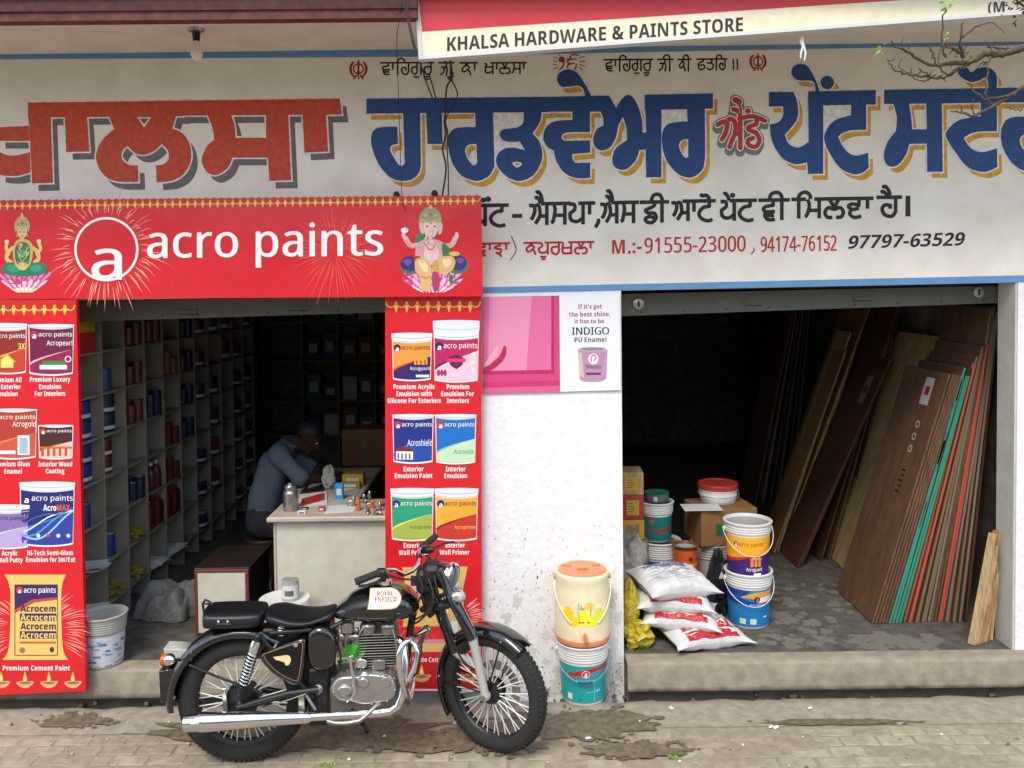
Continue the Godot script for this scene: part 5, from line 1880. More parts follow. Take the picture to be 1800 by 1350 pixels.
func lidded_tin(t: Node3D, r: float, h: float, body: Material, lid: Material) -> void:
	var mb := MB.new()
	mb.lathe([Vector2(0, 0), Vector2(r * 0.98, 0), Vector2(r, 0.004), Vector2(r, h * 0.93), Vector2(r * 1.03, h * 0.94), Vector2(r * 1.03, h), Vector2(r * 0.94, h), Vector2(r * 0.9, h * 0.97)], 20)
	local("tin", mb, body, t)
	mb = MB.new()
	mb.lathe([Vector2(r * 0.93, h * 0.985), Vector2(r * 0.9, h * 0.972), Vector2(0, h * 0.972)], 20)
	local("lid", mb, lid, t)


func outside_things() -> void:
	# pail and water cooler by the pier
	var at := Vector3(W(1025, 1200, 0.08).x, 0.0, 0.085)
	var t := thing("paint_pail", "teal and white plastic paint pail under the orange-lidded water cooler", "bucket", at)
	pail(t, 0.128, 0.148, 0.355, "teal", M.plastic_white, 0.02, 0.245, M.plastic_grey, 2)
	at.y = 0.358
	t = thing("water_cooler", "cream water cooler with orange lid and tap, faded yellow flower print", "water cooler", at)
	var mb := MB.new()
	mb.lathe([Vector2(0.0, 0.002), Vector2(0.150, 0.002), Vector2(0.162, 0.008), Vector2(0.168, 0.035), Vector2(0.166, 0.04)], 44)
	local("base_ring", mb, M.orange, t)
	mb = MB.new()
	mb.lathe([Vector2(0.1655, 0.038), Vector2(0.167, 0.05), Vector2(0.163, 0.18), Vector2(0.158, 0.33), Vector2(0.157, 0.37), Vector2(0.161, 0.385), Vector2(0.160, 0.405), Vector2(0.150, 0.417), Vector2(0.144, 0.414)], 44)
	local("body", mb, M.cooler, t)
	mb = MB.new()
	mb.lathe([Vector2(0.146, 0.408), Vector2(0.143, 0.422), Vector2(0.130, 0.428), Vector2(0.118, 0.424), Vector2(0.05, 0.424), Vector2(0.0, 0.424)], 44)
	local("lid", mb, M.orange, t)
	mb = MB.new()
	mb.box(Vector3(0, 0.432, 0.02), Vector3(0.06, 0.018, 0.03), 0.006)
	local("lid_grip", mb, M.orange, t)
	for s in [-1.0, 1.0]:
		mb = MB.new()
		mb.box(Vector3(s * 0.09, 0.4285, -0.05), Vector3(0.05, 0.01, 0.03), 0.004, Basis(Vector3.UP, s * 0.6))
		local("lid_lug", mb, M.orange, t)
	for s in [-1.0, 1.0]:
		mb = MB.new()
		mb.lathe([Vector2(0, 0.014), Vector2(0.014, 0.012), Vector2(0.017, 0.0)], 14, Transform3D(Basis(Vector3.BACK, -s * PI / 2), Vector3(s * 0.160, 0.375, 0)))
		local("handle_pivot", mb, M.orange, t)
	mb = MB.new()
	var pts := []
	for k in 21:
		var an := PI * k / 20.0
		pts.append(Vector3(-cos(an) * 0.172, 0.375 - sin(an) * 0.255, sin(an) * 0.170))
	mb.tube(pts.slice(0, 8), 0.0045, 8)
	local("carrying_handle", mb, M.cooler, t)
	mb = MB.new()
	mb.tube(pts.slice(13), 0.0045, 8)
	local("carrying_handle", mb, M.cooler, t)
	var a := Art.new()
	var yel := hx("f0d51e")
	for q in [[-0.10, 0.07, 0.036, 0.050, "f2c41a"], [-0.065, 0.105, 0.045, 0.032, "efd020"], [-0.012, 0.085, 0.04, 0.05, "ece22a"], [0.045, 0.10, 0.05, 0.036, "e2e232"], [0.095, 0.075, 0.04, 0.045, "d6de3c"], [-0.06, 0.012, 0.022, 0.014, "eadf9a"], [0.03, 0.018, 0.028, 0.024, "f2c83a"], [0.085, 0.02, 0.03, 0.018, "e9e2b0"]]:
		var o := PackedVector2Array()
		var r := RandomNumberGenerator.new()
		r.seed = int(q[0] * 1000) + 500
		for k in 18:
			var an := TAU * k / 18
			var kk := r.randf_range(0.8, 1.1)
			o.append(Vector2(q[0] + cos(an) * q[2] * kk, q[1] + sin(an) * q[3] * kk))
		a.poly(o, hx(q[4]), 1.0 + absf(q[0]) * 8.0)
	for st in ["-35,-5 c-38,40 c-34,70 -30,85", "36,10 c38,40 34,70", "-22,5 -20,25", "-85,95 -75,90"]:
		a.line(path(st, Vector2.ZERO, 1000.0, true), 0.004, hx("8a8a84"), 3.0)
	a.rect(-0.03, 0.02, 0.0, 0.036, hx("a8a89e"), 3.2)
	for x in [-0.035, -0.018, 0.016]:
		a.rect(x, 0.105, x + 0.013, 0.112, hx("4a4a46"), 3.4)
	mb = MB.new()
	a.lay(mb, func(p: Vector2, layer: float) -> Vector3:
		var y := 0.265 - p.y
		var rr := lerpf(0.167, 0.158, (y - 0.05) / 0.28) + 0.0006 + layer * 0.0003
		return Vector3(sin(p.x / 0.163) * rr, y, cos(p.x / 0.163) * rr), 0.02)
	local("flower_print", mb, M.print, t)
	mb = MB.new()
	mb.tube([Vector3(0, 0.075, 0.160), Vector3(0, 0.075, 0.195)], 0.014, 14)
	mb.tube([Vector3(0, 0.082, 0.188), Vector3(0, 0.05, 0.19)], [0.010, 0.008], 12)
	mb.box(Vector3(0, 0.094, 0.19), Vector3(0.012, 0.026, 0.016), 0.004)
	local("tap", mb, M.orange, t)
	# pail on the left step
	at = W(184, 1150, -0.03)
	at.y = FLOOR_Y + 0.001
	t = thing("paint_pail", "dirty white pail with worn blue print standing on the left doorstep", "bucket", at)
	pail(t, 0.105, 0.128, 0.315, "blue_print", M.plastic_grey, 0.015, 0.20, M.plastic_grey, 0)


# ---------- the motorcycle ----------
var bike_x := Vector3.RIGHT
var bike_z := Vector3.BACK
var bike_0 := Vector3.ZERO


func bk(px: float, py: float, zo: float) -> Vector3:
	var d := ray(Vector2(px, py))
	var p0 := bike_0 + bike_z * zo
	var p := EYE + d * ((p0 - EYE).dot(bike_z) / d.dot(bike_z)) - bike_0
	return Vector3(p.dot(bike_x), p.y, zo)


func ba(x: float, y: float, zo := 0.0) -> Vector3:
	return bk(270.0 + x / 3.214, 930.0 + y / 3.214, zo)


func bb(x: float, y: float, zo := 0.0) -> Vector3:
	return bk(600.0 + x / 3.214, 930.0 + y / 3.214, zo)


func bc(x: float, y: float, zo := 0.0) -> Vector3:
	return bk(540.0 + x / 5.627, 1060.0 + y / 5.627, zo)


func outline(f: Callable, s: String, zo: float) -> PackedVector2Array:
	var o := PackedVector2Array()
	for p in path(s):
		var v: Vector3 = f.call(p.x, p.y, zo)
		o.append(Vector2(v.x, v.y))
	return o


func wheel(bike: Node3D, at: Vector3, turn: Basis, r_out: float, tyre: float, spokes: int, hub_r: float) -> MeshInstance3D:
	# lathe axis y is turned to the axle
	var axle := Transform3D(turn * Basis(Vector3.RIGHT, PI / 2), at)
	var mb := MB.new()
	var prof := []
	var rm := r_out - tyre
	for k in 17:
		var an := lerpf(-2.35, 2.35, k / 16.0)
		prof.append(Vector2(rm + cos(an) * tyre, sin(an) * tyre * 0.98))
	mb.lathe(prof, 64, axle)
	# tread blocks
	for k in 72:
		for s in [-1.0, 0.0, 1.0]:
			var an: float = TAU * (k + 0.33 * s) / 72.0
			var lat: float = 0.68 * s
			var rr := rm + cos(lat) * tyre
			var c := Vector3(sin(an) * rr, sin(lat) * tyre, cos(an) * rr)
			var out := Vector3(sin(an) * cos(lat), sin(lat), cos(an) * cos(lat))
			var along := Vector3(cos(an), 0, -sin(an))
			mb.box(axle * (c + out * 0.001), Vector3(0.017, 0.007, tyre * 0.42), 0.0015, axle.basis * Basis(along, out, along.cross(out)))
	var w := local("wheel", mb, M.rubber, bike)
	w.name = "wheel"
	var ri := rm - tyre * 0.62
	mb = MB.new()
	mb.lathe([Vector2(ri + 0.012, -0.033), Vector2(ri + 0.020, -0.028), Vector2(ri + 0.004, -0.022), Vector2(ri - 0.010, -0.010), Vector2(ri - 0.012, 0.0), Vector2(ri - 0.010, 0.010), Vector2(ri + 0.004, 0.022), Vector2(ri + 0.020, 0.028), Vector2(ri + 0.012, 0.033)], 56, axle)
	local("rim", mb, M.black_metal, w)
	mb = MB.new()
	mb.lathe([Vector2(0.0, -0.05), Vector2(0.016, -0.05), Vector2(0.018, -0.036), Vector2(hub_r, -0.034), Vector2(hub_r, -0.026), Vector2(0.03, -0.022), Vector2(0.03, 0.022), Vector2(hub_r, 0.026), Vector2(hub_r, 0.034), Vector2(0.018, 0.036), Vector2(0.016, 0.05), Vector2(0, 0.05)], 28, axle)
	local("hub", mb, M.black_metal, w)
	mb = MB.new()
	mb.tube([Vector3.ZERO, Vector3(0, 1, 0)], 0.0035, 6)
	var spoke := mb.done()
	for k in spokes:
		var s := 1.0 if k % 2 else -1.0
		var an := TAU * k / spokes
		var lean := 0.07 * (1.0 if (k / 2) % 2 else -1.0)
		var a := Vector3(sin(an - lean) * hub_r * 0.95, s * 0.03, cos(an - lean) * hub_r * 0.95)
		var b := Vector3(sin(an) * (ri - 0.008), s * 0.006, cos(an) * (ri - 0.008))
		var y := b - a
		var x := y.cross(Vector3.UP).normalized()
		inst("spoke", spoke, M.spoke, w, axle * Transform3D(Basis(x, y, x.cross(y.normalized())), a))
	return w


# an arched mudguard: centre, radius, half width, from angle to angle (degrees, 0 ahead, 90 up)
func mudguard(mb: MB, c: Vector3, turn: Basis, r: float, half: float, from: float, to: float, depth: float) -> void:
	var rows := []
	for i in 37:
		var an := deg_to_rad(lerpf(from, to, i / 36.0))
		var d := turn * Vector3(cos(an), 0, 0) + Vector3(0, sin(an), 0)
		var side := turn * Vector3(0, 0, 1)
		var row := []
		for k in 15:
			var u := lerpf(-1.0, 1.0, k / 14.0)
			var drop := depth * pow(absf(u), 2.6)
			row.append(c + d * (r - drop) + side * half * sin(u * PI / 2))
		for k in 15:
			var u := lerpf(1.0, -1.0, k / 14.0)
			var drop := depth * pow(absf(u), 2.6)
			row.append(c + d * (r - 0.003 - drop) + side * (half - 0.002) * sin(u * PI / 2))
		rows.append(row)
	mb.grid(rows, true)


func spring(mb: MB, a: Vector3, b: Vector3, r: float, turns: float, wire: float) -> void:
	var y := (b - a).normalized()
	var x := y.cross(Vector3.BACK).normalized()
	var z := x.cross(y)
	var pts := []
	var n := int(turns * 12)
	for i in n + 1:
		var an := TAU * turns * i / n
		pts.append(a.lerp(b, float(i) / n) + (x * cos(an) + z * sin(an)) * r)
	mb.tube(pts, wire, 6)


# a body lofted along x from rows of [x, low, high, half width]
func loft(mb: MB, rows: Array, power: float, sides := 28) -> void:
	var out := []
	for r in rows:
		var row := []
		var cy: float = (r[1] + r[2]) / 2
		var h: float = (r[2] - r[1]) / 2
		for k in sides:
			var an := TAU * k / sides
			var c := cos(an)
			var s := sin(an)
			row.append(Vector3(r[0], cy + h * signf(s) * pow(absf(s), 2.0 / power), r[3] * signf(c) * pow(absf(c), 2.0 / power)))
		out.append(row)
	mb.grid(out, true)
	for e in [[0, rows[0]], [out.size() - 1, rows[-1]]]:
		mb.soft()
		var m := Vector3(e[1][0], (e[1][1] + e[1][2]) / 2, 0)
		for k in sides:
			mb.tri(m, out[e[0]][k], out[e[0]][(k + 1) % sides])


func rows_smooth(rows: Array, steps := 4) -> Array:
	var out := []
	for i in rows.size() - 1:
		for k in steps:
			var r := []
			for m in 4:
				r.append(cubic_interpolate(rows[i][m], rows[i + 1][m], rows[maxi(i - 1, 0)][m], rows[mini(i + 2, rows.size() - 1)][m], float(k) / steps))
			out.append(r)
	out.append(rows[-1])
	return out


func loft_px(f: Callable, rows: Array, power: float, steps := 4, lean := 0.12) -> MB:
	var out := []
	for r in rows:
		var hi: Vector3 = f.call(r[0], r[2], 0.0)
		var lo: Vector3 = f.call(r[0], r[1], 0.0)
		out.append([hi.x, lo.y + lean * 0.6 * r[3], hi.y - lean * r[3], r[3]])
	var mb := MB.new()
	loft(mb, rows_smooth(out, steps), power)
	return mb


func motorcycle() -> void:
	bike_0 = G(428.7, 1335, 0.0)
	var f0 := G(862, 1317, 0.0)
	bike_x = (f0 - bike_0).normalized()
	bike_z = bike_x.cross(Vector3.UP).normalized()
	var bike := thing("motorcycle", "black vintage-style motorcycle with cream tank badges parked before the red sign", "motorcycle", bike_0)
	bike.transform = Transform3D(Basis(bike_x, Vector3.UP, bike_z), bike_0)
	var steer := Basis(Vector3.UP, deg_to_rad(-35.0))
	var rear := ba(508, 955)
	rear.y = 0.333
	var front := bb(858, 932)
	front.y = 0.322
	wheel(bike, rear, Basis.IDENTITY, 0.333, 0.056, 40, 0.085)
	wheel(bike, front, steer, 0.322, 0.047, 40, 0.062)
	# brake drum and sprocket on the rear hub, disc on the front
	var mb := MB.new()
	mb.lathe([Vector2(0, 0.075), Vector2(0.02, 0.078), Vector2(0.05, 0.068), Vector2(0.085, 0.06), Vector2(0.09, 0.05), Vector2(0.09, 0.0)], 32, Transform3D(Basis(Vector3.RIGHT, PI / 2), rear))
	local("brake_drum", mb, M.black_metal, bike)
	mb = MB.new()
	mb.lathe([Vector2(0, 0.095), Vector2(0.012, 0.095), Vector2(0.014, 0.075)], 12, Transform3D(Basis(Vector3.RIGHT, PI / 2), rear))
	mb.beam(rear + Vector3(-0.075, 0.09, 0.085), rear + Vector3(-0.07, -0.06, 0.085), 0.022, 0.008, Vector3.RIGHT, 0.002)
	local("axle_nut", mb, M.steel, bike)
	mb = MB.new()
	mb.lathe([Vector2(0.09, -0.052), Vector2(0.14, -0.052), Vector2(0.14, -0.048), Vector2(0.09, -0.048)], 40, Transform3D(steer * Basis(Vector3.RIGHT, PI / 2), front))
	local("brake_disc", mb, M.steel, bike)
	mb = MB.new()
	mb.lathe([Vector2(0, 0.052), Vector2(0.03, 0.05), Vector2(0.058, 0.042), Vector2(0.062, 0.0)], 24, Transform3D(steer * Basis(Vector3.RIGHT, PI / 2), front))
	local("hub_cover", mb, M.black_metal, bike)
	# mudguards
	mb = MB.new()
	mudguard(mb, rear + Vector3(0, 0.012, 0), Basis.IDENTITY, 0.388, 0.085, 38, 187, 0.05)
	var guard := local("rear_mudguard", mb, M.gloss_black, bike)
	mb = MB.new()
	mb.tube([ba(200, 768, 0.09), ba(400, 850, 0.10), ba(605, 922, 0.10)], 0.007, 8)
	mb.ball(ba(605, 922, 0.105), Vector3(0.014, 0.014, 0.01), 10)
	local("stay", mb, M.black, guard)
	mb = MB.new()
	mudguard(mb, front + Vector3(0, 0.008, 0), steer, 0.348, 0.068, 52, 216, 0.045)
	guard = local("front_mudguard", mb, M.gloss_black, bike)
	mb = MB.new()
	var side := steer * Vector3(0, 0, 0.067)
	for an in [72.0, 176.0]:
		var d := steer * Vector3(cos(deg_to_rad(an)), 0, 0) + Vector3(0, sin(deg_to_rad(an)), 0)
		mb.tube([front + side * 0.9, front + side + d * 0.2, front + side * 1.02 + d * 0.31], 0.005, 6)
		mb.tube([front - side * 0.9, front - side + d * 0.2, front - side * 1.02 + d * 0.31], 0.005, 6)
	local("stay", mb, M.black, guard)
	mb = MB.new()
	for an in [72.0, 130.0, 176.0]:
		var d := steer * Vector3(cos(deg_to_rad(an)), 0, 0) + Vector3(0, sin(deg_to_rad(an)), 0)
		mb.ball(front + Vector3(0, 0.008, 0) + side * 1.03 + d * 0.31, Vector3(0.006, 0.006, 0.006), 8)
	local("bolt", mb, M.steel, guard)
	# frame: tubes under seat and tank, downtube, swing arm
	mb = MB.new()
	for s in [-1.0, 1.0]:
		mb.tube([ba(660, 590, 0.09 * s), ba(760, 580, 0.10 * s), ba(1000, 560, 0.08 * s), bb(60, 500, 0.05 * s)], 0.014, 8)
		mb.tube([ba(600, 600, 0.12 * s), ba(760, 800, 0.11 * s), ba(900, 950, 0.10 * s)], 0.014, 8)
		mb.tube([rear + Vector3(0, 0, 0.115 * s), ba(760, 930, 0.12 * s), ba(930, 905, 0.11 * s)], 0.019, 8)
	mb.tube([bb(60, 500, 0), bb(250, 505, 0), bb(420, 430, 0)], 0.02, 8)
	mb.tube([bb(420, 400, 0), bb(390, 560, 0), bb(345, 950, 0), bb(280, 1010, 0)], 0.019, 8)
	mb.tube([bb(455, 260, 0), bb(500, 440, 0)], 0.034, 12)
	local("frame", mb, M.black, bike)
	# shock absorbers
	for s in [1.0, -1.0]:
		mb = MB.new()
		var a := ba(588, 612, 0.145 * s)
		var b := ba(487, 945, 0.145 * s)
		mb.tube([a.lerp(b, 0.05), a.lerp(b, 0.10), a.lerp(b, 0.28)], [0.022, 0.026, 0.026], 14)
		var sh := local("shock_absorber", mb, M.chrome, bike)
		mb = MB.new()
		spring(mb, a.lerp(b, 0.26), a.lerp(b, 0.78), 0.024, 9.5, 0.0045)
		local("spring", mb, M.chrome, sh)
		mb = MB.new()
		mb.tube([a, b], 0.010, 8)
		mb.tube([a.lerp(b, 0.76), a.lerp(b, 0.94)], 0.021, 12)
		mb.ball(a, Vector3(0.02, 0.02, 0.016), 10)
		mb.ball(b, Vector3(0.02, 0.02, 0.016), 10)
		local("damper", mb, M.black, sh)
	# seats
	var seat := local("rider_seat", loft_px(ba, [[640, 500, 440, 0.05], [660, 512, 425, 0.095], [720, 522, 420, 0.125], [800, 531, 438, 0.13], [880, 526, 448, 0.12], [950, 515, 440, 0.10], [1010, 505, 425, 0.08], [1036, 490, 432, 0.05]], 3.0, 4, 0.2), M.leather, bike)
	for s in [1.0, -1.0]:
		mb = MB.new()
		spring(mb, ba(720, 522, 0.085 * s), ba(722, 604, 0.085 * s), 0.017, 6, 0.004)
		local("seat_spring", mb, M.chrome, seat)
	var back := local("pillion_seat", loft_px(ba, [[298, 528, 425, 0.06], [308, 546, 412, 0.10], [340, 549, 408, 0.115], [450, 548, 404, 0.12], [560, 544, 404, 0.115], [615, 535, 410, 0.10], [636, 515, 428, 0.06]], 4.0, 4, 0.27), M.leather, bike)
	for x in [366, 419]:
		mb = MB.new()
		mb.ball(ba(x, 524, 0.121), Vector3(0.007, 0.007, 0.005), 10)
		local("stud", mb, M.chrome, back)
	mb = MB.new()
	mb.tube([ba(335, 428, 0.06), ba(312, 408, 0.06), ba(290, 400, 0.055), ba(278, 420, 0.05), ba(284, 470, 0.05), ba(310, 510, 0.08), ba(360, 538, 0.118), ba(440, 538, 0.12)], 0.006, 8)
	mb.tube([ba(335, 440, -0.06), ba(312, 425, -0.06), ba(290, 420, -0.055), ba(278, 430, -0.05), ba(284, 470, -0.05), ba(310, 510, -0.08)], 0.006, 8)
	local("grab_strap", mb, M.leather, back)
	# tank
	var rows := [[-32, 484, 450, 0.04], [-20, 492, 420, 0.075], [20, 498, 382, 0.105], [60, 500, 350, 0.122], [150, 501, 316, 0.142], [240, 502, 300, 0.148], [320, 500, 300, 0.142], [380, 488, 326, 0.122], [420, 466, 366, 0.092], [442, 440, 402, 0.05]]
	var tank := local("fuel_tank", loft_px(bb, rows, 2.6, 5), M.gloss_black, bike)
	var prof := []
	for r in rows:
		var hi := bb(r[0], r[2], 0.0)
		prof.append([hi.x, bb(r[0], r[1], 0.0).y + 0.072 * r[3], hi.y - 0.12 * r[3], r[3]])
	prof = rows_smooth(prof, 5)
	var on_tank := func(p: Vector2, layer: float) -> Vector3:
		# near-side surface of the tank under that place
		var z := 0.13
		var v := Vector3.ZERO
		for again in 16:
			v = bb(p.x, p.y, z)
			var i := 0
			while i < prof.size() - 2 and prof[i + 1][0] < v.x:
				i += 1
			var u := clampf((v.x - prof[i][0]) / (prof[i + 1][0] - prof[i][0]), 0.0, 1.0)
			var lo := lerpf(prof[i][1], prof[i + 1][1], u)
			var hi := lerpf(prof[i][2], prof[i + 1][2], u)
			var w := lerpf(prof[i][3], prof[i + 1][3], u)
			var t := clampf(absf(v.y - (lo + hi) / 2) / ((hi - lo) / 2), 0.0, 0.98)
			z = lerpf(z, w * pow(1.0 - pow(t, 2.6), 1.0 / 2.6), 0.3)
		return Vector3(v.x, v.y, z + 0.0015 + layer * 0.001)
	var a := Art.new()
	var badge := path("162,332 280,328 c316,342 c340,380 c330,424 c298,450 c220,456 145,454 c154,420 c159,380")
	a.poly(badge, hx("c9a25a"), 0.0)
	for o in Geometry2D.offset_polygon(badge, -4.0):
		a.poly(o, hx("f1e7cc"), 1.0)
	var brown := hx("94381c")
	text(a, "ROYAL", 203, 294, 350, 376, brown, 3.0, true, -0.03)
	text(a, "ENFIELD", 190, 312, 383, 410, brown, 3.0, true, -0.03)
	mb = MB.new()
	a.lay(mb, on_tank, 8.0)
	local("tank_badge", mb, M.print, tank)
	a = Art.new()
	a.poly(path("c-8,452 c20,410 c70,378 c128,368 c142,385 c138,430 c120,455 c60,464"), hx("17181a"), 0.5)
	for k in 4:
		a.line(path("c%f,%f c%f,%f c%f,%f" % [10 + k * 8, 452 - k * 13, 70 + k * 3, 440 - k * 17, 132 - k * 2, 438 - k * 17], Vector2.ZERO, 1.0, true), 3.0, hx("3a3a3c"), 2.0)
	mb = MB.new()
	a.lay(mb, on_tank, 10.0)
	local("knee_pad", mb, M.leather, tank)
	mb = MB.new()
	var cap := bb(250, 302, 0.0)
	mb.lathe([Vector2(0.035, -0.006), Vector2(0.034, 0.012), Vector2(0.028, 0.016), Vector2(0, 0.017)], 20, Transform3D(Basis.IDENTITY, cap))
	local("filler_cap", mb, M.chrome, tank)
	# side boxes
	mb = MB.new()
	mb.plate(outline(ba, "c598,716 c640,688 c790,630 c850,618 c862,660 c840,850 c805,882 c760,868 c660,800", 0.13), 0.04, 0.145, 0.018)
	var box := local("tool_box", mb, M.gloss_black, bike)
	a = Art.new()
	var lining := path("c622,716 c660,692 c800,646 c838,642 c842,680 c822,830 c795,856 c690,800")
	a.poly(lining, hx("b08a4a"), 0.0)
	for o in Geometry2D.offset_polygon(lining, -2.6):
		a.poly(o, hx("0b0b0c"), 0.5)
	a.poly(path("675,722 c720,716 c760,712 c776,735 c765,765 c745,768 c738,752 690,738"), hx("e6c890"), 1.0)
	mb = MB.new()
	var on_box := func(p: Vector2, layer: float) -> Vector3:
		var v := ba(p.x, p.y, 0.145)
		v.z = 0.1458 + layer * 0.0006
		return v
	a.lay(mb, on_box)
	local("gold_lining", mb, M.print, box)
	mb = MB.new()
	mb.lathe([Vector2(0.013, 0), Vector2(0.012, 0.004), Vector2(0, 0.005)], 14, Transform3D(Basis(Vector3.RIGHT, PI / 2), ba(803, 653, 0.145)))
	local("key_lock", mb, M.chrome, box)
	mb = MB.new()
	mb.plate(outline(ba, "c866,640 c880,580 c930,552 c990,566 c1030,620 c1034,700 c1015,770 c960,800 c905,790 c872,730", 0.12), 0.02, 0.14, 0.03, Transform3D.IDENTITY, 5)
	local("air_filter_box", mb, M.gloss_black, bike)
	mb = MB.new()
	mb.bar(ba(840, 830, -0.1), ba(1000, 560, 0.06), 0.01)
	mb.bar(ba(650, 640, -0.09), ba(860, 560, 0.07), 0.01)
	mb.bar(ba(905, 1030, -0.08), ba(985, 790, 0.085), 0.01)
	local("battery_case", mb, M.black, bike)
	# tail lamp and number plate
	mb = MB.new()
	mb.plate(outline(ba, "72,655 215,660 205,705 130,712 80,700", 0.0), -0.05, 0.05, 0.012)
	var tail := local("tail_lamp", mb, M.plastic_grey, bike)
	mb = MB.new()
	mb.ball(ba(92, 737, 0.0), Vector3(0.036, 0.036, 0.045), 18)
	local("lamp_shell", mb, M.chrome, tail)
	mb = MB.new()
	mb.ball(ba(62, 737, 0.0), Vector3(0.022, 0.034, 0.04), 16)
	local("lens", mb, M.amber, tail)
	for s in [1.0, -1.0]:
		mb = MB.new()
		mb.tube([ba(120, 735, 0.03 * s), ba(110, 735, 0.13 * s)], 0.007, 8)
		mb.ball(ba(88, 737, 0.14 * s), Vector3(0.034, 0.03, 0.03), 16)
		var ind := local("rear_indicator", mb, M.chrome, tail)
		mb = MB.new()
		mb.ball(ba(62, 737, 0.14 * s), Vector3(0.02, 0.027, 0.027), 14)
		local("lens", mb, M.amber, ind)
	mb = MB.new()
	mb.plate(outline(ba, "52,775 128,765 122,955 60,950", 0.0), -0.09, 0.06, 0.008)
	local("number_plate", mb, M.gloss_black, bike)
	# engine
	mb = MB.new()
	mb.plate(outline(bc, "c170,760 c260,690 c560,660 c860,690 c900,800 c890,960 c800,1040 c300,1050 c190,980", 0.0), -0.10, 0.055, 0.02)
	var engine := local("crankcase", mb, M.alloy_dull, bike)
	mb = MB.new()
	mb.plate(outline(bc, "c228,880 c245,800 c310,735 c420,718 c500,716 c560,690 c700,700 c805,715 c868,790 c878,900 c830,965 c700,990 c560,1010 c420,975 c300,965", 0.125), 0.05, 0.135, 0.022, Transform3D.IDENTITY, 5)
	var cover := local("engine_cover", mb, M.silver, engine)
	for q in [[375, 858, 82, 56, 0.018], [556, 786, 56, 56, 0.014], [778, 780, 52, 52, 0.006]]:
		mb = MB.new()
		var o := PackedVector2Array()
		for k in 24:
			var v := bc(q[0] + cos(TAU * k / 24) * q[2], q[1] + sin(TAU * k / 24) * q[3], 0.135)
			o.append(Vector2(v.x, v.y))
		mb.plate(o, 0.13, 0.136 + q[4], q[4] * 0.8, Transform3D.IDENTITY, 4)
		local("cover_boss", mb, M.silver, cover)
	for q in [[270, 812], [262, 886], [600, 702], [722, 708], [772, 712], [862, 745], [868, 860], [790, 970], [640, 1000], [560, 845], [508, 760], [330, 958]]:
		mb = MB.new()
		mb.ball(bc(q[0], q[1], 0.133), Vector3(0.006, 0.006, 0.006), 8)
		local("bolt", mb, M.steel, cover)
	mb = MB.new()
	for k in 13:
		var y := 296.0 + k * 26.5
		var wide := 1.0 if k < 9 else 0.9
		var lo := bc(700 - 190 * wide, y + 4, 0.06)
		var hi := bc(700 + 190 * wide, y - 4, 0.06)
		mb.box(Vector3((lo.x + hi.x) / 2, (lo.y + hi.y) / 2, 0.0), Vector3(hi.x - lo.x, 0.0035, 0.17 * wide), 0.001)
	var barrel := bc(700, 460, 0.0)
	mb.lathe([Vector2(0.062, -0.10), Vector2(0.062, 0.09)], 24, Transform3D(Basis.IDENTITY, barrel))
	var cyl := local("cylinder", mb, M.alloy_dull, engine)
	mb = MB.new()
	for q in [[605, 0.05], [800, 0.05], [605, -0.05], [800, -0.05]]:
		var c := bc(q[0], 225, q[1])
		mb.ball(c, Vector3(0.045, 0.03, 0.04), 14)
		mb.lathe([Vector2(0.042, -0.035), Vector2(0.045, 0.0)], 16, Transform3D(Basis.IDENTITY, c))
		mb.lathe([Vector2(0.014, 0.0), Vector2(0.014, 0.035), Vector2(0.006, 0.038), Vector2(0.0, 0.038)], 10, Transform3D(Basis.IDENTITY, c))
	local("cylinder_head", mb, M.alloy, cyl)
	for q in [[[[860, 700, 0.08], [890, 560, 0.10], [880, 400, 0.10], [840, 250, 0.08]], 0.005, "oil_pipe", "steel"], [[[480, 640, 0.08], [470, 480, 0.09], [520, 300, 0.09], [600, 200, 0.07]], 0.0045, "oil_pipe", "steel"], [[[800, 200, 0.09], [860, 180, 0.12], [880, 120, 0.08], [760, 90, 0.02]], 0.0045, "spark_lead", "wire"], [[[300, 400, 0.07], [330, 520, 0.08], [330, 640, 0.07], [420, 700, 0.07]], 0.006, "breather_hose", "wire"], [[[190, 640, 0.1], [260, 560, 0.1], [300, 440, 0.08], [300, 200, 0.06]], 0.005, "wiring", "wire"]]:
		mb = MB.new()
		var way := []
		for p in q[0]:
			way.append(bc(p[0], p[1], p[2]))
		var bend := []
		for i in way.size() - 1:
			for k in 5:
				bend.append(way[i].cubic_interpolate(way[i + 1], way[maxi(i - 1, 0)], way[mini(i + 2, way.size() - 1)], k / 5.0))
		bend.append(way[-1])
		mb.tube(bend, q[1], 6)
		local(q[2], mb, M[q[3]], engine)
	mb = MB.new()
	mb.plate(outline(bc, "645,560 770,555 775,650 645,655", 0.08), 0.03, 0.092, 0.006)
	local("tappet_cover", mb, M.alloy, cyl)
	mb = MB.new()
	mb.plate(outline(bc, "c480,590 c500,552 c540,545 c585,562 c596,600 c575,638 c530,645 c492,630", 0.09), 0.03, 0.10, 0.01, Transform3D.IDENTITY, 4)
	mb.tube([bc(540, 640, 0.06), bc(520, 710, 0.05)], 0.016, 10)
	local("distributor_cover", mb, M.chrome, engine)
	mb = MB.new()
	mb.tube([bc(395, 190, 0.03), bc(395, 420, 0.03)], 0.026, 14)
	mb.tube([bc(330, 330, 0.03), bc(520, 330, 0.03)], 0.024, 14)
	mb.bar(bc(350, 260, 0.0), bc(450, 200, 0.07), 0.006)
	mb.ball(bc(490, 270, 0.06), Vector3(0.014, 0.016, 0.014), 10)
	mb.tube([bc(440, 190, 0.05), bc(470, 150, 0.04)], 0.008, 8)
	mb.bar(bc(265, 240, 0.05), bc(335, 215, 0.08), 0.004)
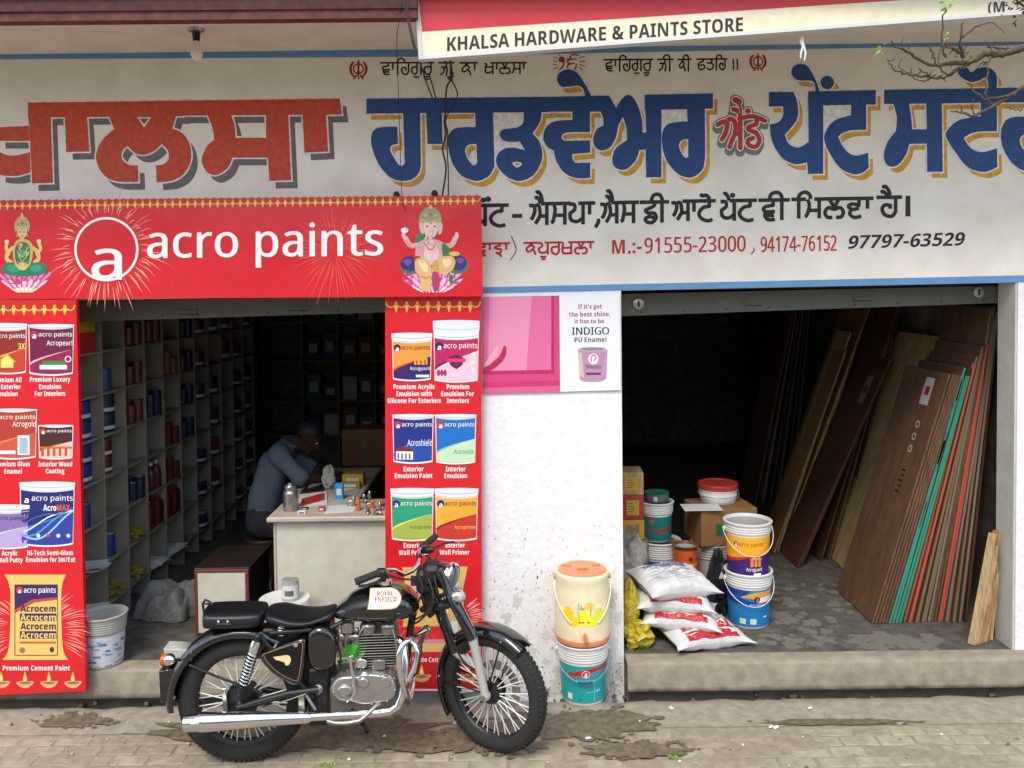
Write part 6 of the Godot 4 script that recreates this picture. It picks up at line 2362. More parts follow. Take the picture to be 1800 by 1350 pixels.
	local("carburettor", mb, M.alloy, engine)
	mb = MB.new()
	rows = []
	for i in 9:
		var row := []
		for k in 9:
			var u := i / 8.0
			var v := k / 8.0
			var p := bc(lerpf(372, 575, u) + (14 * sin(v * 9.0) if i == 0 else 0.0), lerpf(400, 535, v) + 16 * sin(u * 5.0) * v - 14 * u, 0.07)
			p.z += 0.012 * sin(u * 11.0 + v * 4.0) + 0.03 * (1 - absf(u * 2 - 1))
			row.append(p)
		rows.append(row)
	mb.grid(rows)
	rows = []
	for i in 6:
		var row := []
		for k in 4:
			var p := bc(lerpf(300, 400, i / 5.0), 560 + k * 12 + 10 * sin(i * 1.3), 0.07 + 0.008 * sin(i * 2.0 + k))
			row.append(p)
		rows.append(row)
	mb.grid(rows)
	local("green_rag", mb, M.green_cloth, bike)
	mb = MB.new()
	mb.tube([bc(455, 520, 0.175), bc(425, 530, 0.175), bc(430, 600, 0.172), bc(455, 740, 0.168), bc(468, 880, 0.165), bc(445, 935, 0.16), bc(400, 960, 0.15), bc(395, 990, 0.135)], 0.0085, 10)
	local("kick_starter", mb, M.chrome, bike)
	mb = MB.new()
	mb.ball(bc(108, 855, 0.09), Vector3(0.028, 0.028, 0.016), 18)
	mb.ball(bc(108, 855, 0.104), Vector3(0.012, 0.012, 0.008), 12)
	local("pivot_nut", mb, M.steel, bike)
	# exhaust
	mb = MB.new()
	mb.tube([bc(860, 345, 0.03), bc(915, 360, 0.05), bc(955, 430, 0.07), bc(968, 600, 0.10), bc(960, 790, 0.12), bc(935, 930, 0.13), bc(895, 1020, 0.135), bc(820, 1070, 0.14), bc(700, 1090, 0.145), bc(300, 1112, 0.155), bc(20, 1128, 0.165)], 0.021, 14)
	var pipe := local("exhaust_pipe", mb, M.chrome, bike)
	mb = MB.new()
	mb.tube([ba(890, 1064, 0.168), ba(880, 1064, 0.168), ba(860, 1065, 0.168), ba(700, 1070, 0.17), ba(480, 1080, 0.173), ba(300, 1088, 0.175), ba(262, 1090, 0.175), ba(258, 1091, 0.175), ba(185, 1098, 0.176), ba(176, 1099, 0.176)], [0.022, 0.026, 0.028, 0.034, 0.043, 0.049, 0.049, 0.045, 0.040, 0.038], 20)
	local("silencer", mb, M.chrome, pipe)
	# crash guard, foot rest, pedal, stand
	mb = MB.new()
	mb.tube([bc(1185, 265, 0.0), bc(1150, 280, 0.10), bc(1000, 362, 0.22), bc(935, 415, 0.26), bc(905, 510, 0.275), bc(908, 620, 0.275), bc(935, 760, 0.27), bc(970, 880, 0.22), bc(1000, 965, 0.08), bc(1005, 985, 0.0)], 0.0155, 12)
	mb.tube([bc(1035, 385, 0.22), bc(1070, 420, 0.24), bc(1090, 490, 0.25), bc(1068, 620, 0.26), bc(1000, 770, 0.262)], 0.0125, 10)
	mb.tube([bc(1185, 265, 0.0), bc(1190, 270, -0.2), bc(1100, 420, -0.27), bc(1050, 700, -0.27), bc(1030, 930, -0.1), bc(1005, 985, 0.0)], 0.0155, 12)
	mb.ball(bc(1180, 265, 0.0), Vector3(0.026, 0.026, 0.03), 12)
	local("crash_guard", mb, M.chrome, bike)
	mb = MB.new()
	mb.tube([bc(715, 995, 0.19), bc(680, 1015, 0.21), bc(600, 1100, 0.235), bc(520, 1165, 0.24), bc(400, 1188, 0.24), bc(280, 1188, 0.235), bc(200, 1170, 0.22)], 0.0105, 10)
	local("foot_guard", mb, M.steel, bike)
	mb = MB.new()
	mb.tube([ba(860, 935, 0.12), ba(915, 1020, 0.12)], 0.009, 8)
	mb.bar(ba(822, 1035, 0.10), ba(852, 925, 0.12), 0.003)
	mb.tube([ba(860, 930, 0.13), ba(690, 990, 0.13), ba(620, 1005, 0.10)], 0.004, 6)
	local("brake_pedal", mb, M.steel, bike)
	mb = MB.new()
	mb.tube([bb(110, 1080, -0.05), bb(135, 1120, -0.16), bb(160, 1172, -0.30)], 0.011, 8)
	mb.bar(bb(120, 1165, -0.33), bb(185, 1176, -0.27), 0.004)
	mb.tube([bb(60, 1010, 0.05), bb(110, 1090, 0.02), bb(150, 1135, 0.02)], 0.011, 8)
	local("stand", mb, M.black, bike)
	# fork
	for s in [1.0, -1.0]:
		mb = MB.new()
		var top := bb(548, 232, 0.10) if s > 0 else bb(470, 215, -0.10)
		var low := bb(742, 615, 0.10) if s > 0 else bb(640, 690, -0.10)
		mb.tube([top, top.lerp(low, 0.35), top.lerp(low, 0.36), low], [0.026, 0.026, 0.031, 0.031], 14)
		var fork := local("fork_leg", mb, M.gloss_black, bike)
		mb = MB.new()
		var foot := front + steer * Vector3(0.0, 0.0, 0.075 * s)
		mb.tube([low.lerp(top, 0.02), low.lerp(foot, 0.15), low.lerp(foot, 0.9), foot], [0.028, 0.024, 0.022, 0.026], 14)
		mb.ball(foot, Vector3(0.03, 0.03, 0.02), 12)
		local("slider", mb, M.fork_silver, fork)
		if s > 0:
			mb = MB.new()
			mb.tube([foot + steer * Vector3(0, 0, 0.012), foot + steer * Vector3(0, 0, 0.032)], 0.014, 8)
			local("axle_nut", mb, M.steel, fork)
	# headlamp
	var look := (Basis(Vector3.UP, deg_to_rad(-27.0)) * Vector3(1, -0.12, 0)).normalized()
	var lamp_at := bb(605, 268, 0.03)
	var lx := Transform3D(Basis(Vector3.UP.cross(look).normalized(), look, Vector3.UP.cross(look).normalized().cross(look)), lamp_at)
	mb = MB.new()
	mb.lathe([Vector2(0.0, -0.12), Vector2(0.032, -0.112), Vector2(0.055, -0.085), Vector2(0.068, -0.04), Vector2(0.072, 0.0)], 28, lx)
	var hl := local("headlamp", mb, M.gloss_black, bike)
	mb = MB.new()
	mb.lathe([Vector2(0.073, -0.002), Vector2(0.079, 0.006), Vector2(0.077, 0.026), Vector2(0.066, 0.034), Vector2(0.064, 0.03)], 32, lx)
	local("rim_ring", mb, M.chrome, hl)
	mb = MB.new()
	mb.lathe([Vector2(0.0655, 0.028), Vector2(0.05, 0.04), Vector2(0.028, 0.046), Vector2(0.0, 0.048)], 28, lx)
	local("lens", mb, M.glass, hl)
	mb = MB.new()
	mb.bar(bb(470, 270, -0.08), bb(560, 215, 0.08), 0.02)
	mb.beam(bb(470, 455, -0.12), bb(590, 430, 0.12), 0.07, 0.035, Vector3.RIGHT, 0.012)
	mb.tube([bb(485, 440, 0.0), bb(520, 480, 0.0)], 0.03, 10)
	mb.bar(bb(430, 330, -0.06), bb(520, 240, 0.06), 0.02)
	mb.ball(bb(520, 215, 0.0), Vector3(0.06, 0.035, 0.05), 16)
	local("fork_crown", mb, M.black, bike)
	mb = MB.new()
	for q in [[[430, 250, 0.05], [460, 340, 0.07], [420, 430, 0.05], [330, 490, 0.03]], [[470, 240, 0.06], [520, 360, 0.09], [480, 470, 0.06], [400, 520, 0.03]], [[520, 230, 0.06], [540, 330, 0.10], [560, 420, 0.06]], [[450, 200, 0.0], [500, 300, 0.09], [520, 420, 0.1], [440, 520, 0.04], [380, 540, 0.02]], [[500, 140, -0.2], [480, 200, -0.1], [520, 300, 0.05], [660, 700, 0.05], [760, 800, 0.05]], [[230, 250, 0.3], [330, 280, 0.18], [430, 300, 0.07], [470, 420, 0.05]], [[480, 150, -0.25], [520, 190, -0.15], [505, 250, 0.0]], [[545, 130, -0.25], [530, 180, -0.12], [500, 190, -0.02]], [[455, 590, 0.0], [450, 700, 0.06], [430, 800, 0.06], [410, 830, 0.04]]]:
		var pts := []
		for p in q:
			pts.append(bb(p[0], p[1], p[2]))
		var fine := []
		for i in pts.size() - 1:
			for k in 5:
				fine.append(pts[i].cubic_interpolate(pts[i + 1], pts[maxi(i - 1, 0)], pts[mini(i + 2, pts.size() - 1)], k / 5.0))
		fine.append(pts[-1])
		mb.tube(fine, 0.0055, 6)
	local("cables", mb, M.wire, bike)
	for s in [1.0, -1.0]:
		mb = MB.new()
		var c := bb(658, 378, 0.15) if s > 0 else bb(640, 330, -0.16)
		mb.ball(c, Vector3(0.038, 0.032, 0.032), 18)
		var ind := local("front_indicator", mb, M.chrome, bike)
		mb = MB.new()
		mb.tube([c, bb(575, 412, 0.07) if s > 0 else bb(560, 380, -0.07)], 0.011, 8)
		local("stalk", mb, M.black, ind)
		mb = MB.new()
		mb.ball(c + look * 0.016, Vector3(0.027, 0.028, 0.028), 14)
		local("lens", mb, M.plastic_grey, ind)
	# handlebar
	mb = MB.new()
	var curve := [[82, 298, 0.37], [150, 272, 0.35], [215, 246, 0.33], [262, 232, 0.27], [300, 232, 0.22], [350, 258, 0.15], [400, 238, 0.08], [432, 205, 0.02], [440, 170, -0.08], [438, 130, -0.16], [455, 102, -0.25], [500, 66, -0.31], [535, 38, -0.36]]
	var pts := []
	for q in curve:
		pts.append(bb(q[0], q[1], q[2]))
	mb.tube(pts, 0.0115, 12)
	var bars := local("handlebar", mb, M.chrome, bike)
	for q in [[0, 2], [10, 12]]:
		mb = MB.new()
		var p0: Vector3 = pts[q[0]]
		var p1: Vector3 = pts[q[1]]
		mb.tube([p0.lerp(p1, -0.02), p0.lerp(p1, 0.05), p0.lerp(p1, 0.95), p1], [0.017, 0.0185, 0.0175, 0.02] if q[0] == 0 else [0.02, 0.0175, 0.0185, 0.017], 12)
		local("grip", mb, M.rubber, bars)
	for q in [[bb(225, 246, 0.315), Vector3(0.05, 0.036, 0.05)], [bb(250, 268, 0.29), Vector3(0.05, 0.02, 0.03)], [bb(470, 110, -0.24), Vector3(0.05, 0.05, 0.05)], [bb(500, 118, -0.22), Vector3(0.05, 0.03, 0.04)], [bb(440, 165, -0.10), Vector3(0.03, 0.05, 0.03)]]:
		mb = MB.new()
		mb.box(q[0], q[1], 0.008)
		local("switch_gear", mb, M.black, bars)
	mb = MB.new()
	mb.tube([bb(490, 120, -0.24), bb(540, 100, -0.27), bb(580, 82, -0.30), bb(632, 72, -0.36)], [0.008, 0.008, 0.006, 0.0075], 8)
	mb.tube([bb(240, 275, 0.30), bb(200, 300, 0.33), bb(140, 318, 0.36), bb(100, 322, 0.38)], [0.008, 0.007, 0.006, 0.0075], 8)
	local("lever", mb, M.black_metal, bars)


# ---------- the left shop ----------
const ROW_WORD := ["top", "second", "third", "fourth", "fifth", "sixth", "seventh", "bottom"]
const NTH := ["first", "second", "third", "fourth", "fifth", "sixth", "seventh", "eighth", "ninth", "tenth", "eleventh"]
const WHICH := {1: [""], 2: ["nearer of two ", "farther of two "], 3: ["nearest of three ", "middle one of three ", "farthest of three "]}


func crumple(mb: MB, c: Vector3, r: Vector3, s: int, amount: float, turn := 0.0, square := 2.0, flat_base := true, fine := 4) -> void:
	var n := FastNoiseLite.new()
	n.seed = s
	n.frequency = 1.0
	n.fractal_octaves = fine
	var ridge := FastNoiseLite.new()
	ridge.seed = s + 3
	ridge.frequency = 1.3
	ridge.fractal_type = FastNoiseLite.FRACTAL_RIDGED
	ridge.fractal_octaves = mini(fine, 3)
	var b := Basis(Vector3.UP, turn)
	var rows := []
	for i in 27:
		var v := -PI / 2 + PI * i / 26.0
		var row := []
		for k in 44:
			var u := TAU * k / 44
			var d := Vector3(signf(cos(v) * cos(u)) * pow(absf(cos(v) * cos(u)), 2.0 / square), signf(sin(v)) * pow(absf(sin(v)), 2.0 / square), signf(cos(v) * sin(u)) * pow(absf(cos(v) * sin(u)), 2.0 / square))
			var q := 1.0 + amount * (n.get_noise_3dv(d * 1.3) + 0.5 * ridge.get_noise_3dv(d * 1.2))
			var p := Vector3(d.x * r.x, d.y * r.y, d.z * r.z) * q
			if flat_base:
				p.y = maxf(p.y, -r.y * 0.92)
			row.append(c + b * p)
		rows.append(row)
	mb.grid(rows, true)


# thin plastic crushed into a heap: facets with sharp creases
func crush(mb: MB, c: Vector3, r: Vector3, s: int, amount: float) -> void:
	var rn := RandomNumberGenerator.new()
	rn.seed = s
	var rows := []
	for i in 11:
		var v := -PI / 2 + PI * i / 10.0
		var row := []
		for k in 17:
			var u := TAU * (k + 0.5 * (i % 2)) / 17
			var d := Vector3(cos(v) * cos(u), sin(v), cos(v) * sin(u))
			var q := 1.0 + amount * rn.randf_range(-0.55, 0.45)
			var p := Vector3(d.x * r.x, d.y * r.y, d.z * r.z) * q + Vector3(rn.randf_range(-1, 1) * r.x, 0, rn.randf_range(-1, 1) * r.z) * 0.08
			p.y = maxf(p.y, -r.y * 0.92)
			row.append(c + p)
		rows.append(row)
	mb.flat()
	for i in 10:
		for k in 17:
			var j := (k + 1) % 17
			if rn.randf() < 0.5:
				mb.tri(rows[i][k], rows[i][j], rows[i + 1][j])
				mb.tri(rows[i][k], rows[i + 1][j], rows[i + 1][k])
			else:
				mb.tri(rows[i][k], rows[i][j], rows[i + 1][k])
				mb.tri(rows[i][j], rows[i + 1][j], rows[i + 1][k])


# a sheet thrown over something on the floor, falling in folds
func drape(mb: MB, c: Vector3, r: Vector2, h: float, s: int) -> void:
	var n := FastNoiseLite.new()
	n.seed = s
	n.frequency = 1.0
	n.fractal_octaves = 2
	var rows := []
	for i in 22:
		var t := i / 21.0
		var row := []
		for k in 72:
			var an := TAU * k / 72
			var out := 1.0 + 0.3 * n.get_noise_2d(cos(an) * 0.9, sin(an) * 0.9)
			var fold := 0.045 * sin(an * 7.0 + 2.0 * n.get_noise_2d(cos(an), sin(an) + 9.0)) + 0.02 * sin(an * 13.0 + 1.0)
			var rad := pow(t, 0.75) * out * (1.0 + fold * smoothstep(0.25, 1.0, t))
			var y := h * pow(1.0 - pow(t, 2.6), 0.7) * (1.0 + 0.35 * n.get_noise_2d(cos(an) * t * 1.6 + 4.0, sin(an) * t * 1.6)) + 0.012 * absf(sin(an * 5.0 + t * 6.0)) * t
			row.append(c + Vector3(cos(an) * r.x * rad, maxf(y, 0.003), sin(an) * r.y * rad))
		rows.append(row)
	mb.grid(rows, true)


func left_shop() -> void:
	# shelf of pigeonholes along the left wall
	var x0 := -2.76
	var depth := 0.30
	var rows := [0.35, 0.64, 0.93, 1.215, 1.5, 1.785, 2.07, 2.36, 2.66]
	var cols := []
	for i in 12:
		cols.append(-0.22 - i * 0.335)
	var shelf := thing("pigeonhole_shelf", "tall pale shelf of square pigeonholes running back along the left shop wall", "shelf", Vector3(x0, FLOOR_Y, -2.0))
	var mb: MB
	for c in cols:
		mb = MB.new()
		mb.bar(Vector3(x0 - depth, FLOOR_Y, c - 0.009), Vector3(x0, 2.66, c + 0.009), 0.002)
		part("divider", mb, M.laminate, shelf)
	for r in rows:
		for i in cols.size() - 1:
			mb = MB.new()
			mb.bar(Vector3(x0 - depth, r - 0.009, cols[i + 1] + 0.0092), Vector3(x0 - 0.003, r + 0.009, cols[i] - 0.0092), 0.002)
			part("shelf_board", mb, M.laminate, shelf)
	mb = MB.new()
	mb.bar(Vector3(x0 - depth - 0.02, FLOOR_Y, cols[-1]), Vector3(x0 - depth - 0.002, 2.66, cols[0]))
	part("back_panel", mb, M.inner_wall, shelf)
	# goods on it, one letter per pigeonhole from the doorway inwards; top row first
	var plan := ["yerrekpkrek", "esreopperke", "bnrkekpkepk", "bteerkepekr", "sekBrekrepk", "wsYRRekrekr", "wYYwwekeekk"]
	for ri in plan.size():
		var base: float = rows[7 - ri - 1] + 0.0095
		for ci in plan[ri].length():
			var zc: float = (cols[ci] + cols[ci + 1]) / 2
			var where := "in %s pigeonhole from doorway, %s row" % [NTH[ci], ROW_WORD[ri]]
			goods(plan[ri][ci], Vector3(x0 - 0.13, base, zc), where, ci)
	# shelf across the back
	var bs := thing("back_shelf", "dark open shelf with goods against the far wall of the left shop", "shelf", Vector3(-1.8, FLOOR_Y, -5.2))
	for x in [-3.0, -2.53, -2.1, -1.66, -1.2, -0.75]:
		mb = MB.new()
		mb.bar(Vector3(x - 0.012, FLOOR_Y, -5.38), Vector3(x + 0.012, 2.5, -5.05), 0.002)
		part("upright", mb, M.laminate, bs)
	for y in [0.7, 1.11, 1.6, 2.07]:
		mb = MB.new()
		mb.bar(Vector3(-3.0, y - 0.012, -5.38), Vector3(-0.75, y + 0.012, -5.06), 0.002)
		part("shelf_board", mb, M.laminate, bs)
	var kinds := [["blue", "tin_blue"], ["dark red", "tin_red"], ["pale", "tin_white"], ["brown", "carton"], ["navy", "tin_navy"], ["green", "tin_green"]]
	for yi in 4:
		for xi in 4:
			for k in 2:
				var kd = kinds[(yi * 5 + xi * 3 + k * 2) % 6]
				var at := Vector3(-2.53 + 0.435 * xi + 0.12 + 0.2 * k, [0.7, 1.11, 1.6, 2.07][yi] + 0.013, -5.2)
				var t := thing("stored_box", "%s box, %s of two, column %s of the far shelf, %s board" % [kd[0], ["left", "right"][k], NTH[xi], ["lowest", "second", "third", "highest"][yi]], "box", at, "boxes on the far shelf")
				mb = MB.new()
				var hh := 0.2 + 0.04 * ((xi * 7 + yi * 3 + k) % 4)
				mb.bar(Vector3(-0.085, 0, -0.08), Vector3(0.085, hh, 0.08), 0.004)
				local("carton_body", mb, M[kd[1]], t)
				mb = MB.new()
				mb.bar(Vector3(-0.05, hh * 0.3, 0.0805), Vector3(0.05, hh * 0.7, 0.082))
				local("paper_label", mb, M.paper, t)
	# counter, L-shaped
	var ct := thing("counter", "pale laminate shop counter with a light wooden edge behind the motorcycle", "counter", Vector3(-1.2, FLOOR_Y, -0.8))
	mb = MB.new()
	mb.bar(Vector3(-1.57, FLOOR_Y, -0.42), Vector3(-0.6, 0.955, -0.40), 0.003)
	part("front_panel", mb, M.counter, ct)
	mb = MB.new()
	mb.bar(Vector3(-1.585, FLOOR_Y, -0.415), Vector3(-1.5702, 0.955, -0.392), 0.003)
	part("edge_strip", mb, M.counter_top, ct)
	mb = MB.new()
	mb.bar(Vector3(-1.57, FLOOR_Y, -1.85), Vector3(-1.55, 0.955, -0.4202), 0.002)
	part("side_panel", mb, M.dark_wood, ct)
	mb = MB.new()
	mb.bar(Vector3(-1.62, 0.956, -0.82), Vector3(-0.6, 0.99, -0.352), 0.008)
	part("counter_top", mb, M.counter_top, ct)
	mb = MB.new()
	mb.bar(Vector3(-1.62, 0.956, -1.87), Vector3(-1.10, 0.989, -0.8202), 0.008)
	part("counter_top", mb, M.counter_top, ct)
	mb = MB.new()
	mb.bar(Vector3(-1.12, FLOOR_Y, -1.85), Vector3(-1.10, 0.955, -0.82), 0.002)
	part("inner_panel", mb, M.dark_wood, ct)
	counter_things()
	# low cabinet
	var cb := thing("low_cabinet", "low box cabinet with a pale front, dark red edges and dark top", "cabinet", Vector3(-1.94, FLOOR_Y, -0.7))
	mb = MB.new()
	mb.bar(Vector3(-2.115, FLOOR_Y, -0.90), Vector3(-1.765, 0.62, -0.425), 0.003)
	part("carcass", mb, M.dark_wood, cb)
	mb = MB.new()
	mb.bar(Vector3(-2.1, FLOOR_Y + 0.02, -0.425), Vector3(-1.785, 0.61, -0.417), 0.002)
	part("front_panel", mb, M.counter, cb)
	for q in [[Vector3(-2.12, FLOOR_Y, -0.425), Vector3(-2.1002, 0.61, -0.414)], [Vector3(-1.7848, FLOOR_Y, -0.425), Vector3(-1.762, 0.61, -0.414)], [Vector3(-2.12, 0.6102, -0.425), Vector3(-1.762, 0.632, -0.414)]]:
		mb = MB.new()
		mb.bar(q[0], q[1], 0.003)
		part("red_edge", mb, M.red_edge, cb)
	mb = MB.new()
	mb.bar(Vector3(-2.125, 0.6202, -0.92), Vector3(-1.757, 0.64, -0.4252), 0.003)
	part("top_board", mb, M.dark_wood, cb)
	# plastic stool with a tin on it
	var st := thing("plastic_stool", "white round plastic stool carrying a pale tin, behind the motorcycle seat", "stool", Vector3(W(500, 1055, -0.16).x, FLOOR_Y, -0.16))
	mb = MB.new()
	mb.lathe([Vector2(0.0, 0.335), Vector2(0.12, 0.333), Vector2(0.142, 0.343), Vector2(0.155, 0.343), Vector2(0.160, 0.33), Vector2(0.158, 0.29), Vector2(0.150, 0.288)], 40)
	local("seat", mb, M.plastic_white, st)
	for k in 4:
		var an := PI / 4 + k * PI / 2
		mb = MB.new()
		mb.tube([Vector3(sin(an) * 0.125, 0.33, cos(an) * 0.125), Vector3(sin(an) * 0.155, 0.0, cos(an) * 0.155)], [0.022, 0.018], 8)
		local("leg", mb, M.plastic_white, st)
	var tin := thing("paint_tin", "small whitish paint tin standing on the round plastic stool", "tin", Vector3(W(511, 1055, -0.16).x, FLOOR_Y + 0.334, -0.16))
	lidded_tin(tin, 0.053, 0.13, M.plastic_grey, M.steel)
	mb = MB.new()
	mb.lathe([Vector2(0.0536, 0.02), Vector2(0.0536, 0.1)], 20, Transform3D.IDENTITY, -1.0, 1.2)
	local("label", mb, M.paper, tin)
	mb = MB.new()
	mb.lathe([Vector2(0.0541, 0.035), Vector2(0.0541, 0.07)], 12, Transform3D.IDENTITY, -0.5, 0.6)
	local("label_print", mb, M.alloy_dull, tin)
	# grey tarpaulin bundle
	mb = MB.new()
	drape(mb, Vector3(-2.44, FLOOR_Y, -0.84), Vector2(0.25, 0.19), 0.21, 18)
	single("tarpaulin_bundle", mb, M.sack_grey, "crumpled grey tarpaulin bundle on the left shop floor beside the shelf", "tarpaulin")
	person_at_counter()
	# cartons behind the counter
	for k in 6:
		var c := thing("carton", "brown carton in the dark behind the counter, %s of %s stack of three" % [["bottom one", "middle one", "top one"][k % 3], ["the left", "the right"][k / 3]], "carton", Vector3(-1.35 + 0.5 * (k / 3), FLOOR_Y + 0.335 * (k % 3), -2.7), "cartons behind the counter")
		mb = MB.new()
		mb.bar(Vector3(-0.21, 0.001, -0.16), Vector3(0.21, 0.33, 0.16), 0.004)
		local("carton_body", mb, [M.carton, M.tin_maroon, M.carton, M.tin_orange, M.carton, M.tin_red][k], c)
		mb = MB.new()
		mb.bar(Vector3(-0.03, 0.001, 0.1602), Vector3(0.03, 0.33, 0.1612))
		local("tape", mb, M.edge_brown, c)


func shelf_tin(label: String, at: Vector3, r: float, h: float, body: String, lid: String, group := "tins in the pigeonholes") -> void:
	var t := thing("paint_tin", label, "tin", at, group)
	lidded_tin(t, r, h, M[body], M[lid])
	if r > 0.06:
		var mb := MB.new()
		mb.lathe([Vector2(r + 0.0008, h * 0.15), Vector2(r + 0.0008, h * 0.34)], 14, Transform3D.IDENTITY, 0.3, 2.3)
		local("label", mb, M.tin_white if body != "tin_white" else M.tin_blue, t)


func goods(kind: String, at: Vector3, where: String, ci: int) -> void:
	var far := ci > 5
	var n := 1 if far else 3
	match kind:
		"y":
			var t := thing("boxed_goods", "yellow box on a red one " + where, "box", at, "boxes in the pigeonholes")
			var mb := MB.new()
			mb.bar(Vector3(-0.1, 0, -0.12), Vector3(0.12, 0.13, 0.12), 0.003)
			local("red_box", mb, M.box_red, t)
			mb = MB.new()
			mb.bar(Vector3(-0.1, 0.131, -0.11), Vector3(0.115, 0.24, 0.11), 0.003)
			local("yellow_box", mb, M.box_yellow, t)
		"r", "o", "k", "p":
			var body: String = {"r": "tin_red", "o": "tin_orange", "k": "tin_navy", "p": "tin_purple"}[kind]
			var word: String = {"r": "red tin, ", "o": "orange tin, ", "k": "dark blue tin, ", "p": "purple tin, "}[kind]
			for k in n:
				shelf_tin(word + WHICH[n][k] + where, at + Vector3(0.07 + 0.01 * k, 0, 0.1 - 0.1 * k if n == 3 else 0.0), 0.043 if n == 3 else 0.075, 0.13 + 0.03 * ((ci + k) % 3), body, "steel" if kind != "k" else "tin_white")
		"B":
			for k in 3:
				var t := thing("thinner_bottle", "dark red bottle with white cap, %s%s" % [["near ", "mid ", "far "][k], where], "bottle", at + Vector3(0.08, 0, 0.1 - 0.1 * k), "bottles in the pigeonholes")
				var mb := MB.new()
				mb.lathe([Vector2(0, 0), Vector2(0.036, 0), Vector2(0.038, 0.01), Vector2(0.038, 0.12), Vector2(0.03, 0.15), Vector2(0.014, 0.17), Vector2(0.014, 0.19)], 16)
				local("bottle", mb, M.tin_maroon, t)
				mb = MB.new()
				mb.lathe([Vector2(0.017, 0.186), Vector2(0.017, 0.212), Vector2(0, 0.214)], 12)
				local("cap", mb, M.tin_white, t)
		"s":
			shelf_tin("small blue tin with white lid " + where, at + Vector3(0.06, 0, 0.02), 0.055, 0.15, "tin_blue", "tin_white")
		"b":
			for k in 2:
				shelf_tin("large blue tin with white lid, %s%s" % [["lower of two ", "upper of two "][k], where], at + Vector3(0.0, 0.128 * k, 0.0), 0.115, 0.126, "tin_blue", "tin_white")
		"n":
			for k in 2:
				shelf_tin("navy tin with white lid, %s%s" % [["lower of two ", "upper of two "][k], where], at + Vector3(0.03, 0.125 * k, 0.0), 0.09, 0.124, "tin_navy", "tin_white")
		"t":
			for k in 2:
				shelf_tin("maroon tin with pale lid, %s%s" % [["lower of two ", "upper of two "][k], where], at + Vector3(0.04, 0.115 * k, 0.02), 0.065, 0.114, "tin_maroon", "tin_white")
		"R":
			for k in 2:
				var t := thing("jerrycan", "red plastic jerrycan, %s%s" % [WHICH[2][k], where], "jerrycan", at + Vector3(0.06, 0, 0.085 - 0.15 * k), "jerrycans in the pigeonholes")
				var mb := MB.new()
				mb.box(Vector3(0, 0.10, 0), Vector3(0.14, 0.2, 0.12), 0.018)
				local("can_body", mb, M.tin_red, t)
				mb = MB.new()
				mb.lathe([Vector2(0.02, 0.199), Vector2(0.02, 0.225), Vector2(0, 0.227)], 12, Transform3D(Basis.IDENTITY, Vector3(0.04, 0, 0)))
				local("cap", mb, M.tin_red, t)
				mb = MB.new()
				mb.tube([Vector3(0.0, 0.198, 0), Vector3(-0.01, 0.225, 0), Vector3(-0.05, 0.225, 0), Vector3(-0.06, 0.198, 0)], 0.009, 8)
				local("handle", mb, M.tin_red, t)
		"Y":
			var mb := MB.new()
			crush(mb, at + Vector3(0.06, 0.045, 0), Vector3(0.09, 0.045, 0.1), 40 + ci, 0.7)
			single("plastic_bag", mb, M.bag_yellow_dimmed, "crumpled yellow plastic bag " + where, "plastic bag")
		"w":
			for k in 2:
				var t := thing("paper_sheet", "loose pale paper, %s%s" % [["lower of two ", "upper of two "][k], where], "paper", at + Vector3(0.05, 0.002 + 0.012 * k, 0), "papers in the pigeonholes")
				var mb := MB.new()
				var rr := []
				for i in 6:
					var row := []
					for j in 6:
						row.append(Vector3(-0.14 + i * 0.056, 0.012 * sin(i * 0.9 + k) * sin(j * 0.8 + ci) + 0.012, -0.11 + j * 0.044).rotated(Vector3.UP, 0.3 * k - 0.1 * ci))
					rr.append(row)
				mb.grid(rr)
				local("sheet", mb, M.paper, t)


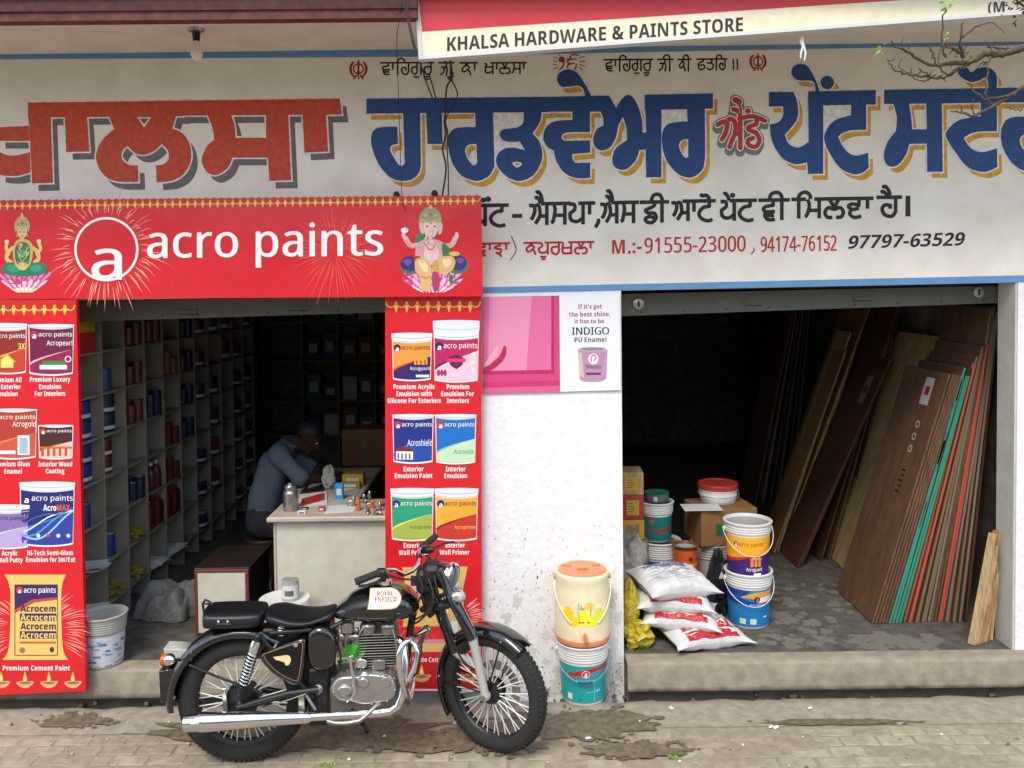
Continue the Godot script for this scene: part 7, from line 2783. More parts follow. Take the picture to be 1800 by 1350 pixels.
func counter_things() -> void:
	var h := 0.9905
	var p := G(511, 897, h)
	var t := thing("steel_flask", "shiny steel flask standing at the front left corner of the counter", "flask", p)
	var mb := MB.new()
	mb.lathe([Vector2(0, 0), Vector2(0.048, 0), Vector2(0.05, 0.004), Vector2(0.05, 0.115), Vector2(0.047, 0.13), Vector2(0.040, 0.137)], 28)
	local("flask_body", mb, M.steel, t)
	mb = MB.new()
	mb.lathe([Vector2(0.041, 0.136), Vector2(0.041, 0.165), Vector2(0.036, 0.172), Vector2(0.018, 0.175), Vector2(0.016, 0.186), Vector2(0, 0.188)], 24)
	local("lid", mb, M.steel, t)
	var flat := func(called: String, label: String, cat: String, q: Array, thick: float, mat: Material, up: float) -> void:
		var a := G(q[0], q[1], h + up)
		var b := G(q[2], q[3], h + up)
		var c := G(q[4], q[5], h + up)
		var d := b + c - a
		var m := MB.new()
		m.prism(PackedVector3Array([a + Vector3(0, thick, 0), b + Vector3(0, thick, 0), d + Vector3(0, thick, 0), c + Vector3(0, thick, 0)]), Vector3(0, -thick, 0), PackedVector2Array([Vector2(a.x, a.z), Vector2(b.x, b.z), Vector2(d.x, d.z), Vector2(c.x, c.z)]))
		single(called, m, mat, label, cat)
	flat.call("ledger", "white ledger under the red notebook, beside the steel flask", "book", [525, 893, 575, 886, 527, 872], 0.012, M.paper, 0.0)
	flat.call("notebook", "red notebook lying on the white ledger on the counter", "notebook", [529, 890, 570, 879, 530, 879], 0.01, M.box_red, 0.0125)
	flat.call("paper_sheet", "white sheet of paper near the counter's front edge", "paper", [570, 903, 622, 900, 578, 889], 0.002, M.paper, 0.0)
	flat.call("paper_sheet", "pale papers between the blue box and the ledger", "paper", [575, 885, 620, 880, 590, 868], 0.003, M.plastic_grey, 0.0)
	flat.call("paper_sheet", "stack of papers beside the seated person's arm", "paper", [541, 862, 572, 852, 556, 842], 0.02, M.plastic_grey, 0.0)
	flat.call("clipboard", "dark brown clipboard with papers behind the red notebook", "clipboard", [527, 868, 566, 866, 541, 855], 0.012, M.dark_wood, 0.0)
	flat.call("paper_sheet", "sheet on the counter under the yellow boxes", "paper", [600, 866, 630, 858, 604, 852], 0.003, M.paper, 0.0)
	for q in [["small_box", "little white box right of the steel flask", [530, 904, 14, 0.02, 0.03], "paper"], ["small_box", "small red box at the front of the counter, left of the white sheet", [565, 899, 11, 0.028, 0.03], "box_red"], ["blue_box", "upright bright blue box in the middle of the counter", [596, 879, 14, 0.115, 0.04], "box_blue"], ["yellow_box", "large yellow printed box at the back of the counter", [620, 855, 37, 0.09, 0.10], "box_yellow"], ["yellow_box", "flat yellow-green box in front of the large yellow one", [615, 859, 35, 0.045, 0.05], "tin_yellow"], ["small_box", "tiny black box between flask and notebook", [535, 896, 12, 0.012, 0.03], "black"]]:
		var pos := G(q[2][0], q[2][1], h)
		var w: float = q[2][2] * (EYE.z - pos.z) / FOCAL
		var o := thing(q[0], q[1], "box", pos)
		mb = MB.new()
		mb.bar(Vector3(-w / 2, 0, -q[2][4]), Vector3(w / 2, q[2][3], 0), 0.002)
		local("box_body", mb, M[q[3]], o)
		mb = MB.new()
		mb.bar(Vector3(-w * 0.3, q[2][3] * 0.3, 0.0002), Vector3(w * 0.3, q[2][3] * 0.7, 0.001))
		local("label", mb, M.paper if q[3] != "paper" else M.tin_blue, o)
	mb = MB.new()
	var bagp := G(578, 860, h)
	crush(mb, bagp + Vector3(0, 0.08, -0.02), Vector3(0.045, 0.085, 0.04), 71, 0.6)
	single("plastic_bag", mb, M.plastic_grey, "pale crumpled plastic bag standing on the counter left of the yellow boxes", "plastic bag")
	# pipe fittings heaped at the right end
	var r := RandomNumberGenerator.new()
	r.seed = 5
	for k in 9:
		var px: float = [622, 631, 640, 647, 655, 660, 668, 672, 650][k]
		var py: float = [890, 897, 884, 902, 893, 905, 898, 888, 879][k]
		var o := thing("pipe_fitting", ["steel tap", "brass elbow joint", "steel bib cock", "short steel nipple", "tall steel tap", "chrome pipe socket", "upright chrome shower tap", "pointed steel plug", "brass valve"][k] + " in the heap of fittings at the right end of the counter", "pipe fitting", G(px, py, h), "pipe fittings on the counter")
		o.rotation.y = r.randf() * 6.0
		mb = MB.new()
		var hh := r.randf_range(0.03, 0.075)
		mb.lathe([Vector2(0, 0), Vector2(0.016, 0), Vector2(0.017, 0.01), Vector2(0.011, 0.014), Vector2(0.010, hh * 0.6), Vector2(0.014, hh * 0.65), Vector2(0.014, hh * 0.8), Vector2(0.006, hh), Vector2(0, hh)], 14)
		local("fitting_body", mb, M.steel if k % 3 != 1 else M.amber, o)
		mb = MB.new()
		mb.tube([Vector3(0, hh * 0.5, 0), Vector3(0.03, hh * 0.55, 0), Vector3(0.042, hh * 0.4, 0), Vector3(0.043, hh * 0.2, 0)], 0.008, 8)
		local("spout", mb, M.steel, o)


# ---------- the person ----------
# bones are [from, to, radius, radius, colour]; their distances are joined smoothly and the surface is meshed
func body_mesh(mb: MB, bones: Array, cell: float, k: float) -> void:
	var lo := Vector3.ONE * 1e9
	var hi := -lo
	for b in bones:
		for e in 2:
			var r: Vector3 = Vector3.ONE * (b[2 + e] + cell * 3 + k)
			lo = lo.min(b[e] - r)
			hi = hi.max(b[e] + r)
	var n := Vector3i(((hi - lo) / cell).ceil()) + Vector3i.ONE
	var d := PackedFloat32Array()
	d.resize(n.x * n.y * n.z)
	d.fill(1.0)
	var who := PackedInt32Array()
	who.resize(d.size())
	var raw := d.duplicate()
	for bi in bones.size():
		var b = bones[bi]
		var reach := Vector3.ONE * (maxf(b[2], b[3]) + k + cell * 2)
		var a0 := Vector3i((((b[0] as Vector3).min(b[1]) - reach - lo) / cell).floor()).clamp(Vector3i.ZERO, n - Vector3i.ONE)
		var a1 := Vector3i((((b[0] as Vector3).max(b[1]) + reach - lo) / cell).ceil()).clamp(Vector3i.ZERO, n - Vector3i.ONE)
		var ab: Vector3 = b[1] - b[0]
		var ll := maxf(ab.length_squared(), 1e-9)
		for z in range(a0.z, a1.z + 1):
			for y in range(a0.y, a1.y + 1):
				for x in range(a0.x, a1.x + 1):
					var p := lo + Vector3(x, y, z) * cell
					var t := clampf((p - b[0]).dot(ab) / ll, 0.0, 1.0)
					var v: float = p.distance_to(b[0] + ab * t) - lerpf(b[2], b[3], t)
					var i := (z * n.y + y) * n.x + x
					if v < raw[i]:
						raw[i] = v
						who[i] = bi
					var h := maxf(k - absf(d[i] - v), 0.0) / k
					d[i] = minf(d[i], v) - h * h * k * 0.25
	var vert := {}
	var stride := [1, n.x, n.x * n.y]
	var corner := []
	for c in 8:
		corner.append((c & 1) * stride[0] + ((c >> 1) & 1) * stride[1] + ((c >> 2) & 1) * stride[2])
	for z in n.z - 1:
		for y in n.y - 1:
			for x in n.x - 1:
				var i := (z * n.y + y) * n.x + x
				var inside := 0
				for c in 8:
					if d[i + corner[c]] < 0.0:
						inside += 1
				if inside == 0 or inside == 8:
					continue
				var sum := Vector3.ZERO
				var m := 0
				for c in 8:
					for ax in 3:
						if (c >> ax) & 1:
							continue
						var e := c | (1 << ax)
						var d0 := d[i + corner[c]]
						var d1 := d[i + corner[e]]
						if (d0 < 0.0) != (d1 < 0.0):
							var p := Vector3(c & 1, (c >> 1) & 1, (c >> 2) & 1)
							p[ax] = d0 / (d0 - d1)
							sum += p
							m += 1
				vert[i] = lo + (Vector3(x, y, z) + sum / m) * cell
	mb.soft()
	for i in vert:
		for ax in 3:
			var j: int = i + stride[ax]
			if j >= d.size() or (d[i] < 0.0) == (d[j] < 0.0):
				continue
			var u: int = stride[(ax + 1) % 3]
			var w: int = stride[(ax + 2) % 3]
			if not (vert.has(i - u) and vert.has(i - w) and vert.has(i - u - w)):
				continue
			mb.tint(bones[who[i]][4])
			if d[i] < 0.0:
				mb.quad(vert[i], vert[i - w], vert[i - u - w], vert[i - u])
			else:
				mb.quad(vert[i], vert[i - u], vert[i - u - w], vert[i - w])


func person_at_counter() -> void:
	var t := thing("person", "person in a grey-blue short-sleeved shirt, seated and bent over the counter, writing", "person", Vector3(-1.9, FLOOR_Y, -1.32))
	var sh := hx("5b6670")
	var sk := hx("38241a")
	var tr := hx("23252b")
	var zc := -1.32
	var hip := Vector3(-1.915, 0.72, zc)
	var waist := Vector3(-1.895, 0.90, zc)
	var chest := Vector3(-1.815, 1.15, zc)
	var neck := Vector3(-1.695, 1.29, zc)
	var head := Vector3(-1.575, 1.33, zc - 0.03)
	var bones := [
		[hip + Vector3(0, 0, 0.07), hip - Vector3(0, 0, 0.07), 0.12, 0.12, tr], [hip + Vector3(0, 0.09, 0), waist, 0.125, 0.12, sh], [waist + Vector3(0, 0, 0.05), chest + Vector3(0, 0, 0.07), 0.115, 0.115, sh], [waist - Vector3(0, 0, 0.05), chest - Vector3(0, 0, 0.07), 0.115, 0.115, sh],
		[chest + Vector3(0.06, 0.1, 0.14), chest + Vector3(0.06, 0.1, -0.14), 0.075, 0.075, sh], [neck, head + Vector3(-0.03, -0.05, 0), 0.055, 0.052, sk]]
	var hands := []
	for s in [1.0, -1.0]:
		var shoulder := chest + Vector3(0.07, 0.09, 0.185 * s)
		var elbow := Vector3(-1.59, 1.065, zc + 0.16 * s)
		var wrist := Vector3(-1.38, 1.03, zc + (0.02 if s > 0 else -0.12))
		var cuff := shoulder.lerp(elbow, 0.92)
		bones.append_array([[shoulder, cuff, 0.066, 0.058, sh], [elbow, wrist, 0.042, 0.028, sk], [cuff, elbow, 0.044, 0.042, sk]])
		var knee := Vector3(-1.72, 0.64, zc + 0.12 * s)
		var ankle := Vector3(-1.79, 0.27, zc + 0.13 * s)
		bones.append_array([[hip + Vector3(0.02, -0.03, 0.08 * s), knee, 0.085, 0.062, tr], [knee, ankle, 0.06, 0.04, tr], [ankle + Vector3(0, -0.03, 0), ankle + Vector3(0.15, -0.045, 0.02 * s), 0.038, 0.03, hx("1b1512")]])
		hands.append([wrist, (wrist - elbow).normalized(), s])
	var mb := MB.new()
	body_mesh(mb, bones, 0.013, 0.045)
	# head with its own finer grid
	var f := (Vector3(0.75, -0.55, 0.1)).normalized()
	var up := (Vector3(0.55, 0.8, 0) - f * f.dot(Vector3(0.55, 0.8, 0))).normalized()
	var sd := f.cross(up)
	var hb := [[head - f * 0.015 + up * 0.025, head + f * 0.012 + up * 0.025, 0.082, 0.078, sk], [head + f * 0.045 - up * 0.05, head + f * 0.05 - up * 0.075, 0.048, 0.034, sk], [head + f * 0.083 + up * 0.015, head + f * 0.107 - up * 0.022, 0.009, 0.014, sk], [head + f * 0.078 - up * 0.052 + sd * 0.016, head + f * 0.078 - up * 0.052 - sd * 0.016, 0.008, 0.008, hx("5a3228")], [head - up * 0.03, neck, 0.052, 0.055, sk]]
	for s in [1.0, -1.0]:
		hb.append([head + sd * 0.08 * s + up * 0.02, head + sd * 0.084 * s - up * 0.025, 0.017, 0.011, sk])
		hb.append([head + f * 0.07 + up * 0.038 + sd * 0.02 * s, head + f * 0.066 + up * 0.036 + sd * 0.045 * s, 0.010, 0.008, sk])
	body_mesh(mb, hb, 0.006, 0.022)
	for h in hands:
		var wr: Vector3 = h[0]
		var dir: Vector3 = h[1]
		var across: Vector3 = Vector3(0, 0, 1) * h[2]
		var palm: Vector3 = wr + dir * 0.075
		var fb := [[wr, palm + across * 0.025, 0.026, 0.014, sk], [wr, palm - across * 0.02, 0.026, 0.014, sk]]
		for k in 4:
			var root: Vector3 = palm + across * (0.03 - 0.02 * k)
			var l: float = [0.034, 0.04, 0.043, 0.036][3 - k]
			var mid: Vector3 = root + dir * l + Vector3(0, 0.006, 0)
			fb.append([root, mid, 0.0095, 0.0085, sk])
			fb.append([mid, mid + dir * l * 0.6 + Vector3(0, -0.022, 0), 0.0085, 0.007, sk])
		var th: Vector3 = wr + dir * 0.03 - across * 0.024
		fb.append([th, th + dir * 0.035 - across * 0.024, 0.012, 0.0095, sk])
		fb.append([th + dir * 0.035 - across * 0.024, th + dir * 0.065 - across * 0.02 - Vector3(0, 0.008, 0), 0.0095, 0.008, sk])
		body_mesh(mb, fb, 0.0055, 0.008)
	var body := part("body", mb, M.clothing, t)
	mb = MB.new()
	for s in [1.0, -1.0]:
		var e: Vector3 = head + f * 0.079 + up * 0.018 + sd * 0.032 * s
		mb.tint(hx("d8d2c8"))
		mb.ball(e, Vector3.ONE * 0.0095, 10)
		mb.tint(hx("1a120e"))
		mb.ball(e + f * 0.008, Vector3.ONE * 0.005, 8)
	part("eyes", mb, M.paint, body)
	mb = MB.new()
	crumple(mb, head - f * 0.022 + up * 0.048, Vector3(0.098, 0.082, 0.093), 8, 0.12, 0.0, 2.0, false)
	part("hair", mb, M.hair, body)
	mb = MB.new()
	var collar := []
	for k in 13:
		var an := TAU * k / 12
		collar.append(neck + Vector3(-0.01 + cos(an) * 0.062, 0.012 - cos(an) * 0.03, sin(an) * 0.066))
	mb.tube(collar, 0.012, 8, false)
	part("collar", mb, M.shirt, body)
	var st := thing("stool", "dark stool under the seated person, in the shade beside the counter", "stool", Vector3(-1.915, FLOOR_Y, zc))
	mb = MB.new()
	mb.lathe([Vector2(0, 0.40), Vector2(0.15, 0.40), Vector2(0.16, 0.39), Vector2(0.16, 0.37), Vector2(0, 0.365)], 28)
	local("seat", mb, M.dark_wood, st)
	for k in 4:
		var an := PI / 4 + k * PI / 2
		mb = MB.new()
		mb.tube([Vector3(sin(an) * 0.11, 0.37, cos(an) * 0.11), Vector3(sin(an) * 0.16, 0, cos(an) * 0.16)], 0.014, 8)
		local("leg", mb, M.dark_wood, st)
	var pen := MB.new()
	pen.tube([Vector3(-1.285, 1.0, zc + 0.03), Vector3(-1.312, 1.075, zc + 0.03)], 0.004, 6)
	single("pen", pen, M.tin_blue, "blue pen in the hand of the seated person", "pen")


# ---------- the right shop ----------
# a filled sack lying on its side: place of (u, v) on its upper or lower face
func sack_at(size: Vector3, u: float, v: float, side: float, n: FastNoiseLite) -> Vector3:
	var pinch := 1.0 - 0.10 * (1.0 - pow(absf(u), 4.0)) * pow(absf(v), 8.0) - 0.06 * pow(absf(v), 2.0) * (1.0 - absf(u))
	var ear := 0.13 * pow(absf(u), 6.0) * pow(absf(v), 6.0)
	var thick := pow(maxf(1.0 - pow(absf(u), 3.2), 0.0), 0.55) * pow(maxf(1.0 - pow(absf(v), 3.2), 0.0), 0.55)
	var wob := 0.28 * n.get_noise_2d(u * 1.6 + side * 4.0, v * 1.6) + 0.16 * n.get_noise_2d(u * 4.0 + v * 2.0, v * 6.0 + side * 9.0) - 0.14 * absf(n.get_noise_2d(u * 3.0 + 11.0, v * 2.0 - u * 2.0))
	return Vector3(u * size.x / 2 * (1.0 + ear), side * size.y / 2 * thick * (1.0 + wob) + 0.05 * size.y * n.get_noise_2d(u * 2.2, v * 2.2 + 30.0), v * size.z / 2 * pinch * (1.0 + ear))


func sack(label: String, at: Vector3, size: Vector3, turn: Basis, s: int, art: Art) -> void:
	var t := thing("filled_sack", label, "sack", at, "white sacks stacked by the pier")
	var n := FastNoiseLite.new()
	n.seed = s
	n.frequency = 1.0
	var mb := MB.new()
	for side in [1.0, -1.0]:
		var rows := []
		for i in 31:
			var row := []
			for k in 31:
				row.append(turn * sack_at(size, i / 15.0 - 1.0, k / 15.0 - 1.0, side, n))
			rows.append(row)
		mb.grid(rows)
	local("sack_body", mb, M.sack_white, t)
	mb = MB.new()
	art.lay(mb, func(p: Vector2, layer: float) -> Vector3: return turn * (sack_at(size, p.x, p.y, 1.0, n) + Vector3(0, 0.0025 + layer * 0.0006, 0)), 0.08)
	local("print", mb, M.print, t)


func carton(called: String, label: String, at: Vector3, size: Vector3, turn: float, mat: Material, tape: Material, labels := []) -> void:
	var t := thing(called, label, "carton", at)
	t.rotation.y = turn
	var mb := MB.new()
	mb.box(Vector3(0, size.y / 2, 0), size, 0.004)
	local("carton_body", mb, mat, t)
	if tape:
		mb = MB.new()
		mb.bar(Vector3(-size.x / 2, size.y + 0.0003, -0.025), Vector3(size.x / 2, size.y + 0.001, 0.025))
		mb.bar(Vector3(size.x / 2 + 0.0003, size.y * 0.6, -0.025), Vector3(size.x / 2 + 0.001, size.y, 0.025))
		local("tape", mb, tape, t)
	for l in labels:
		mb = MB.new()
		mb.bar(Vector3(l[0], l[1], size.z / 2 + 0.0003), Vector3(l[2], l[3], size.z / 2 + 0.0012))
		var lb := local("paper_label", mb, M[l[4]], t)
		mb = MB.new()
		var k := 0
		while k < 4:
			var y := lerpf(l[3], l[1], 0.2 + 0.18 * k)
			mb.bar(Vector3(lerpf(l[0], l[2], 0.12), y - 0.004, size.z / 2 + 0.0013), Vector3(lerpf(l[0], l[2], 0.5 + 0.1 * (k % 3)), y, size.z / 2 + 0.0018))
			k += 1
		local("label_print", mb, M.black if l[4] != "black" else M.paper, lb)


# a board standing on the floor and leaning to the right
func board(label: String, xb: float, xt: float, top: float, zf: float, wide: float, thick: float, mat: Material, group: String, rise := 0.0) -> Node3D:
	var t := thing("board_sheet", label, "board", Vector3(xb, FLOOR_Y, zf - wide / 2), group)
	var mb := MB.new()
	var a := Vector3(0, 0.001 + rise + thick * 0.3, 0)
	var b := Vector3(xt - xb, top - FLOOR_Y, 0)
	mb.beam(a, b, wide, thick, Vector3(0, 0, 1), 0.001)
	var edged := mat.resource_name.begins_with("edge_") and group == "boards of the front leaning stack"
	local("sheet", mb, M.ply_brown if edged else mat, t)
	if edged:
		# the layers of another colour show on the edges
		mb = MB.new()
		var d := (b - a).normalized()
		mb.beam(a + Vector3(0, 0, wide / 2 + 0.0012), b + Vector3(0, 0, wide / 2 + 0.0012), 0.002, thick * 0.98, Vector3(0, 0, 1))
		mb.beam(b, b + d * 0.002, wide, thick * 0.98, Vector3(0, 0, 1))
		local("edge", mb, mat, t)
	return t


func right_shop() -> void:
	var mb: MB
	# pails
	var at := Vector3((1313.0 - 900.0) / FOCAL * 5.71, FLOOR_Y + 0.001, -0.54)
	var t := thing("paint_pail", "white pail with blue label, lower of the two stacked on the right shop floor", "bucket", at, "stacked paint pails")
	pail(t, 0.130, 0.150, 0.365, "blue", M.plastic_white, 0.015, 0.262, M.plastic_grey)
	at.y += 0.335
	t = thing("paint_pail", "white pail with yellow and purple label, upper of the two stacked", "bucket", at + Vector3(-0.004, 0, 0.002), "stacked paint pails")
	pail(t, 0.130, 0.150, 0.365, "yellow_purple", M.plastic_white, 0.015, 0.278, M.plastic_grey, 1, -0.05)
	# pails further back
	at = Vector3((1157.0 - 900.0) / FOCAL * 6.15, FLOOR_Y, -1.0)
	carton("carton", "low brown carton under the navy pail", at, Vector3(0.34, 0.075, 0.34), 0.1, M.carton, null)
	t = thing("paint_pail", "white pail with navy label under the dark teal pail, left of the right shop", "bucket", at + Vector3(0, 0.076, 0))
	pail(t, 0.128, 0.145, 0.36, "navy", M.plastic_white, 0.015, 0.23, M.plastic_grey)
	t = thing("paint_pail", "smaller pail with dark teal label standing on the navy-labelled pail", "bucket", at + Vector3(-0.02, 0.437, 0))
	pail(t, 0.102, 0.115, 0.28, "teal_dark", M.plastic_white, 0.01, 0.185, M.plastic_grey, 0)
	t = thing("paint_tin", "flat teal tin with green and red print, topmost on the dark teal pail", "tin", at + Vector3(-0.02, 0.718, 0))
	lidded_tin(t, 0.09, 0.06, M.tin_teal, M.tin_green)
	for k in 4:
		mb = MB.new()
		mb.lathe([Vector2(0.0906, 0.012), Vector2(0.0906, 0.045)], 6, Transform3D.IDENTITY, -0.9 + k * 0.5, -0.6 + k * 0.5)
		local("label_print", mb, [M.box_red, M.tin_white, M.box_red, M.tin_green][k], t)
	at = Vector3((1203.0 - 900.0) / FOCAL * 5.95, FLOOR_Y, -0.80)
	carton("carton", "brown carton under the orange tin behind the white sacks", at, Vector3(0.26, 0.235, 0.26), -0.1, M.carton, null)
	t = thing("paint_tin", "orange printed tin with grey lid behind the topmost sack", "tin", at + Vector3(0, 0.236, 0))
	pail(t, 0.082, 0.084, 0.22, "orange", M.tin_orange, 0.008, 0.19, M.plastic_grey, 0)
	at = Vector3((1252.0 - 900.0) / FOCAL * 6.15, FLOOR_Y, -1.0)
	t = thing("plastic_drum", "grey-white plastic drum under the brown printed carton", "drum", at)
	pail(t, 0.14, 0.15, 0.42, "", M.plastic_grey, 0.02, 0.3, M.plastic_grey, 0)
	carton("carton", "brown carton with green and white labels carrying a red-lidded pail", Vector3(1.50, FLOOR_Y + 0.425, -1.02), Vector3(0.42, 0.26, 0.34), 0.16, M.carton, M.edge_brown, [[-0.10, 0.07, -0.02, 0.16, "tin_green"], [0.0, 0.08, 0.09, 0.2, "paper"], [0.095, 0.1, 0.15, 0.21, "paper"]])
	t = thing("paint_pail", "short white pail with a bright red lid on the brown carton", "bucket", Vector3(1.50, FLOOR_Y + 0.688, -1.08))
	mb = MB.new()
	mb.lathe([Vector2(0, 0), Vector2(0.125, 0), Vector2(0.128, 0.01), Vector2(0.134, 0.05), Vector2(0.139, 0.055), Vector2(0.136, 0.062), Vector2(0.138, 0.085), Vector2(0.143, 0.09), Vector2(0.14, 0.1)], 36)
	local("pail_body", mb, M.plastic_white, t)
	mb = MB.new()
	mb.lathe([Vector2(0.141, 0.096), Vector2(0.146, 0.1), Vector2(0.146, 0.13), Vector2(0.14, 0.137), Vector2(0.128, 0.137), Vector2(0.122, 0.13), Vector2(0, 0.13)], 36)
	local("lid", mb, M.box_red, t)
	mb = MB.new()
	var pts := []
	for k in 17:
		var an := PI * k / 16.0
		pts.append(Vector3(-cos(an) * 0.15, 0.08 - sin(an) * 0.065, sin(an) * 0.148))
	mb.tube(pts, 0.003, 6)
	local("handle", mb, M.wire_steel, t)
	mb = MB.new()
	mb.bar(Vector3(1.20, FLOOR_Y + 0.689, -0.98), Vector3(1.47, FLOOR_Y + 0.692, -0.80))
	single("paper_sheet", mb, M.paper, "white sheet of card jutting out on the brown carton before the red-lidded pail", "paper")
	# cartons at the left
	for q in [["tan", "topmost of three by the pier edge", 0.98, "ply_light", 0.16], ["red", "between the tan one and the yellow one", 0.80, "box_red", 0.178], ["yellow", "lowest of three by the pier edge", 0.66, "box_yellow", 0.138]]:
		carton("printed_carton", "small %s carton, %s" % [q[0], q[1]], Vector3(0.83, q[2], -0.98), Vector3(0.19, q[4], 0.22), 0.06 - q[2] * 0.1, M[q[3]], null, [[-0.03, q[4] * 0.2, 0.06, q[4] * 0.8, "box_yellow" if q[0] == "red" else ("ply_light" if q[0] == "yellow" else "box_yellow")]])
	carton("carton", "plain brown carton in the shade beneath the small printed cartons", Vector3(0.83, FLOOR_Y, -0.98), Vector3(0.24, 0.468, 0.26), 0.0, M.carton, null)
	# soft bags
	mb = MB.new()
	crumple(mb, Vector3(0.755, FLOOR_Y + 0.27, -0.58), Vector3(0.12, 0.29, 0.16), 22, 0.4, 0.2, 2.6)
	single("cloth_bag", mb, M.sack_beige, "tall beige cloth bag against the pier edge behind the yellow bag", "bag")
	mb = MB.new()
	crush(mb, Vector3(0.73, FLOOR_Y + 0.20, -0.24), Vector3(0.055, 0.19, 0.07), 23, 0.42)
	single("plastic_bag", mb, M.sack_yellow, "upright yellow plastic bag squeezed against the pier edge", "plastic bag")
	mb = MB.new()
	crush(mb, Vector3(0.765, FLOOR_Y + 0.075, -0.16), Vector3(0.085, 0.08, 0.075), 24, 0.8)
	single("plastic_bag", mb, M.sack_yellow, "crumpled empty yellow bag on the floor at the right step's left end", "plastic bag")
	mb = MB.new()
	crush(mb, Vector3(1.42, FLOOR_Y + 0.2, -0.70), Vector3(0.10, 0.21, 0.09), 25, 0.6)
	single("film_bundle", mb, M.black_film, "bundle wrapped in shiny black film beside the stacked pails", "bundle")
	# sacks
	var red := hx("b3202a")
	for q in [["bottom sack of the white stack, its red print half hidden", Vector3(1.185, 0.06, -0.24), 0.30, 61, 0.50], ["third sack down in the white stack, with a red band", Vector3(1.06, 0.155, -0.30), -0.16, 62, 0.46], ["second sack down in the white stack, with a red panel", Vector3(1.02, 0.25, -0.34), -0.05, 63, 0.46], ["topmost white sack with purple and grey printed lines", Vector3(1.02, 0.355, -0.34), 0.32, 64, 0.46]]:
		var a := Art.new()
		if q[3] != 64:
			a.rect(-0.72, -0.12, 0.75, 0.42, red, 0.0)
			a.rect(-0.7, 0.66, 0.72, 0.9, red, 0.6)
			a.oval(0.5, 0.14, 0.13, 0.2, hx("efe6e2"), 1.0)
			a.oval(0.5, 0.14, 0.07, 0.11, red, 2.0)
			a.rect(-0.6, 0.0, 0.1, 0.06, hx("efe6e2"), 1.0)
			a.rect(-0.6, 0.16, -0.1, 0.21, hx("efe6e2"), 1.0)
			a.rect(-0.7, 0.55, 0.6, 0.62, red, 0.5)
		else:
			a.rect(-0.75, -0.62, 0.55, -0.28, hx("6a6484"), 0.0)
			for k in 6:
				a.rect(-0.7, -0.16 + k * 0.13, 0.75 - 0.1 * (k % 3), -0.14 + k * 0.13, hx("8f92a4"), 0.5)
		var tilt := 0.1 if q[3] == 64 else 0.04
		sack(q[0], q[1] + Vector3(0, FLOOR_Y + 0.002, 0), Vector3(q[4], 0.135 if q[3] < 64 else 0.16, 0.38), Basis(Vector3.UP, q[2]) * Basis(Vector3.RIGHT, tilt + 0.03) * Basis(Vector3.BACK, -0.05), q[3], a)
	# boards, front stack
	var kinds := []
	for s in ["brown ply_brown 5", "teal-edged edge_teal 4", "dark brown ply_dark 1", "red-edged edge_red 3", "light brown edge_brown 1", "grey edge_grey 1", "light brown edge_brown 1", "grey edge_grey 2", "brown ply_brown 2", "red-edged edge_red 2", "grey edge_grey 2", "brown edge_brown 1", "grey edge_grey 2", "dark brown ply_dark 2"]:
		var w: PackedStringArray = s.split(" ")
		var count := int(w[-1])
		for i in count:
			kinds.append([" ".join(w.slice(0, w.size() - 2)), w[w.size() - 2], i, count])
	var k := 0
	var n := kinds.size()
	var seen := {}
	var ord := {}
	for kd in kinds:
		ord[kd[0]] = int(ord.get(kd[0], 0)) + 1
	for kd in kinds:
		seen[kd[0]] = int(seen.get(kd[0], 0)) + 1
		var u := float(k) / (n - 1)
		var bx: float = 2.385 + 0.63 * u
		var tx: float = lerpf(2.90, 3.235, pow(u, 0.8))
		var top := 1.86 + 0.04 * sin(k * 2.3) + (0.16 * clampf((u - 0.35) / 0.3, 0, 1)) + (0.25 if u > 0.8 else 0.0)
		if kd[1] == "ply_brown" and k < 5:
			top = 1.86 - 0.003 * k
		var zf := -0.475 - 0.03 * absf(sin(k * 1.7)) * (0.0 if k < 9 else 1.0)
		var name_it: String = "%s board, front leaning stack, %s from left of %d such" % [kd[0], NTH[mini(seen[kd[0]] - 1, 10)], ord[kd[0]]]
		var b := board(name_it, bx, tx, top, zf, 0.62, 0.0145, M[kd[1]], "boards of the front leaning stack")
		if k == 0:
			# white stickers and stencil on the visible face
			var dir := Vector3(tx - bx, top - FLOOR_Y, 0).normalized()
			var out := Vector3(-dir.y, dir.x, 0)
			var len := Vector2(tx - bx, top - FLOOR_Y).length()
			var a := Art.new()
			a.rect(0.05, len * 0.86, 0.17, len * 0.97, hx("b9b4aa"), 0.0)
			a.rect(0.08, len * 0.90, 0.14, len * 0.935, hx("9a2a30"), 1.0)
			for e in 3:
				a.ring(0.1, len * (0.68 + 0.05 * e), 0.022, 0.008, hx("c2bdb2"), 0.5, 0, TAU, 14)
			for e in 5:
				a.rect(0.07, len * (0.5 + 0.022 * e), 0.13 - 0.02 * (e % 2), len * (0.508 + 0.022 * e), hx("2a1a14"), 0.5)
			mb = MB.new()
			a.lay(mb, func(p: Vector2, layer: float) -> Vector3: return dir * p.y + out * (0.0078 + layer * 0.0005) + Vector3(0, 0, 0.62 / 2 - p.x - 0.1))
			local("print", mb, M.print, b)
		k += 1
	# plywood panel standing behind the front stack
	board("light plywood panel sticking up behind the teal-edged boards", 2.62, 3.20, 2.06, -0.80, 1.1, 0.012, M.ply_light, "")
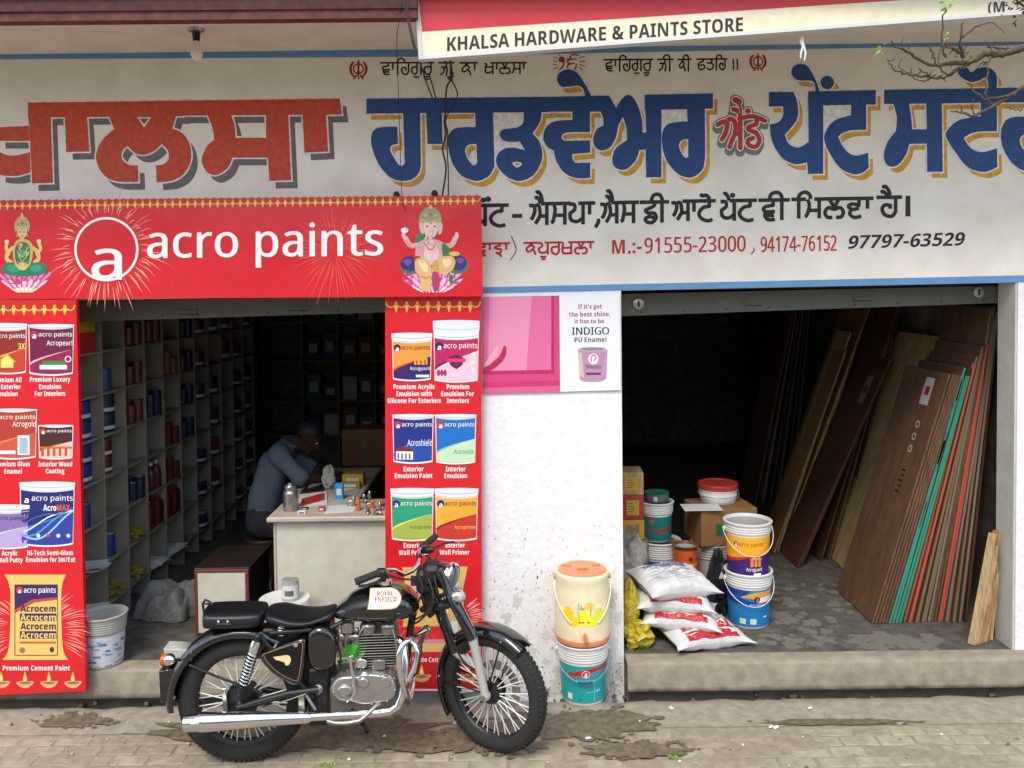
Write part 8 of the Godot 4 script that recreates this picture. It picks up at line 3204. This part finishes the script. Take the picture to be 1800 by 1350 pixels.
	# dark boards further in
	for i in 6:
		var b := board("dark brown board, %s of six leaning behind the front stack" % NTH[i], [2.26, 2.29, 2.50, 2.58, 2.66, 2.74][i], [3.0, 3.02, 3.14, 3.17, 3.19, 3.21][i], [1.84, 1.86, 2.3, 2.35, 2.28, 2.4][i], [-1.6, -1.62, -1.75, -1.78, -1.82, -1.86][i], [0.55, 0.5, 0.8, 0.8, 0.8, 0.8][i], 0.016, M.ply_dark if i != 3 else M.ply_brown, "dark boards in the middle stack")
		if i == 0:
			var dir := Vector3(0.74, 1.65, 0).normalized()
			var out := Vector3(-dir.y, dir.x, 0)
			var a := Art.new()
			a.rect(0.22, 1.42, 0.32, 1.66, hx("8a8178"), 0.0)
			a.oval(0.27, 1.54, 0.03, 0.04, hx("3a2a2a"), 1.0)
			for e in 4:
				a.ring(0.2, 0.95 + 0.07 * e, 0.024, 0.008, hx("6a6058"), 0.5, 0, TAU, 12)
			mb = MB.new()
			a.lay(mb, func(p: Vector2, layer: float) -> Vector3: return dir * p.y + out * (0.0086 + layer * 0.0005) + Vector3(0, 0, 0.36 - p.x))
			local("print", mb, M.print, b)
	for i in 7:
		board("light brown board, %s of seven in the rear leaning stack" % NTH[i], 2.19 + 0.045 * i, [2.80, 2.86, 3.04, 3.07, 3.10, 3.13, 3.16][i], [1.9, 2.05, 2.25, 2.28, 2.3, 2.34, 2.3][i], -1.98 - 0.05 * i, [0.25, 0.3, 0.5, 0.5, 0.6, 0.6, 0.6][i], 0.016, M.ply_mid if i % 2 == 0 else M.ply_light, "light boards in the rear stack")
	for i in 6:
		board("grey-brown board, %s of six standing farthest back on the right" % NTH[i], 2.46 + 0.11 * i, 2.92 + 0.062 * i, 2.5, -3.5 - 0.1 * i, 0.6, 0.018, M.edge_grey if i % 2 else M.ply_brown, "boards standing farthest back")
	# strips of wood by the door post
	for i in 7:
		var sx := W(1709 + i * 7.0, 1150, -0.12).x
		var t2 := thing("wood_strip", "pale thin wood strip by the right door post, %s from the left of seven" % NTH[i], "wood strip", Vector3(sx, FLOOR_Y, -0.13 - 0.012 * i), "wood strips by the door post")
		mb = MB.new()
		mb.beam(Vector3(0, 0.004, 0), Vector3(3.0 + 0.012 * i - sx, 0.70 - 0.09 * ((i * 2) % 5), -0.02), 0.045, 0.007, Vector3(1.0, 0, 0.35), 0.001)
		local("strip", mb, M.strip_wood if i % 3 != 2 else M.ply_mid, t2)


# ---------- tree, cables, added houses across the road ----------
func tz(x: float, y: float, z := 1.9) -> Vector3:
	return W(1520.0 + x / 6.43, y / 6.43, z)


func limb(mb: MB, q: Array, r0: float, r1: float, s: int) -> void:
	var pts := []
	var rad := []
	var r := RandomNumberGenerator.new()
	r.seed = s
	for i in q.size() - 1:
		for k in 4:
			pts.append(q[i].cubic_interpolate(q[i + 1], q[maxi(i - 1, 0)], q[mini(i + 2, q.size() - 1)], k / 4.0) + Vector3(r.randf_range(-1, 1), r.randf_range(-1, 1), r.randf_range(-1, 1)) * 0.004)
	pts.append(q[-1])
	for i in pts.size():
		rad.append(lerpf(r0, r1, float(i) / (pts.size() - 1)) * r.randf_range(0.82, 1.22))
	mb.tube(pts, rad, 7)


func tree_and_cables() -> void:
	var foot := Vector3(3.6, 0.0, 1.9)
	var tree := thing("tree", "nearly bare tree whose twigs with a few young leaves reach in at the upper right", "tree", foot)
	var mb := MB.new()
	limb(mb, [foot + Vector3(0, -0.3, 0), foot + Vector3(0.05, 1.2, 0.02), foot + Vector3(-0.06, 2.6, 0.0), foot + Vector3(0.02, 4.2, 0.05), foot + Vector3(0.1, 6.0, 0.1)], 0.13, 0.05, 1)
	var trunk := part("trunk", mb, M.bark, tree)
	var lines := [
		[[[2900, 260, 1.9], [2300, 430, 1.88], [1800, 530, 1.9], [1640, 590, 1.92], [1500, 620, 1.9], [1370, 615, 1.88], [1200, 690, 1.87], [1050, 720, 1.86], [800, 730, 1.85], [640, 680, 1.86], [480, 590, 1.88], [360, 530, 1.9], [300, 460, 1.92]], 0.03, 0.004],
		[[[2900, 560, 1.95], [2300, 780, 1.96], [1800, 990, 1.96], [1650, 1080, 1.95], [1450, 1200, 1.94], [1240, 1310, 1.93], [1100, 1270, 1.92], [970, 1255, 1.9]], 0.022, 0.004],
		[[[1180, 700, 1.87], [1040, 800, 1.85], [900, 880, 1.83], [740, 870, 1.82], [560, 850, 1.81], [430, 830, 1.8], [300, 750, 1.8], [245, 665, 1.8]], 0.011, 0.003],
		[[[760, 880, 1.82], [690, 915, 1.82], [620, 910, 1.82], [540, 870, 1.82], [500, 830, 1.82], [390, 740, 1.82], [450, 635, 1.83]], 0.006, 0.002],
		[[[840, 730, 1.85], [880, 800, 1.85], [940, 830, 1.86], [1040, 800, 1.87]], 0.007, 0.005],
		[[[1100, 600, 1.88], [1000, 560, 1.9], [910, 500, 1.9]], 0.012, 0.004], [[[1120, 640, 1.88], [1090, 540, 1.9], [1075, 440, 1.92], [1110, 250, 1.94]], 0.012, 0.004],
		[[[1090, 440, 1.9], [1200, 340, 1.9], [1380, 260, 1.92], [1500, 300, 1.94], [1590, 380, 1.95]], 0.006, 0.002],
		[[[920, 650, 1.87], [880, 540, 1.87], [870, 430, 1.87], [880, 300, 1.87], [890, 180, 1.88], [930, 90, 1.88]], 0.008, 0.003],
		[[[800, 720, 1.85], [760, 600, 1.86], [720, 500, 1.87]], 0.006, 0.003], [[[825, 720, 1.85], [840, 620, 1.84], [850, 520, 1.84]], 0.005, 0.002],
		[[[1380, 690, 1.9], [1330, 720, 1.9], [1260, 790, 1.9]], 0.006, 0.002], [[[1450, 650, 1.9], [1340, 730, 1.9]], 0.006, 0.004],
		[[[1600, 550, 1.9], [1480, 540, 1.92], [1400, 530, 1.92], [1470, 470, 1.93]], 0.008, 0.003],
		[[[1450, 1190, 1.94], [1330, 1100, 1.93], [1230, 1020, 1.92], [1180, 930, 1.92]], 0.009, 0.003], [[[1620, 1080, 1.95], [1480, 1110, 1.95], [1340, 1110, 1.95]], 0.008, 0.004],
		[[[1380, 1100, 1.95], [1370, 960, 1.95], [1390, 760, 1.94], [1385, 690, 1.93]], 0.006, 0.003], [[[1250, 1300, 1.93], [1215, 1200, 1.93], [1220, 1120, 1.93]], 0.006, 0.002],
		[[[1090, 1270, 1.92], [1100, 1230, 1.92], [1070, 1180, 1.92]], 0.005, 0.002], [[[730, 850, 1.82], [660, 810, 1.82], [600, 770, 1.82]], 0.005, 0.003], [[[1780, 1240, 1.95], [1690, 1240, 1.95], [1610, 1215, 1.95]], 0.005, 0.002],
		[[[2300, 430, 1.88], [2000, 200, 1.9], [1750, 20, 1.92], [1600, -80, 1.92]], 0.012, 0.004]]
	for i in lines.size():
		var q := []
		for p in lines[i][0]:
			q.append(tz(p[0], p[1], p[2]))
		if i < 2:
			q.push_front(foot + Vector3(-0.02, [3.9, 3.5][i], 0.02))
		mb = MB.new()
		limb(mb, q, lines[i][1] * 0.62, lines[i][2] * 0.62, 30 + i)
		# spurs along the twig
		for k in 16:
			var at: Vector3 = q[rng.randi() % q.size()].lerp(q[rng.randi() % q.size()], 0.1)
			if i == 0 or i == 2 or i == 5:
				mb.tube([at, at + Vector3(rng.randf_range(-0.02, 0.02), rng.randf_range(-0.02, 0.03), rng.randf_range(-0.01, 0.01))], [0.003, 0.0012], 5)
		part("branch", mb, M.bark, trunk if i > 1 else tree)
	for q in [[960, 60, 70, 16, "leaf"], [180, 550, 50, 9, "leaf"], [930, 415, 38, 7, "leaf"], [1170, 720, 32, 5, "leaf"], [1650, 110, 90, 9, "bark"], [1750, 60, 80, 9, "bark"], [1700, 250, 30, 4, "bark"], [1100, 620, 80, 8, "bark"]]:
		for k in q[3]:
			var c := tz(q[0] + rng.randf_range(-1, 1) * q[2], q[1] + rng.randf_range(-1, 1) * q[2] * 0.9, 1.88 + rng.randf_range(-0.03, 0.03))
			mb = MB.new()
			mb.soft()
			var b := Basis.from_euler(Vector3(rng.randf_range(-1, 1), rng.randf() * 6, rng.randf_range(-1.2, 1.2)))
			var l := rng.randf_range(0.014, 0.026)
			var row := [c, c + b * Vector3(l * 0.5, 0.003, l * 0.28), c + b * Vector3(l, 0, 0), c + b * Vector3(l * 0.5, 0.003, -l * 0.28)]
			mb.quad(row[0], row[1], row[2], row[3])
			part("leaf", mb, M[q[4]], tree)
	# cables
	var cables := [
		[[[704, -40, 0.97], [705, 20, 0.97], [698, 60, 0.5], [699, 120, 0.06], [703, 250, 0.02], [707, 345, 0.09], [713, 372, 0.13]], 0.0022, "thin straight wire hanging from the overhang past the blue word to the red sign"],
		[[[708, -40, 1.0], [712, 10, 1.0], [722, 60, 1.0], [731, 98, 0.99]], 0.004, "cable along the left edge of the crooked board, left one of two"],
		[[[712, -40, 1.02], [717, 20, 1.02], [727, 70, 1.01], [733, 95, 0.99]], 0.003, "cable along the left edge of the crooked board, right one of two"],
		[[[741, 118, -0.03], [748, 140, 0.0], [755, 160, 0.0], [760, 172, -0.02]], 0.004, "short dark cable sloping across the top of the blue word, left one of two"],
		[[[755, 132, -0.03], [760, 150, 0.0], [766, 172, -0.02]], 0.004, "short dark cable sloping across the top of the blue word, right one of two"],
		[[[792, 108, -0.02], [794, 135, 0.0], [785, 155, 0.01], [783, 195, 0.01], [781, 215, 0.02], [784, 235, 0.02], [778, 262, 0.01], [784, 295, 0.01], [778, 340, 0.05], [776, 352, 0.09]], 0.0055, "dark twisted cable hanging down through the blue word"],
		[[[792, 138, -0.01], [801, 155, 0.01], [804, 168, 0.01], [797, 185, 0.01], [786, 203, 0.03], [783, 216, 0.035], [787, 232, 0.02], [786, 262, 0.03], [788, 300, 0.03], [788, 352, 0.09]], 0.004, "second dark cable looping beside the twisted one"]]
	for c in cables:
		var q := []
		for p in c[0]:
			q.append(W(p[0], p[1], p[2]))
		var fine := []
		for i in q.size() - 1:
			for k in 6:
				fine.append(q[i].cubic_interpolate(q[i + 1], q[maxi(i - 1, 0)], q[mini(i + 2, q.size() - 1)], k / 6.0))
		fine.append(q[-1])
		mb = MB.new()
		mb.tube(fine, c[1], 7)
		single("hanging_cable", mb, M.wire, c[2], "cable", "cables hanging before the wall")
	mb = MB.new()
	for s in ["786,136 798,134", "788,140 797,128", "792,126 795,142"]:
		var p := path(s)
		mb.tube([W(p[0].x, p[0].y, 0.0), W(p[1].x, p[1].y, 0.01)], 0.005, 6)
	single("cable_knot", mb, M.wire, "small knot where the twisted cable is tied below the top lettering", "knot")
	added_houses_across()


# the row of houses on the other side of the road, which the chrome mirrors; unseen, added to hold low sky light off the shop
func added_houses_across() -> void:
	var walls := [["b5b0a6", 4.5], ["a39a8e", 3.9], ["b8b5ae", 5.0], ["a08f84", 4.3]]
	for i in 4:
		var w = walls[i]
		var x0 := -15.0 + i * 7.6
		var t := thing("added_house_across", "%s house added unseen across the road behind the viewer to cut low sky light" % ["cream", "tan", "whitish", "brick-pink"][i], "house", Vector3(x0 + 3.7, 0, 12.0))
		var key := "house_%d" % i
		mk(key, hx(w[0]), 0.9, 0.0, T.grime, 0.4)
		var mb := MB.new()
		mb.bar(Vector3(x0, -0.1, 11.0), Vector3(x0 + 7.5, w[1], 17.0), 0.02)
		part("wall", mb, M[key], t)
		mb = MB.new()
		mb.bar(Vector3(x0 - 0.05, w[1] + 0.001, 10.85), Vector3(x0 + 7.55, w[1] + 0.15, 17.0), 0.02)
		part("parapet", mb, M.concrete, t)
		mb = MB.new()
		mb.bar(Vector3(x0 + 1.0, 0.0, 10.95), Vector3(x0 + 2.2, 2.2, 10.995), 0.01)
		part("door", mb, M.dark_wood, t)
		for k in 3:
			mb = MB.new()
			var up := 2.75 * (k / 3)
			var over := 1.6 + 1.5 * (k % 3)
			mb.bar(Vector3(x0 + 1.0 + over, 1.2 + up, 10.94), Vector3(x0 + 2.1 + over, 2.5 + up, 10.995), 0.01)
			var wn := part("window", mb, M.jamb, t)
			mb = MB.new()
			mb.bar(Vector3(x0 + 1.08 + over, 1.28 + up, 10.93), Vector3(x0 + 2.02 + over, 2.42 + up, 10.939))
			part("pane", mb, M.black_film, wn)
